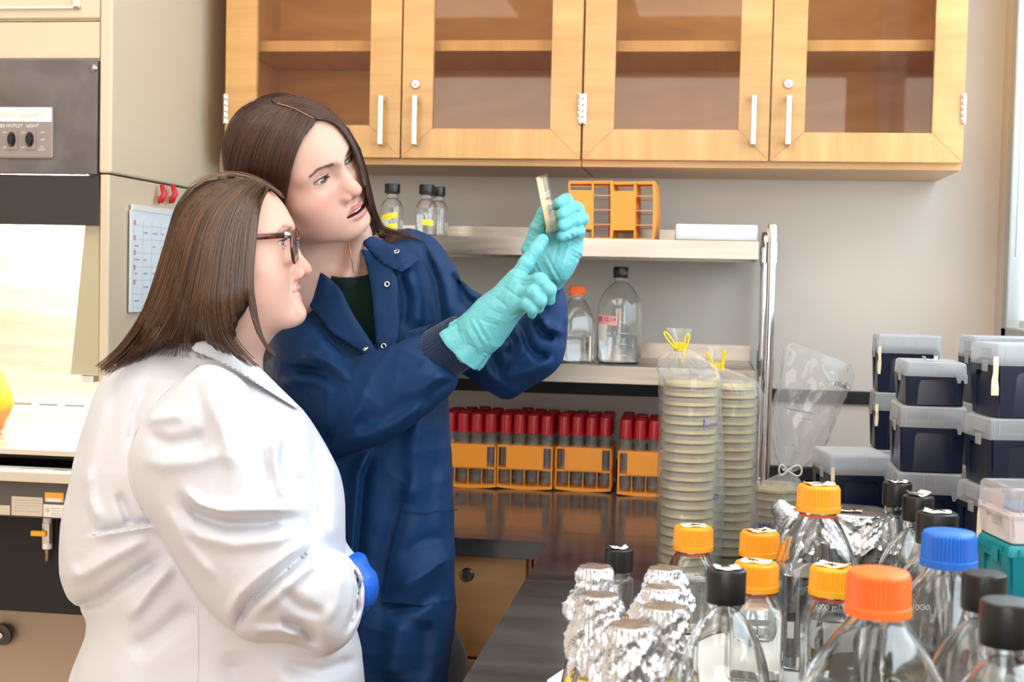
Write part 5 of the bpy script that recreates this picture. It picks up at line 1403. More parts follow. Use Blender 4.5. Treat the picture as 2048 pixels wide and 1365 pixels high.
def folds_raw(u, v, lst):
    """list of (points px, height m, width px, kind): 'r' ridge, 'g' groove, 's' step (raised on one side)"""
    d = 0
    for pts, amp, w, kind in lst:
        dist, par, side = seg2(u, v, pts); fade = np.minimum(1, np.minimum(par, 1-par)*5+.15)
        if kind == 'r': d = d+amp*np.exp(-(dist/w)**2)*fade
        elif kind == 'g': d = d-amp*np.exp(-(dist/w)**2)*fade
        elif kind == 's': d = d+amp*np.exp(-(dist/(w*2.2))**2)*fade*np.tanh(side/(w*.35))
    return d
def patch(name, pts, bvh, off, th, m, parent, step=5., smooth=1, edge_down=.0, bulge=0.):
    """cloth piece lying on a surface: outline (px) -> thick sheet offset from what it covers"""
    p = np.array(pts, float)
    for _ in range(smooth):
        q = np.roll(p, -1, 0); p = np.stack([p*.8+q*.2, p*.2+q*.8], 1).reshape(-1, 2)
    bm = bmesh.new(); vs = [bm.verts.new((x, y, 0)) for x, y in p]; f = bm.faces.new(vs)
    x0, y0 = p.min(0); x1, y1 = p.max(0)
    x = x0+step
    while x < x1:
        bmesh.ops.bisect_plane(bm, geom=list(bm.verts)+list(bm.edges)+list(bm.faces), plane_co=(x, 0, 0), plane_no=(1, 0, 0)); x += step
    y = y0+step
    while y < y1:
        bmesh.ops.bisect_plane(bm, geom=list(bm.verts)+list(bm.edges)+list(bm.faces), plane_co=(0, y, 0), plane_no=(0, 1, 0)); y += step
    bd = {v for e in bm.edges if e.is_boundary for v in e.verts}; last = None; pos = {}
    for v in bm.verts:
        d = ray(v.co.x, v.co.y).normalized(); h = bvh.ray_cast(CAM, d, 8)
        pos[v] = (d, (h[0]-CAM).length if h[0] is not None else None, h[1] if h[0] is not None else None)
    known = [k[1] for k in pos.values() if k[1]]; med = sorted(known)[len(known)//2]
    hv = [v for v in pos if pos[v][1]]; mxy = p.mean(0); XY = np.array([[1, (v.co.x-mxy[0])/100, (v.co.y-mxy[1])/100, (v.co.x-mxy[0])**2/1e4, (v.co.y-mxy[1])**2/1e4, (v.co.x-mxy[0])*(v.co.y-mxy[1])/1e4] for v in hv]); Z = np.array([pos[v][1] for v in hv]); inl = Z < np.percentile(Z, 60)+.01
    for _ in range(8):
        sol = np.linalg.lstsq(XY[inl], Z[inl], rcond=None)[0]; res = Z-XY @ sol; inl = np.abs(res) < .03
        if inl.sum() < 8: inl = res < .06; break
    good = {v for v, k in zip(hv, inl) if k}
    D = {v: (k[1] if v in good else None) for v, k in pos.items()}
    for _ in range(60):
        miss = [v for v in D if D[v] is None]
        if not miss: break
        new = {}
        for v in miss:
            nb = [D[e.other_vert(v)] for e in v.link_edges if D[e.other_vert(v)] is not None]
            if nb: new[v] = sum(nb)/len(nb)
        D.update(new)
    D = {v: (d_ if d_ is not None else med) for v, d_ in D.items()}
    for _ in range(5):
        D = {v: (D[v]+sum(D[e.other_vert(v)] for e in v.link_edges))/(1+len(v.link_edges)) for v in bm.verts}
    for v in bm.verts:
        pass
    for v in list(bm.verts): v.co = CAM+pos[v][0]*(D[v]-off+(edge_down if v in bd else 0)-(bulge if v not in bd else 0))
    bmesh.ops.recalc_face_normals(bm, faces=bm.faces)
    ret = bmesh.ops.extrude_face_region(bm, geom=list(bm.faces))
    nv = [g for g in ret['geom'] if isinstance(g, bmesh.types.BMVert)]
    for v in nv: v.co += (v.co-CAM).normalized()*th
    bmesh.ops.recalc_face_normals(bm, faces=bm.faces)
    me = bpy.data.meshes.new(name); bm.to_mesh(me); bm.free()
    o = meshobj(name, me, m, parent, True, world=parent is not None); me.set_sharp_from_angle(angle=math.radians(50)); return o
def on_surface(bvh, px, py, off=0.):
    d = ray(px, py).normalized(); h = bvh.ray_cast(CAM, d, 8)
    if h[0] is None: return CAM+d*2, -d
    n = h[1] if h[1].dot(d) < 0 else -h[1]
    return h[0]+n*off, n
def seam(name, pts, bvh, r, m, parent, off=.0004, n=40):
    q = resample(pts, n); P_ = []
    for x, y in q:
        p, nn = on_surface(bvh, x, y, off); P_.append(p)
    P_ = [P_[0]]+[p for a, p in zip(P_, P_[1:]) if (p-a).length < .05]
    for _ in range(4): P_ = [P_[0]]+[(P_[i-1]+P_[i]*2+P_[i+1])/4 for i in range(1, len(P_)-1)]+[P_[-1]]
    return MB().tube(P_, r, 6).build(name, m, parent, True, world=True)
# pose of the two heads (world)
def headM(loc, R, s, yaw=0, pitch=0, roll=0):
    R = ortho(R) @ np.array(Euler((pitch, roll, yaw)).to_matrix()); M = np.eye(4); M[:3, :3] = R*s; M[:3, 3] = loc; return M
MY = headM((-.635, 2.0226, 1.5455), [[-0.4122, 0.8914, -0.1883], [-0.7366, -0.4477, -0.5069], [-0.5362, -0.0702, 0.8412]], 1.02)
MY[:3, 2] *= .955; MY[:3, 0] *= 1.03; MY[2, 3] -= .0038; MY[0, 3] += .001
MO = headM((-.6889, 1.8598, 1.415), [[0.3214, 0.9444, -0.0697], [-0.9452, 0.3154, -0.0841], [-0.0574, 0.0929, 0.994]], 1.043, yaw=-.10)
OY = dict(full=.80, mouth_w=.0250, nose=(-.003, .002), wide=1.05, open=.0022, eye_open=.0040, chin=(.0, .0), neck=((0, -.022, -.060), (.035, -.055, -.205)), blush=.9, nose_red=.9, lip=(.47, .14, .135), liner=1.0, age=.2)
OO = dict(cran=((0, .006, .014), (.072, .075, .070)), open=0, ey=.0715, eye_open=.0040, chin=(.008, -.001), nasion=.004, mouth_y=-.003, smile=.0022, fat=.004, age=1.0, blush=.8, nose_red=.9, lip=(.50, .21, .19), liner=.35, neck=((0, -.004, -.060), (0, -.012, -.095)), nose=(.001, -.001))
# ------------------------------------------------------------------ cloth and skin materials
def cloth(name, col, bump=.10, scale=900, rough=.85, sheen=.2, big=.02):
    m = mat(name, col, rough, sheen=sheen, spec=.25)
    N, L, b = nodes(m); tc = N.new('ShaderNodeTexCoord')
    w = N.new('ShaderNodeTexNoise'); w.inputs['Scale'].default_value = scale; w.inputs['Detail'].default_value = 2
    n2 = N.new('ShaderNodeTexNoise'); n2.inputs['Scale'].default_value = 26; n2.inputs['Detail'].default_value = 5; n2.inputs['Distortion'].default_value = .8
    L.new(tc.outputs['Object'], w.inputs['Vector']); L.new(tc.outputs['Object'], n2.inputs['Vector'])
    b1_ = N.new('ShaderNodeBump'); b1_.inputs['Strength'].default_value = bump; b1_.inputs['Distance'].default_value = .0006; L.new(w.outputs['Fac'], b1_.inputs['Height'])
    b2_ = N.new('ShaderNodeBump'); b2_.inputs['Strength'].default_value = .5; b2_.inputs['Distance'].default_value = big*.15; L.new(n2.outputs['Fac'], b2_.inputs['Height'])
    L.new(b1_.outputs['Normal'], b2_.inputs['Normal']); L.new(b2_.outputs['Normal'], b.inputs['Normal'])
    return m
navyc = cloth('navy_coat_cloth', (.005, .034, .110), rough=.62, sheen=.0, big=.02); navyc.node_tree.nodes['Principled BSDF'].inputs['Specular IOR Level'].default_value = .25
navyk = cloth('navy_rib_knit', (.006, .018, .060), bump=.8, scale=500)
whitec = cloth('white_coat_cloth', (.67, .67, .71), rough=.9, sheen=.0, big=.012)
greenc = cloth('dark_green_jersey', (.004, .022, .014), rough=.9)
darkc = cloth('dark_trouser_cloth', (.02, .022, .03))
shoem = mat('dark_shoe', (.02, .02, .02), .5)
tealglove = mat('aqua_nitrile', (.13, .45, .48), .42, sss=.15, spec=.4); tealglove.node_tree.nodes['Principled BSDF'].inputs['Subsurface Scale'].default_value = .004
add_noise(tealglove, (70, 70, 70), None, None, bump=.4, dist=.003, detail=7, distort=2.0)
blueglove = mat('blue_nitrile', (.01, .12, .62), .42); add_noise(blueglove, (60, 60, 60), None, None, bump=.2, dist=.002, detail=5, distort=1.5)
skin = skin_mat('skin')
snapm = mat('snap_ring', (.75, .72, .66), .22, 1.0)
def world_head(M, o, body, skin_col, lo, hi, h=.0018):
    """one continuous skin surface: head, neck and chest"""
    f = head_sdf(o); Ri = np.linalg.inv(M[:3, :3]).astype(np.float32); t = M[:3, 3].astype(np.float32); sc = np.cbrt(np.linalg.det(M[:3, :3]))
    def F(P):
        d = body(P); L_ = (P-t) @ Ri.T
        near = np.linalg.norm(L_-A((0, -.01, -.03)), axis=1)
        hd = (near-.10)*sc; m = near < .26
        if m.any(): hd[m] = f(L_[m])*sc
        return smin(d, hd, .030)
    V, Q = sdf_mesh(F, lo, hi, h)
    L_ = (V-t) @ Ri.T
    lip, chk, nos, eye, lash = head_masks(L_, o)
    c = np.tile(np.array(skin_col, float), (len(V), 1)); n_ = vnoise(V, 160, 3)*.5+vnoise(V, 420, 5)*.5
    c = c*(1+.02*n_[:, None]); sk_ = np.array(skin_col)
    c = lerp3(c, sk_*np.array([.98, .80, .78]), np.clip(chk*o.get('blush', .7), 0, 1))
    c = lerp3(c, sk_*np.array([.98, .76, .73]), np.clip(nos*o.get('nose_red', .7), 0, 1))
    c = lerp3(c, sk_*np.array([.88, .80, .80]), eye*.35)
    c = lerp3(c, o.get('lip', (.62, .27, .25)), np.clip(lip, 0, 1)*.85); c = lerp3(c, (.10, .03, .03), (lip < -.5)*1.)
    c = lerp3(c, (.10, .05, .04), lash*o.get('liner', .5))
    return V, Q, c
def W(px, py, Y): p = PY(px, py, Y); return (p.x, p.y, p.z)
def px2m(r, Y): return r*Y/F_PX
def join(parts):
    V = []; Q = []; C = []; n = 0
    for v, q, c in parts: V.append(v); Q.append(q+n); C.append(c); n += len(v)
    return np.concatenate(V), np.concatenate(Q), np.concatenate(C)
def simple(f, lo, hi, h): return sdf_mesh(f, lo, hi, h, newton=1)
def legs_and_shoes(t, cx, cy, hip_z, yaw, trouser):
    c_, s_ = math.cos(yaw), math.sin(yaw)
    def w(lx, ly, z): return (cx+lx*c_-ly*s_, cy+lx*s_+ly*c_, z)
    for sd in (-1, 1):
        f = lambda P: smin(s_chain(P, [w(sd*.085, 0, hip_z), w(sd*.088, .01, .48), w(sd*.085, -.01, .09)], [.085, .062, .050]), s_ell(P, w(sd*.085, 0, hip_z), (.09, .09, .10)), .03)
        V, Q = simple(f, (cx-.28, cy-.28, .045), (cx+.28, cy+.28, hip_z+.12), .010)
        meshobj('trouser_leg', np_mesh('trouser_leg', V, Q), trouser, t, world=True)
        f2 = lambda P: smax(smin(s_chain(P, [w(sd*.085, -.04, .045), w(sd*.088, .05, .036), w(sd*.092, .13, .030)], [.040, .040, .032]), s_cap(P, w(sd*.085, -.03, .06), w(sd*.085, -.02, .095), .042, .040), .02), -(P[:, 2]-.002), .004)
        V, Q = simple(f2, (cx-.3, cy-.3, -.01), (cx+.3, cy+.3, .16), .007); V[:, 2] = np.maximum(V[:, 2], .001)
        meshobj('shoe', np_mesh('shoe', V, Q), shoem, t, world=True)
# ------------------------------------------------------------------ the tall woman in the navy coat
YT = 2.19
yw = thing('person', 'tall young woman with long brown hair in navy coat raising a plate with aqua gloves', 'person', (-.56, YT, 0))
def y_body(P):
    d = s_cap(P, W(672, 440, 2.13), W(688, 560, 2.17), .052, .056)
    d = smin(d, s_chain(P, [W(630, 560, 2.19), W(690, 585, 2.16), W(770, 540, 2.18)], [.045, .050, .045]), .045)
    d = smin(d, s_ell(P, W(690, 700, YT), (.13, .075, .14)), .05)
    # throat tendon and collar bone
    d = smin(d, s_cap(P, W(716, 470, 2.095), W(700, 545, 2.105), .010, .009), .02)
    d = smin(d, s_cap(P, W(640, 545, 2.115), W(690, 556, 2.095), .008, .007), .014)
    return d
h0 = np.array(MY[:3, 3])
Vb, Qb, Cb = world_head(MY, OY, y_body, (.64, .385, .30), (-.84, 1.84, 1.26), (-.46, 2.30, 1.73))
def y_inner(P):
    d = s_ell(P, W(700, 800, YT), (.135, .085, .20)); d = smin(d, s_ell(P, W(720, 1150, YT), (.15, .09, .18)), .06)
    d = smin(d, s_chain(P, [W(840, 560, 2.17), W(900, 665, 2.145), W(1000, 710, 2.09), W(1088, 590, 2.03)], [.036, .032, .030, .024]), .03)
    d = smin(d, s_chain(P, [W(585, 690, 2.11), W(615, 800, 2.09), W(760, 790, 2.02), W(925, 700, 1.955)], [.036, .034, .030, .024]), .03)
    return d
Vi, Qi = simple(y_inner, (-.90, 1.85, .62), (-.12, 2.35, 1.50), .009)
V, Q, C = join([(Vb, Qb, Cb), (Vi, Qi, np.tile(np.array([.80, .56, .46]), (len(Vi), 1)))])
me = np_mesh('body', V, Q); vcol(me, 'tint', C); ybody = meshobj('body', me, skin, yw, world=True)
ybvh = bvh_of(Vb, Qb)
for s in (-1, 1): eyeball(yw, MY, s, (.22, -.08), (.07, .10, .095), OY)
# teeth
def teeth(t, M, o):
    f = lambda P: s_ell(P, (0, .0765+o.get('mouth_y', 0), -.0685), (.022, .0216, .0046))+.0006*np.abs(np.cos(P[:, 0]*400))
    V, Q = simple(f, (-.025, .05, -.078), (.025, .104, -.055), .0010); V = V @ M[:3, :3].T+M[:3, 3]
    meshobj('teeth', np_mesh('teeth', V, Q), mat('teeth_enamel', (.90, .87, .82), .25), t, world=True)
teeth(yw, MY, OY)
def y_shirt(P):
    return np.maximum(y_body(P)-.0045, -(s_ell(P, W(694, 478, 2.10), (.074, .12, .062))))
V, Q = sdf_mesh(y_shirt, (-.76, 2.02, 1.05), (-.40, 2.32, 1.50), .0035)
shirt = meshobj('shirt', np_mesh('shirt', V, Q), greenc, yw, world=True)
# coat
O_t = Outline([(540, 640), (590, 590), (628, 545), (660, 525), (715, 490), (755, 468), (805, 459), (850, 473), (878, 505), (895, 560), (900, 640), (892, 720), (896, 800), (902, 900), (907, 1000), (909, 1100), (908, 1250), (906, 1400), (915, 1760), (560, 1760), (575, 1300), (560, 1000), (540, 800)])
O_la = Outline([(800, 462), (850, 472), (880, 490), (905, 528), (925, 572), (972, 602), (1010, 640), (1060, 600), (1105, 572), (1124, 570), (1137, 598), (1136, 640), (1129, 668), (1129, 712), (1103, 748), (1060, 774), (1030, 795), (1012, 797), (975, 782), (935, 748), (890, 730), (840, 700), (790, 600)])
O_ra = Outline([(515, 680), (545, 652), (600, 640), (650, 665), (695, 705), (735, 722), (770, 700), (815, 682), (864, 676), (880, 688), (893, 713), (914, 748), (913, 775), (880, 800), (843, 832), (800, 868), (765, 890), (705, 907), (655, 920), (590, 935), (530, 930), (500, 800)])
O_V = Outline([(600, 470), (612, 515), (645, 548), (682, 580), (705, 628), (738, 676), (757, 706), (751, 683), (746, 625), (740, 560), (728, 515), (722, 488), (722, 430), (640, 430)], smooth=1)
YCf = lambda u, v: YT+0*u
YLa = lambda u, v: np.clip(2.17-(u-850)*.00052, 2.02, 2.18)
YRa = lambda u, v: np.clip(2.115-(u-560)*.00050, 1.92, 2.13)
hT = lambda u, v: np.interp(v, [450, 560, 800, 1100, 1750], [.085, .112, .115, .122, .16]).astype(np.float32)
F_y = [([(838, 480), (872, 560), (884, 640), (884, 735)], .006, 9, 'g'), ([(855, 490), (893, 570), (903, 640)], .006, 12, 'r'),
       ([(905, 545), (930, 600), (965, 630)], .007, 12, 'g'), ([(890, 520), (940, 585), (972, 604)], .005, 10, 'r'), ([(1068, 640), (1085, 668), (1110, 676)], .010, 9, 'g'), ([(1070, 622), (1095, 655), (1125, 664)], .007, 8, 'r'),
       ([(1040, 640), (1055, 690), (1075, 712), (1100, 715)], .008, 9, 'g'), ([(1035, 660), (1045, 700), (1010, 740)], .006, 9, 'r'), ([(1010, 660), (1030, 690), (1012, 715)], .009, 9, 'g'),
       ([(930, 650), (985, 700), (1005, 760)], .007, 12, 'g'), ([(1000, 760), (1050, 745), (1110, 720)], .006, 12, 'r'), ([(950, 700), (975, 745), (1015, 785)], .006, 10, 'r')]
F_r = [([(738, 740), (712, 775), (702, 810), (672, 850), (650, 890)], .014, 9, 'g'), ([(752, 735), (728, 775), (718, 815), (690, 862)], .010, 12, 'r'), ([(600, 705), (655, 722), (683, 745), (695, 768)], .010, 10, 'r'),
       ([(570, 735), (640, 745), (690, 775), (700, 800)], .012, 9, 'g'), ([(560, 760), (630, 765), (668, 785)], .008, 9, 'r'), ([(850, 705), (810, 722), (775, 752)], .003, 9, 'r'), ([(845, 728), (800, 752)], .004, 8, 'g'),
       ([(905, 760), (870, 780), (845, 812)], .005, 9, 'g'), ([(893, 740), (850, 775), (800, 800)], .003, 12, 'r'), ([(860, 800), (800, 842), (740, 868), (690, 882)], .006, 12, 'r'), ([(830, 790), (770, 830), (700, 850)], .005, 14, 'g'), ([(640, 660), (690, 712), (730, 735)], .007, 9, 'g')]
F_b = [([(742, 905), (722, 950), (714, 1050), (705, 1150), (690, 1280)], .008, 8, 's'), ([(860, 770), (835, 860), (822, 960), (812, 1010)], .010, 20, 'r'), ([(830, 900), (800, 1000), (770, 1120), (760, 1250)], .007, 18, 'g'),
       ([(905, 1110), (850, 1150), (790, 1180)], .008, 12, 'r'), ([(890, 1075), (840, 1085), (800, 1120)], .006, 10, 'g'), ([(880, 1180), (830, 1215), (770, 1225)], .007, 11, 'g'), ([(870, 900), (860, 1000), (850, 1100)], .005, 15, 'g'),
       ([(812, 520), (838, 600), (836, 660)], .006, 14, 'r'), ([(800, 545), (812, 600), (806, 660)], .005, 9, 'g'), ([(800, 1240), (790, 1300), (780, 1365)], .008, 22, 'r'), ([(850, 1240), (845, 1300), (840, 1365)], .008, 20, 'g')]
def y_coat(P):
    u, v = projN(P); uv = (u, v)
    t = inflate(P, uv, O_t, YT, .085, hT)-(1.3*folds(u, v, F_b)+creases(P, 20, 49, .0028))*(P[:, 1] < YT)
    vv = np.maximum(O_V(u, v)*YT/F_PX, P[:, 1]-(YT-.005))     # opening at the neck and breast
    t = smax(t, -vv, .006)
    t = np.maximum(t, -(y_body(P)-.008))
    la = inflate(P, uv, O_la, YLa, .062, .074)-1.35*folds(u, v, F_y)-creases(P, 34, 45, .0030)-.0018*vnoise(P, 34, 11)
    ra = inflate(P, uv, O_ra, YRa, .070, .082)-1.35*folds(u, v, F_r)-creases(P, 32, 47, .0028)-.0018*vnoise(P, 34, 12)
    ra = smin(ra, s_chain(P, [W(700, 805, 2.03), W(790, 772, 1.99), W(850, 738, 1.955)], [.058, .058, .047])-creases(P, 32, 47, .0028), .015)
    d = smin(t, la, .020)
    return smin(d, ra, .010)-.0010*vnoise(P, 60, 14)
V, Q = sdf_mesh(y_coat, (-.80, 1.86, .46), (-.16, 2.42, 1.52), .0036); ycV, ycQ = V, Q
ycoat = meshobj('lab_coat', np_mesh('lab_coat', V, Q), navyc, yw, world=True); cbvh = bvh_of(V, Q)
# lapels, collar, pockets
patch('lapel', [(605, 560), (626, 536), (655, 553), (682, 578), (704, 625), (738, 676), (757, 708), (748, 722), (738, 722), (719, 704), (690, 685), (662, 668), (640, 636), (612, 604)], cbvh, .012, .003, navyc, yw, bulge=.002)
patch('lapel', [(721, 497), (742, 503), (765, 522), (786, 540), (797, 565), (795, 600), (799, 640), (796, 680), (790, 706), (768, 716), (759, 708), (752, 683), (747, 625), (740, 560), (730, 520)], cbvh, .012, .003, navyc, yw, bulge=.002)
patch('collar', [(722, 486), (745, 470), (775, 486), (810, 503), (845, 517), (822, 532), (803, 546), (784, 538), (762, 526), (744, 508)], cbvh, .017, .003, navyc, yw, bulge=.003)
patch('collar', [(604, 592), (603, 566), (612, 560), (632, 600), (642, 638)], cbvh, .010, .003, navyc, yw)
pk = patch('chest_pocket', [(808, 664), (878, 643), (881, 682), (850, 684), (811, 690)], cbvh, .004, .003, navyc, yw, smooth=0)
pk2 = patch('hip_pocket', [(806, 1008), (906, 1002), (908, 1200), (850, 1212), (765, 1205), (778, 1120)], cbvh, .004, .003, navyc, yw, smooth=0)
dkc = mat('dark_thread', (.004, .010, .03), .8)
seam('pocket_hem', [(806, 1022), (850, 1027), (905, 1020)], cbvh, .0008, dkc, yw, off=.0082)
seam('pocket_hem', [(809, 668), (845, 660), (877, 647)], cbvh, .0008, dkc, yw, off=.0080)
pt_, nt_ = on_surface(cbvh, 853, 667, .012)
to = text_obj('SUNY', .0145, Matrix.Translation(pt_) @ Euler((PI/2, -.12, .32)).to_matrix().to_4x4(), mat('stencil_ink', (.002, .004, .012), .8), None, thick=.0004)
to.parent = yw; to.data.transform(parent_world(yw).inverted())
for (x, y) in ((803, 523), (780, 569), (773, 692), (743, 715), (629, 611)):
    p, n = on_surface(cbvh, x, y, .0165 if (x, y) != (803, 523) else .0235); Rm = n.to_track_quat('Z', 'Y').to_matrix()
    MB().lathe([(.0020, .0004), (.0026, .0016), (.0034, .0012), (.0040, .0018), (.0047, .0008), (.0047, -.002), (.0020, -.002)], 24, p, Rm, close=True).build('snap', snapm, yw, True, world=True)
seam('shoulder_seam', [(845, 480), (868, 520), (880, 580), (884, 640)], cbvh, .0006, dkc, yw)
seam('collar_stitch', [(729, 507), (760, 535), (782, 547), (800, 552), (836, 522)], cbvh, .0004, dkc, yw, off=.0205)
seam('necklace', [(698, 484), (700, 498), (704, 520), (707, 546)], ybvh, .0005, mat('gold_chain', (.75, .45, .18), .3, 1.0), yw, off=.0006)
# knit cuff on the near sleeve
cw0, cw1 = W(872, 715, 1.945), W(948, 668, 1.915)
def cuff(P):
    d = s_cap(P, cw0, cw1, .041, .037); ax = A(cw1)-A(cw0); ax /= np.linalg.norm(ax); q = (P-A(cw0)); w_ = q-(q @ ax)[:, None]*ax
    an = np.arctan2(w_[:, 2], w_ @ A((ax[1], -ax[0], 0))); return smax(d+.0007*np.cos(an*46), np.abs((q @ ax)-.034)-.026, .004)
V, Q = sdf_mesh(cuff, (-.50, 1.88, 1.22), (-.28, 2.02, 1.40), .0022); meshobj('knit_cuff', np_mesh('knit_cuff', V, Q), navyk, yw, world=True)
# ------------------------------------------------------------------ gloves
def glove_mesh(name, prims, lo, hi, m, parent, h=.0014, wr=None, seed=3):
    """prims: list of (chain nodes [(px,py,Y)], radii mm, blend)"""
    ch = [([W(*n) for n in nodes_], [r*.001 for r in rs], k) for nodes_, rs, k in prims]
    def f(P):
        d = None
        for nd, rs, k in ch:
            e = s_chain(P, nd, [r_*.94 for r_ in rs], k=.004); d = e if d is None else smin(d, e, k)
        if wr: d = d-folds(*projN(P), wr)
        return d-.00018*vnoise(P, 260, seed)-creases(P, 95, seed+1, .0011)
    V, Q = sdf_mesh(f, lo, hi, h); return meshobj(name, np_mesh(name, V, Q), m, parent, world=True), bvh_of(V, Q)
def wr_lines(p0, p1, n, half, amp=.0009, w=1.6, ang=0.):
    """short transverse wrinkles between two pixels"""
    out = []; r = np.random.default_rng(int(p0[0])); d = np.array(p1, float)-p0; L_ = np.hypot(*d); d /= L_; nn = np.array([-d[1], d[0]])
    nn = np.array([nn[0]*math.cos(ang)-nn[1]*math.sin(ang), nn[0]*math.sin(ang)+nn[1]*math.cos(ang)])
    for i in range(n):
        c = np.array(p0)+d*L_*(i+.5+r.uniform(-.3, .3))/n; a, b = half*r.uniform(.5, 1.1), half*r.uniform(.5, 1.1); off = d*r.uniform(-4, 4)
        out.append(([tuple(c-nn*a), tuple(c+off*.5), tuple(c+nn*b)], amp*r.uniform(.5, 1.3), w, 'r' if i % 2 else 'g'))
    return out
Yh = 1.945
wr_r = wr_lines((935, 690), (975, 655), 6, 34, .0013, 2.6, .2)+wr_lines((975, 650), (1010, 610), 4, 26, .0009, 2.4, -.4)+wr_lines((1048, 540), (1080, 490), 6, 12, .0005, 1.4)+wr_lines((1070, 560), (1100, 585), 5, 10, .0006, 1.4)+wr_lines((1045, 585), (1080, 595), 5, 9, .0006, 1.3)+[([(985, 590), (1010, 610), (1020, 635), (1040, 625)], .0012, 3, 'g'), ([(1005, 572), (1030, 590), (1045, 600)], .0011, 2.6, 'g'), ([(1020, 552), (1050, 563), (1070, 562)], .0010, 2.4, 'g')]
prR = [([(934, 686, 1.915), (962, 662, 1.910)], [32.5, 30], .02), ([(962, 662, 1.910), (985, 632, 1.907)], [28, 26], .03),
       ([(985, 622, 1.910), (1030, 558, 1.905)], [20, 13.5], .02), ([(988, 630, 1.907), (1040, 574, 1.893)], [20, 13.5], .02), ([(990, 640, 1.905), (1040, 592, 1.885)], [19, 13], .02), ([(990, 648, 1.907), (1032, 610, 1.883)], [17, 11.5], .02),
       ([(1030, 560, 1.907), (1052, 528, 1.910), (1070, 502, 1.915), (1085, 480, 1.920)], [12.5, 11.0, 10.0, 8.6], .0025),
       ([(1040, 572, 1.895), (1080, 561, 1.870), (1097, 580, 1.870), (1099, 600, 1.880)], [12.5, 11.0, 10.0, 8.5], .0025),
       ([(1038, 590, 1.887), (1066, 586, 1.863), (1080, 602, 1.863), (1077, 617, 1.873)], [12.5, 10.8, 9.6, 8.2], .0025),
       ([(1032, 608, 1.885), (1054, 608, 1.863), (1064, 618, 1.863), (1064, 627, 1.870)], [11, 9.2, 8.2, 7.2], .0025),
       ([(990, 618, 1.930), (1030, 585, 1.955), (1060, 572, 1.950)], [17, 12, 9], .012)]
gR, gRb = glove_mesh('glove', prR, (-.50, 1.84, 1.22), (-.18, 2.04, 1.50), tealglove, yw, wr=wr_r)
# flared rim of the near glove's cuff
def rim(P):
    a_, b_ = A(W(926, 694, 1.918)), A(W(950, 674, 1.914)); ax = (b_-a_)/np.linalg.norm(b_-a_); q = P-a_; t_ = q @ ax; w_ = q-t_[:, None]*ax; r_ = np.linalg.norm(w_, axis=1)
    ang = np.arctan2(w_[:, 2], w_[:, 1]); R_ = .0400-.0062*np.clip(t_/.022, 0, 1)+.0016*np.sin(ang*5+1)*np.clip(1-t_/.03, 0, 1)+.0010*np.sin(ang*11)
    return np.maximum(np.abs(r_-R_)-.0016, np.abs(t_-.010-.003*np.sin(ang*2))-.014)
V, Q = sdf_mesh(rim, (-.50, 1.86, 1.20), (-.26, 2.04, 1.40), .0013); meshobj('glove_rim', np_mesh('glove_rim', V, Q), tealglove, gR if False else yw, world=True)
YL = 1.97
wr_l = wr_lines((1090, 430), (1052, 520), 11, 22, .0009, 1.8)+wr_lines((1080, 560), (1110, 530), 5, 40, .0011, 2.6, .3)+wr_lines((1150, 470), (1155, 520), 5, 22, .0009, 2.2, .6)+wr_lines((1128, 420), (1160, 418), 4, 8, .0006, 1.4)+wr_lines((1130, 475), (1156, 470), 5, 8, .0007, 1.4)+[([(1118, 480), (1112, 510), (1104, 540)], .0016, 3, 'g'), ([(1140, 480), (1128, 520), (1120, 545)], .0012, 3, 'r')]
prL = [([(1084, 566, 2.015), (1096, 540, 2.005)], [26, 27], .02), ([(1096, 540, 2.005), (1118, 508, 1.998)], [25, 22], .03),
       ([(1100, 530, 2.000), (1110, 470, 2.005)], [21, 13], .02), ([(1108, 525, 1.995), (1128, 468, 2.005)], [20, 13], .02), ([(1115, 525, 1.990), (1142, 480, 1.998)], [19, 12], .02), ([(1115, 530, 1.985), (1148, 500, 1.990)], [18, 11.5], .02),
       ([(1112, 462, 2.005), (1136, 418, 2.005), (1132, 402, 1.985), (1117, 408, 1.965)], [11.5, 10.5, 10.0, 9.0], .0025),
       ([(1130, 458, 2.005), (1154, 420, 1.995), (1146, 416, 1.972), (1123, 430, 1.950)], [12, 11.2, 10.6, 9.4], .002),
       ([(1142, 474, 2.000), (1162, 438, 1.988), (1150, 441, 1.966), (1124, 452, 1.948)], [11.6, 10.8, 10.2, 9.2], .002),
       ([(1150, 492, 1.992), (1157, 463, 1.980), (1142, 464, 1.962), (1122, 473, 1.950)], [10.8, 9.8, 9.0, 8.0], .002),
       ([(1082, 545, 1.995), (1062, 500, 1.980), (1076, 456, 1.972), (1087, 426, 1.968)], [18, 14.0, 11.8, 9.8], .012),
       ([(1090, 530, 1.995), (1080, 500, 1.985)], [18, 13], .02)]
gL, gLb = glove_mesh('glove', prL, (-.36, 1.88, 1.30), (-.14, 2.06, 1.54), tealglove, yw, wr=wr_l, seed=9)
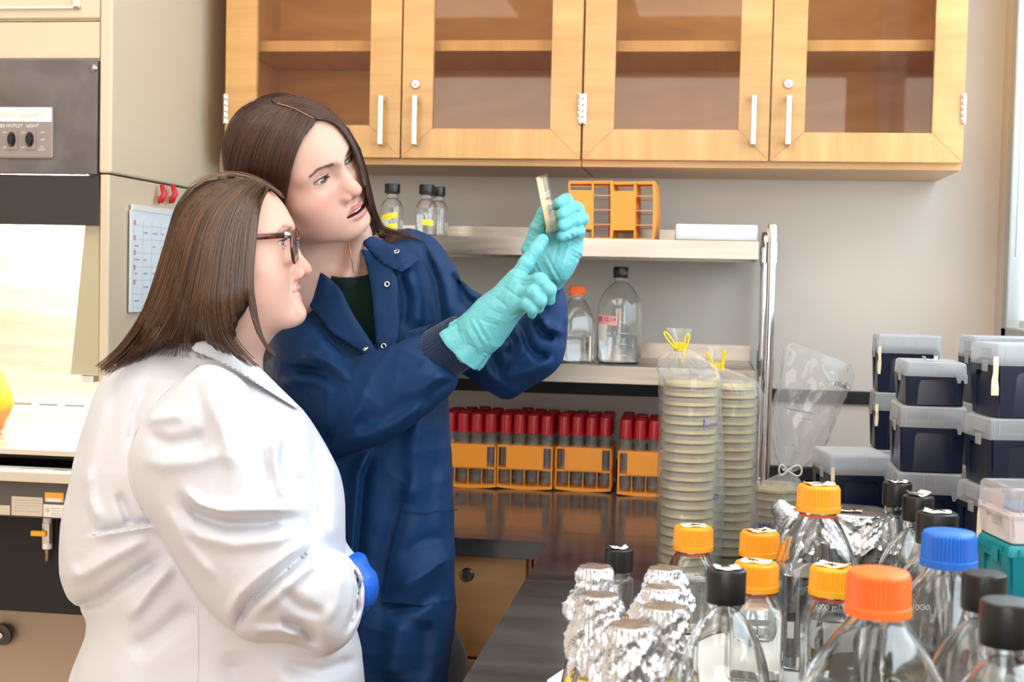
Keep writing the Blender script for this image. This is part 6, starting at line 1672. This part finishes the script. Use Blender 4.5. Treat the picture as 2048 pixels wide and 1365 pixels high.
# ------------------------------------------------------------------ the plate she holds, seen edge-on
pc = Vector(W(1095, 409, 1.952)); up_ = (Vector(W(1084, 351, 1.955))-Vector(W(1107, 467, 1.949))).normalized(); vd = (pc-CAM).normalized()
nrm = up_.cross(vd).normalized(); 
if nrm.x < 0: nrm = -nrm
nrm = (nrm-vd*.004).normalized()
hp = thing('petri_dish', 'clear petri dish with cream agar held up edge-on by the tall woman', 'petri dish', pc)
Rd = nrm.to_track_quat('Z', 'Y').to_matrix()
MB().lathe([(0, -.0092), (.0415, -.0092), (.0420, -.0088), (.0420, .0060), (.0410, .0060), (.0410, -.0080), (0, -.0080)], 64, M=Rd).build('dish', dishplastic, hp, True, 40)
MB().lathe([(0, -.0079), (.0408, -.0079), (.0408, -.0005), (0, -.0008)], 64, M=Rd).build('agar', agar, hp, True, 40)
MB().lathe([(0, .0092), (.0428, .0092), (.0434, .0086), (.0434, -.0030), (.0424, -.0030), (.0424, .0080), (0, .0080)], 64, M=Rd).build('lid', thin_glass('clear_lid_styrene', (.97, .97, .97), (.62, .62, .62), rough=.02), hp, True, 40)
# ------------------------------------------------------------------ the woman in the white coat
YO = 1.90
ow = thing('person', 'woman with shoulder-length brown hair and glasses in white coat, seen in profile', 'person', (-.72, YO, 0))
def o_body(P):
    d = s_cap(P, W(492, 600, 1.885), W(448, 720, 1.90), .050, .050)
    return smin(d, s_ell(P, W(425, 900, YO), (.11, .075, .13)), .05)
Vb, Qb, Cb = world_head(MO, OO, o_body, (.68, .40, .31), (-.94, 1.72, 1.14), (-.54, 2.06, 1.58))
def o_inner(P):
    d = s_ell(P, W(420, 970, YO), (.13, .09, .18)); d = smin(d, s_ell(P, W(420, 1200, YO), (.14, .11, .2)), .07)
    d = smin(d, s_chain(P, [W(410, 850, 1.79), W(500, 1130, 1.76), W(655, 1175, 1.79)], [.045, .040, .028]), .03)
    return smin(d, s_chain(P, [W(440, 850, 1.98), W(560, 1100, 1.99), W(690, 1165, 1.88)], [.036, .034, .024]), .03)
Vi, Qi = simple(o_inner, (-1.0, 1.68, .60), (-.42, 2.12, 1.26), .009)
V, Q, C = join([(Vb, Qb, Cb), (Vi, Qi, np.tile(np.array([.82, .56, .46]), (len(Vi), 1)))])
me = np_mesh('body', V, Q); vcol(me, 'tint', C); meshobj('body', me, skin, ow, world=True); obvh = bvh_of(Vb, Qb)
for s in (-1, 1): eyeball(ow, MO, s, (-.16, 0), (.06, .05, .04), OO)
O_ot = Outline([(225, 728), (262, 704), (300, 688), (350, 676), (405, 680), (455, 700), (520, 745), (565, 785), (598, 812), (632, 855), (668, 920), (687, 985), (692, 1050), (690, 1110), (704, 1230), (722, 1290), (728, 1340), (735, 1500), (745, 1790), (95, 1790), (118, 1480), (135, 1365), (160, 1305), (175, 1268), (174, 1236), (150, 1215), (127, 1180), (117, 1125), (121, 1060), (135, 985), (152, 905), (173, 835), (198, 768)])
O_os = Outline([(397, 730), (345, 770), (300, 815), (270, 860), (254, 905), (258, 965), (282, 1020), (312, 1060), (344, 1118), (382, 1174), (419, 1224), (462, 1264), (500, 1287), (555, 1284), (606, 1290), (632, 1308), (655, 1311), (690, 1293), (716, 1251), (729, 1200), (726, 1150), (704, 1119), (680, 1104), (640, 1088), (621, 1060), (618, 1020), (600, 1000), (582, 962), (574, 935), (567, 879), (535, 820), (490, 762), (440, 732)])
hO = lambda u, v: np.interp(v, [680, 760, 950, 1200, 1800], [.055, .102, .138, .150, .175]).astype(np.float32)
YOs = lambda u, v: np.interp(u, [250, 420, 560, 730], [1.762, 1.745, 1.732, 1.778]).astype(np.float32)
F_o = [([(368, 978), (395, 1010), (440, 1022), (520, 1020), (610, 1018)], .012, 10, 'r'), ([(365, 1000), (400, 1032), (450, 1050), (520, 1050), (590, 1040)], .014, 13, 'g'), ([(360, 1045), (400, 1075), (470, 1090), (560, 1080), (612, 1062)], .007, 14, 'r'),
       ([(628, 1095), (585, 1130), (535, 1172), (492, 1215), (472, 1258)], .012, 8, 'g'), ([(618, 1078), (570, 1112), (520, 1150), (478, 1190), (455, 1235)], .009, 10, 'r'), ([(640, 1120), (600, 1150), (555, 1190), (510, 1230)], .007, 11, 'r'),
       ([(572, 890), (568, 935), (585, 965), (598, 995)], .012, 8, 'g'), ([(545, 860), (548, 920), (560, 975), (590, 1015)], .008, 12, 'r'), ([(500, 770), (530, 850), (538, 930), (550, 990)], .006, 16, 'g'),
       ([(300, 870), (335, 888), (380, 882), (410, 868)], .008, 13, 'g'), ([(290, 840), (330, 835), (370, 830)], .006, 12, 'r'), ([(280, 920), (330, 930), (400, 922), (450, 905)], .005, 15, 'r'), ([(420, 790), (450, 870), (462, 940)], .006, 15, 'r'), ([(390, 760), (410, 850), (400, 920)], .004, 14, 'g'),
       ([(392, 728), (338, 776), (290, 826), (262, 868), (248, 905), (250, 965), (275, 1026), (306, 1066), (338, 1124), (376, 1182)], .008, 6, 'g'), ([(700, 1125), (716, 1170), (712, 1220), (690, 1270)], .006, 7, 'g'), ([(660, 1110), (680, 1160), (672, 1210), (650, 1250)], .005, 12, 'r'), ([(560, 1180), (600, 1215), (650, 1230)], .005, 12, 'g'), ([(330, 1010), (370, 1090), (430, 1160)], .006, 14, 'r'), ([(560, 1240), (600, 1255), (640, 1290)], .007, 9, 'g'), ([(500, 1262), (560, 1262), (600, 1275)], .005, 9, 'r')]
F_ob = [([(185, 1070), (240, 1060), (304, 1048), (330, 1058)], .010, 6, 's'), ([(330, 1110), (270, 1150), (200, 1200), (150, 1212)], .012, 14, 'g'), ([(345, 1130), (300, 1180), (255, 1240)], .009, 14, 'r'), ([(300, 1075), (230, 1110), (165, 1150), (135, 1150)], .010, 16, 'r'),
        ([(175, 940), (180, 1000), (200, 1045)], .006, 12, 'r'), ([(235, 985), (255, 1030), (262, 1050)], .008, 10, 'g'), ([(300, 760), (270, 830), (262, 900)], .007, 12, 'g'), ([(215, 790), (190, 880), (170, 980)], .005, 16, 'r'), ([(385, 1215), (330, 1260), (260, 1310)], .007, 20, 'g'),
        ([(620, 870), (640, 930), (628, 1000), (620, 1060)], .006, 12, 'g'), ([(600, 830), (612, 900), (600, 960)], .005, 12, 'r'), ([(660, 930), (668, 1010), (662, 1090)], .005, 14, 'r'), ([(560, 1330), (640, 1345), (715, 1320)], .006, 14, 'g'),
        ([(470, 1300), (480, 1400), (470, 1600)], .008, 30, 'g'), ([(560, 1320), (590, 1450), (600, 1600)], .008, 30, 'r')]
def o_coat(P):
    u, v = projN(P); uv = (u, v)
    t = inflate(P, uv, O_ot, YO, .105, hO)-1.35*folds(u, v, F_ob)-creases(P, 18, 43, .0013)
    t = np.maximum(t, -(o_body(P)-.009))
    line = np.interp(u, [320, 345, 400, 450, 480, 530, 600], [700, 680, 684, 704, 722, 765, 820])
    t = smin(t, smax(o_body(P)-.016, (line-v)*YO/F_PX, .004), .012)
    s_ = inflate(P, uv, O_os, YOs, .078, .088)-1.45*folds(u, v, F_o)-creases(P, 26, 41, .0011)-.0014*vnoise(P, 30, 21)
    far = s_chain(P, [W(450, 830, 2.0), W(560, 1100, 2.0), W(690, 1165, 1.90)], [.075, .065, .040])
    return smin(smin(t, far, .02), s_, .004)-.0012*vnoise(P, 42, 24)
V, Q = sdf_mesh(o_coat, (-1.05, 1.60, .42), (-.44, 2.14, 1.30), .0036); ocV, ocQ = V, Q
meshobj('lab_coat', np_mesh('lab_coat', V, Q), whitec, ow, world=True); wbvh = bvh_of(V, Q)
patch('collar', [(395, 682), (440, 684), (470, 700), (520, 735), (560, 775), (598, 812), (594, 818), (575, 806), (520, 772), (470, 742), (420, 715), (380, 700)], wbvh, .021, .003, whitec, ow, bulge=.004)
wthr = mat('white_thread', (.66, .67, .70), .8)
seam('side_seam', [(396, 1212), (397, 1290), (396, 1364)], wbvh, .0007, wthr, ow)
seam('back_seam', [(185, 1071), (240, 1061), (300, 1050)], wbvh, .0009, wthr, ow)
seam('sleeve_seam', [(396, 732), (345, 772), (300, 818), (272, 862), (256, 905), (262, 965), (284, 1020)], wbvh, .0007, wthr, ow)
# blue glove just past the cuff
prB = [([(690, 1175, 1.825), (712, 1178, 1.83)], [28, 30], .02), ([(705, 1150, 1.83), (724, 1150, 1.85)], [20, 15], .02), ([(710, 1165, 1.83), (730, 1172, 1.85)], [20, 14], .02), ([(710, 1185, 1.83), (728, 1195, 1.85)], [20, 13], .02),
       ([(718, 1140, 1.85), (730, 1152, 1.875), (722, 1175, 1.90), (708, 1185, 1.905)], [12, 10.5, 9.5, 8.5], .006), ([(728, 1160, 1.85), (737, 1168, 1.875), (728, 1190, 1.90), (712, 1198, 1.905)], [12, 10.5, 9.5, 8.5], .006),
       ([(728, 1180, 1.85), (736, 1188, 1.872), (727, 1208, 1.89), (710, 1213, 1.895)], [12, 10.0, 9, 8], .006), ([(720, 1200, 1.845), (726, 1210, 1.865), (718, 1224, 1.88), (704, 1226, 1.885)], [11, 9.0, 8, 7], .006), ([(705, 1135, 1.82), (716, 1122, 1.84), (722, 1120, 1.865)], [14, 11, 9], .012)]
glove_mesh('glove', prB, (-.56, 1.76, .86), (-.38, 1.96, 1.05), blueglove, ow, h=.002, seed=15)
# glasses
def HO(p): return Vector(MO[:3, :3] @ np.array(p)+MO[:3, 3])
tort = mat('tortoise_acetate', (.02, .006, .004), .12, coat=.6); add_noise(tort, (70, 70, 70), (.010, .004, .003), (.16, .022, .010), detail=3, lo=.4, hi=.62)
gl = thing('glasses', 'tortoiseshell rectangular glasses worn by the woman in white', 'glasses', HO((0, .1, 0)))
def rimpath(s): 
    out = []
    for k in range(29):
        a = 2*PI*k/28; c_, s__ = math.cos(a), math.sin(a); r = (abs(c_)**3.2+abs(s__)**3.2)**(-1/3.2)
        x = s*(.0345+.0255*r*c_); out.append((x, .0985-.10*(abs(x)-.010)*.5, -.005+.0215*r*s__*(1 if s__ > 0 else 1.02)-.0015*c_*0))
    return out
for s in (-1, 1):
    rp_ = rimpath(s); MB().tube([HO(p) for p in rp_], .0023, 8, cap=False).build('rim', tort, gl, True, world=True)
    mb = MB(); vs_ = [mb.bm.verts.new(HO(p)) for p in rp_[:-1]]; mb.bm.faces.new(vs_); ret = bmesh.ops.extrude_face_region(mb.bm, geom=list(mb.bm.faces)); bmesh.ops.translate(mb.bm, verts=[e for e in ret['geom'] if isinstance(e, bmesh.types.BMVert)], vec=Vector(MO[:3, 1])*.0016)
    mb.build('lens', thin_glass('lens_glass', (.97, .96, .96), (.8, .7, .66)), gl, world=True)
    secs = []
    for (x, y, z, hh_, tt_) in ((.0600, .0945, .0115, .0042, .0025), (.0680, .0900, .0125, .0042, .0030), (.0735, .0700, .0125, .0040, .0018), (.0750, .0300, .0120, .0036, .0017), (.0750, -.005, .0100, .0032, .0017), (.0745, -.030, .0020, .0030, .0017)):
        ring = []
        for k in range(12):
            a = 2*PI*k/12; ca, sa = math.cos(a), math.sin(a); rr = (abs(ca)**4+abs(sa)**4)**(-.25); ring.append(HO((s*(x+tt_*rr*ca), y, z+hh_*rr*sa)))
        secs.append(ring)
    MB().sections(secs).build('temple', tort, gl, True, 40, world=True)
    MB().tube([HO((s*.064, .0950, .0125)), HO((s*.0705, .0880, .0130))], .0046, 8).build('hinge', mat('hinge_metal', (.45, .5, .55), .25, .9), gl, True, world=True)
MB().tube([HO((-.010, .1000, .003)), HO((0, .1015, .006)), HO((.010, .1000, .003))], .0022, 8).build('bridge', tort, gl, True, world=True)
# ------------------------------------------------------------------ legs below the coats
legs_and_shoes(yw, -.56, YT, .72, .0-PI, darkc)
legs_and_shoes(ow, -.72, YO, .70, -PI/2, darkc)
# ------------------------------------------------------------------ hair
# tall woman: head in its own frame is used to carve the face free of the hair shell
def inv_apply(M, P): Ri = np.linalg.inv(M[:3, :3]).astype(np.float32); return (P-M[:3, 3].astype(np.float32)) @ Ri.T
O_yh = Outline([(437, 400), (436, 330), (445, 270), (468, 228), (500, 195), (545, 180), (590, 185), (640, 205), (680, 235), (705, 275), (722, 315), (735, 360), (742, 400), (756, 440), (790, 460), (770, 480), (745, 492), (728, 470), (700, 420), (640, 480), (600, 500), (560, 480), (500, 470), (445, 450)])
O_yf = Outline([(560, 480), (566, 430), (575, 385), (583, 340), (597, 292), (618, 262), (637, 241), (652, 240), (674, 250), (698, 280), (709, 312), (722, 345), (729, 380), (731, 420), (728, 462), (712, 480), (640, 510)], smooth=1)
YHEAD = head_sdf(OY); OHEAD = head_sdf(OO)
def shrink(f, V, r):
    return (V-grad(f, V.astype(np.float32))*r).astype(np.float32)
def y_hair(P):
    u, v = projN(P); L_ = inv_apply(MY, P); a = L_.copy(); a[:, 0] = np.abs(a[:, 0])
    sc = 1.02
    cap_ = (YHEAD(L_)-.0065)*sc; cap_ = np.maximum(cap_, -(L_[:, 2]+.075)*sc)
    back = s_ell(L_, (0, -.050, -.050), (.085, .062, .12))*sc
    d = smin(cap_, back, .04)
    # curtain of hair in front of the far cheek and onto the shoulder
    far = s_chain(P, [W(660, 233, 2.0), W(692, 262, 2.0), W(715, 300, 2.01), W(728, 342, 2.02), W(738, 388, 2.04), W(746, 428, 2.06), W(756, 462, 2.07)], [.008, .008, .0075, .0075, .008, .009, .006])
    near = s_chain(P, [W(560, 235, 2.03), W(545, 330, 2.04), W(545, 420, 2.06), W(550, 500, 2.08)], [.040, .050, .048, .035])
    left = s_chain(P, [W(490, 260, 2.10), W(478, 340, 2.09), W(480, 430, 2.10), W(490, 520, 2.12)], [.040, .045, .045, .035])
    d = smin(smin(d, near, .03), left, .03)
    fc = np.maximum(O_yf(u, v)*2.0/F_PX, -(L_[:, 1]-.000)*sc)     # free the face
    d = smax(d, O_yh(u, v)*2.03/F_PX-.0005, .010)
    d = smax(d, -fc, .003)
    d = smin(d, far, .006)
    # parting groove
    g, par, side = seg2(u, v, [(545, 208), (590, 222), (616, 234), (638, 246)])
    d = d+.0030*np.exp(-(g/4.5)**2)*(L_[:, 2] > .03)
    return d
V, Q = sdf_mesh(y_hair, (-.86, 1.86, 1.28), (-.44, 2.26, 1.70), .0034)
c_d = (.030, .012, .008); c_l = (.105, .040, .022)
hm_y = hair_mat('brown_hair', c_d, c_l, .34)
hm_u = mat('under_hair', (.020, .010, .007), .75, spec=.1)
hV0, hQ0 = V, Q; me = np_mesh('hair', shrink(y_hair, V, .0024), Q); hair_y = meshobj('hair', me, hm_u, yw, world=True)
hbv = bvh_of(np.concatenate([V, ycV]), np.concatenate([Q, ycQ+len(V)]))
gA = [[(543, 196), (500, 199), (464, 231), (447, 274), (440, 332), (438, 400), (441, 470)],
      [(541, 207), (500, 215), (465, 250), (446, 300), (440, 360), (437, 420), (440, 470)],
      [(548, 209), (512, 228), (482, 268), (466, 320), (460, 380), (458, 440), (460, 500)],
      [(562, 213), (532, 240), (506, 285), (492, 340), (488, 400), (486, 450), (488, 510)],
      [(578, 218), (554, 248), (532, 295), (520, 350), (515, 410), (514, 460), (516, 520)],
      [(594, 224), (574, 252), (556, 300), (546, 350), (541, 410), (540, 460), (542, 530)],
      [(610, 231), (596, 258), (578, 300), (568, 350), (560, 410), (556, 460), (560, 540)],
      [(626, 239), (612, 262), (594, 298), (580, 345), (571, 400), (566, 450), (572, 540)],
      [(637, 244), (622, 264), (602, 292), (587, 335), (577, 390), (571, 440), (578, 540)]]
gB = [[(543, 198), (577, 189), (614, 193), (650, 209), (679, 235), (705, 275), (721, 315), (734, 360), (743, 400), (757, 440), (779, 468)],
      [(556, 210), (595, 203), (632, 213), (664, 234), (690, 266), (709, 305), (725, 345), (737, 395), (748, 440), (764, 478)],
      [(590, 221), (620, 220), (650, 230), (680, 254), (702, 288), (717, 325), (731, 362), (739, 405), (746, 450), (754, 486)],
      [(640, 241), (658, 237), (679, 249), (698, 275), (713, 308), (726, 345), (736, 385), (741, 425), (745, 462), (748, 490)]]
P1, R1, T1 = strands_from_guides(gA, hbv, 330, 20, .00048, (.0014, .0050), 5, jitter=2.2)
P2, R2, T2 = strands_from_guides(gB, hbv, 230, 20, .00045, (.0012, .0042), 6, jitter=1.8)
seam('parting', [(556, 212), (580, 219), (602, 228), (622, 238), (638, 246)], hbv, .0008, mat('scalp', (.36, .20, .14), .6), yw, off=.0042)
gC = [[(735, 395), (745, 430), (765, 455), (800, 462), (835, 476), (862, 492)], [(735, 410), (745, 440), (765, 464), (790, 470), (815, 470), (845, 480)], [(735, 425), (742, 455), (752, 478), (772, 486), (790, 478), (812, 480)], [(734, 430), (738, 460), (744, 484), (752, 494), (764, 490), (775, 486)]]
cb2 = cbvh
P3, R3, T3 = strands_from_guides(gC, cb2, 50, 18, .00038, (.002, .010), 9, jitter=3)
gD = [[(545, 206), (520, 196), (490, 200), (462, 226), (444, 265), (436, 320)], [(545, 206), (560, 183), (600, 184), (640, 204), (676, 232), (700, 268)], [(600, 200), (630, 196), (660, 214), (690, 240), (712, 275), (735, 330)]]
P4, R4, T4 = strands_from_guides(gD, hbv, 12, 16, .00022, (.002, .010), 10, jitter=5)
hair_object('hair_strands', np.concatenate([P1, P2]), np.concatenate([R1, R2]), np.concatenate([T1, T2])**1.6, c_d, c_l, hm_y, yw, 3)
hair_object('shoulder_hair', P3, R3, T3, c_d, (.16, .07, .035), hm_y, yw, 3)
hair_object('loose_hairs', P4, R4, T4, (.06, .025, .015), (.20, .09, .05), hm_y, yw, 3)
# brows and lashes
def brow(t, M, bvh, side, o, col, n=230, arch=.0, m=None):
    ro, di = [], []; r = np.random.default_rng(17+int(side)); ws = o.get('wide', 1)
    for i in range(n):
        s = r.uniform(); x = .0125+.0345*s; zc = .0165+.0068*math.sin(min(s*1.1, 1)*PI*.60)-.0050*max(0, s-.66)/.34; th = .0030*(1-s*.55)*(.75+.25*min(1, s*8))
        z = zc+r.uniform(-th, th); ro.append((side*x*ws, .08, z)); ang = .9-1.0*s+r.uniform(-.25, .25)
        L_ = .0062*(1-.25*s); di.append((side*L_*math.cos(ang), 0, L_*math.sin(ang)*(.9 if s < .75 else .1)))
    return face_hairs('eyebrow', t, M, bvh, ro, di, 5, .00015, m, col, lift=.0006)
def lashes(t, M, side, o, col, m, n=44, up=True, low=True):
    ro, di, cu = [], [], []; ws = o.get('wide', 1); ek = o.get('eye_open', .0048); ey = o.get('ey', .0685); r = np.random.default_rng(5)
    for i in range(n):
        u = -.0120+.0250*i/(n-1); hh = ek*max(0, 1-(u/.0145)**2)
        x = .031+u; z = hh*1.12+.12*u; yy = ey+math.sqrt(max(.0136**2-u*u-(z)**2, 0))
        ro.append((side*x*ws, yy, z+.0002)); di.append((side*u*.25, .0062, .0010)); 
    P = []
    for p, d in zip(ro, di):
        pts = [np.array(p)+np.array(d)*k/4+np.array([0, 0, .0042])*(k/4)**2*r.uniform(.7, 1.1) for k in range(5)]; P.append([list(M[:3, :3] @ q+M[:3, 3]) for q in pts])
    P = np.array(P); R_ = np.tile(.00030*np.linspace(1, .35, 5), (len(P), 1))
    hair_object('eyelashes', P, R_, np.zeros(len(P)), col, col, m, t, 3)
    P = []
    for i in range(n//2):
        u = -.010+.021*i/(n//2-1); hh = ek*max(0, 1-(u/.0145)**2); z = -hh*.75+.12*u; yy = ey+math.sqrt(max(.0136**2-u*u-z*z, 0))
        p = np.array((side*(.031+u)*ws, yy, z)); P.append([list(M[:3, :3] @ (p+np.array([side*u*.12, .0028, -.0016])*k/3)+M[:3, 3]) for k in range(4)])
    P = np.array(P); R_ = np.tile(.00014*np.linspace(1, .4, 4), (len(P), 1)); hair_object('lower_lashes', P, R_, np.zeros(len(P)), col, col, m, t, 3)
bm_ = hair_mat('brow_hair', (.05, .025, .015), (.1, .05, .03), .5)
for s in (-1, 1):
    brow(yw, MY, ybvh, s, OY, (.11, .055, .033), m=bm_); lashes(yw, MY, s, OY, (.012, .008, .007), bm_)
    brow(ow, MO, obvh, s, OO, (.36, .22, .15), n=60, m=bm_); lashes(ow, MO, s, OO, (.03, .02, .015), bm_, n=30)
# woman in white: shoulder-length bob
O_of = Outline([(524, 384), (545, 384), (572, 396), (610, 440), (660, 560), (640, 660), (560, 672), (528, 668), (506, 610), (505, 560), (510, 500), (517, 440)], smooth=1)
O_oh = Outline([(330, 470), (345, 415), (370, 378), (400, 360), (450, 353), (500, 360), (540, 378), (560, 392), (570, 405), (550, 420), (530, 470), (525, 540), (520, 600), (545, 680), (560, 725), (520, 720), (460, 700), (400, 690), (330, 690), (270, 705), (215, 740), (180, 742), (240, 690), (275, 640), (300, 570), (315, 520)])
def o_hair(P):
    u, v = projN(P); L_ = inv_apply(MO, P); a = L_.copy(); a[:, 0] = np.abs(a[:, 0]); sc = 1.043
    d = (OHEAD(L_)-.0060)*sc; d = np.maximum(d, -(L_[:, 2]+.06)*sc)
    d = smin(d, s_chain(P, [W(450, 420, 1.84), W(430, 520, 1.80), W(430, 600, 1.79), W(445, 670, 1.79)], [.045, .050, .046, .020]), .04)
    d = smin(d, s_chain(P, [W(400, 430, 1.90), W(365, 540, 1.89), W(335, 630, 1.88), W(290, 690, 1.86)], [.060, .060, .050, .018]), .04)
    d = smin(d, s_chain(P, [W(375, 560, 1.85), W(360, 640, 1.84), W(360, 680, 1.83)], [.05, .045, .025]), .03)
    d = smin(d, s_chain(P, [W(430, 440, 1.97), W(440, 560, 1.98), W(470, 660, 1.97)], [.045, .045, .025]), .03)
    d = smax(d, O_oh(u, v)*1.86/F_PX-.001, .010)
    fc = np.maximum(O_of(u, v)*1.86/F_PX, -(L_[:, 1]-.005)*sc)
    return smax(d, -fc, .003)
V, Q = sdf_mesh(o_hair, (-1.04, 1.70, 1.20), (-.56, 2.10, 1.58), .0036)
c2d = (.050, .024, .012); c2l = (.20, .092, .042)
hm_o = hair_mat('chestnut_hair', c2d, c2l, .36)
me = np_mesh('hair', shrink(o_hair, V, .0030), Q); meshobj('hair', me, mat('under_hair_chestnut', (.035, .018, .010), .75, spec=.1), ow, world=True); hob = bvh_of(np.concatenate([V, ocV]), np.concatenate([Q, ocQ+len(V)]))
gE = [[(480, 358), (430, 362), (385, 380), (355, 420), (335, 480), (315, 550), (285, 630), (240, 695), (195, 732), (170, 744)],
      [(490, 358), (440, 370), (400, 400), (372, 450), (355, 520), (335, 590), (305, 655), (265, 705), (215, 745), (200, 765)],
      [(500, 359), (455, 380), (420, 415), (398, 470), (382, 540), (365, 610), (345, 665), (322, 702), (292, 722)],
      [(508, 361), (470, 385), (440, 425), (422, 480), (412, 550), (400, 620), (392, 668), (408, 706), (452, 732)],
      [(516, 364), (485, 385), (460, 425), (448, 480), (440, 550), (432, 620), (442, 668), (474, 712), (530, 745)],
      [(524, 367), (502, 386), (485, 420), (475, 480), (468, 550), (465, 620), (480, 670), (510, 705), (548, 735)],
      [(532, 372), (518, 384), (506, 420), (500, 470), (494, 540), (492, 600), (505, 655), (530, 700), (565, 722)],
      [(538, 377), (528, 385), (519, 420), (514, 470), (508, 520), (505, 570), (512, 620), (520, 665), (538, 710)]]
P1, R1, T1 = strands_from_guides(gE, hob, 380, 22, .00050, (.0016, .0062), 31, jitter=2.8)
gF = [[(480, 356), (505, 362), (535, 372), (556, 386), (570, 400)], [(470, 354), (500, 356), (532, 366), (558, 380), (576, 402)]]
P5, R5, T5 = strands_from_guides(gF, hob, 110, 14, .00035, (.0002, .003), 33, jitter=2)
gG = [[(400, 362), (440, 345), (480, 345), (530, 360), (565, 390)], [(350, 420), (360, 370), (420, 346), (500, 350), (590, 410)]]
P6, R6, T6 = strands_from_guides(gG, hob, 26, 14, .00026, (.002, .008), 35, jitter=5)
gH = [[(236, 690), (215, 700), (190, 720), (172, 740)], [(300, 660), (260, 700), (225, 735), (205, 765)], [(330, 650), (300, 700), (262, 720), (240, 725)]]
P7, R7, T7 = strands_from_guides(gH, hob, 60, 12, .00045, (.000, .006), 36, jitter=4)
hair_object('hair_strands', np.concatenate([P1]), R1, T1**2.2, c2d, c2l, hm_o, ow, 3)
hair_object('crown_hair', P5, R5, T5, (.09, .05, .03), (.30, .18, .11), hm_o, ow, 3)
hair_object('hair_ends', P7, R7, T7, c2d, (.25, .13, .07), hm_o, ow, 3)
hair_object('loose_hairs', P6, R6, T6, (.12, .06, .035), (.30, .17, .10), hm_o, ow, 3)
# ------------------------------------------------------------------ light
W = bpy.data.worlds.new('World'); SC.world = W; W.use_nodes = True
bg = W.node_tree.nodes['Background']; bg.inputs['Color'].default_value = (1, .955, .91, 1); bg.inputs['Strength'].default_value = .60
def area(name, loc, rot, sx, sy, power, col):
    l = bpy.data.lights.new(name, 'AREA'); l.shape = 'RECTANGLE'; l.size = sx; l.size_y = sy; l.energy = power; l.color = col
    o = bpy.data.objects.new(name, l); COL.objects.link(o); o.location = loc; o.rotation_euler = rot; return o
# daylight through the right-hand window
area('window_daylight', (WX+.30, 1.7, 1.95), (0, PI/2, 0), 1.25, 2.8, 66, (.80, .90, 1))
# ceiling troffers
troff = mat('diffuser', (.9, .9, .9), .6, emis=2.2); troff.node_tree.nodes['Principled BSDF'].inputs['Emission Color'].default_value = (1, .93, .84, 1)
for i, (x, y) in enumerate(((-1.3, 1.0), (-.1, 1.0), (-.1, -.4), (-1.3, -.4))):
    t = thing('ceiling_light', 'recessed white ceiling light panel', 'light', (x, y, ZC-.02), group='ceiling lights')
    MB().bx(x-.32, x+.32, y-.62, y+.62, ZC-.018, ZC-.001, bev=.002).build('frame', whitep, t, world=True)
    MB().bx(x-.29, x+.29, y-.59, y+.59, ZC-.021, ZC-.0185).build('diffuser', troff, t, world=True)
area('ceiling_lamps', (-.75, 1.35, ZC-.06), (0, 0, 0), 2.2, 2.6, 17, (1, .90, .78))
# added warm fill light behind the camera, beyond the open side of the room
area('front_fill', (-.4, -4.2, 1.9), (math.radians(88), 0, 0), 4.2, 2.0, 88, (1, .93, .86))
cam = bpy.data.cameras.new('camera'); co = bpy.data.objects.new('camera', cam); COL.objects.link(co)
co.matrix_world = Matrix.Translation(CAM) @ R_CAM.to_4x4()
cam.sensor_width = 36; cam.lens = F_PX/2048*36; cam.clip_start = .05
cam.dof.use_dof = True; cam.dof.focus_distance = 2.0; cam.dof.aperture_fstop = 8.5
SC.camera = co
vs = SC.view_settings; vs.view_transform = 'Standard'; vs.look = 'None'; vs.gamma = 1; vs.use_curve_mapping = False; vs.exposure = .28
SC.cycles.transparent_max_bounces = 40; SC.cycles.max_bounces = 15; SC.cycles.transmission_bounces = 15; SC.cycles.diffuse_bounces = 4; SC.cycles.glossy_bounces = 6
SC.cycles.sample_clamp_indirect = 5; SC.cycles.caustics_reflective = False; SC.cycles.caustics_refractive = True
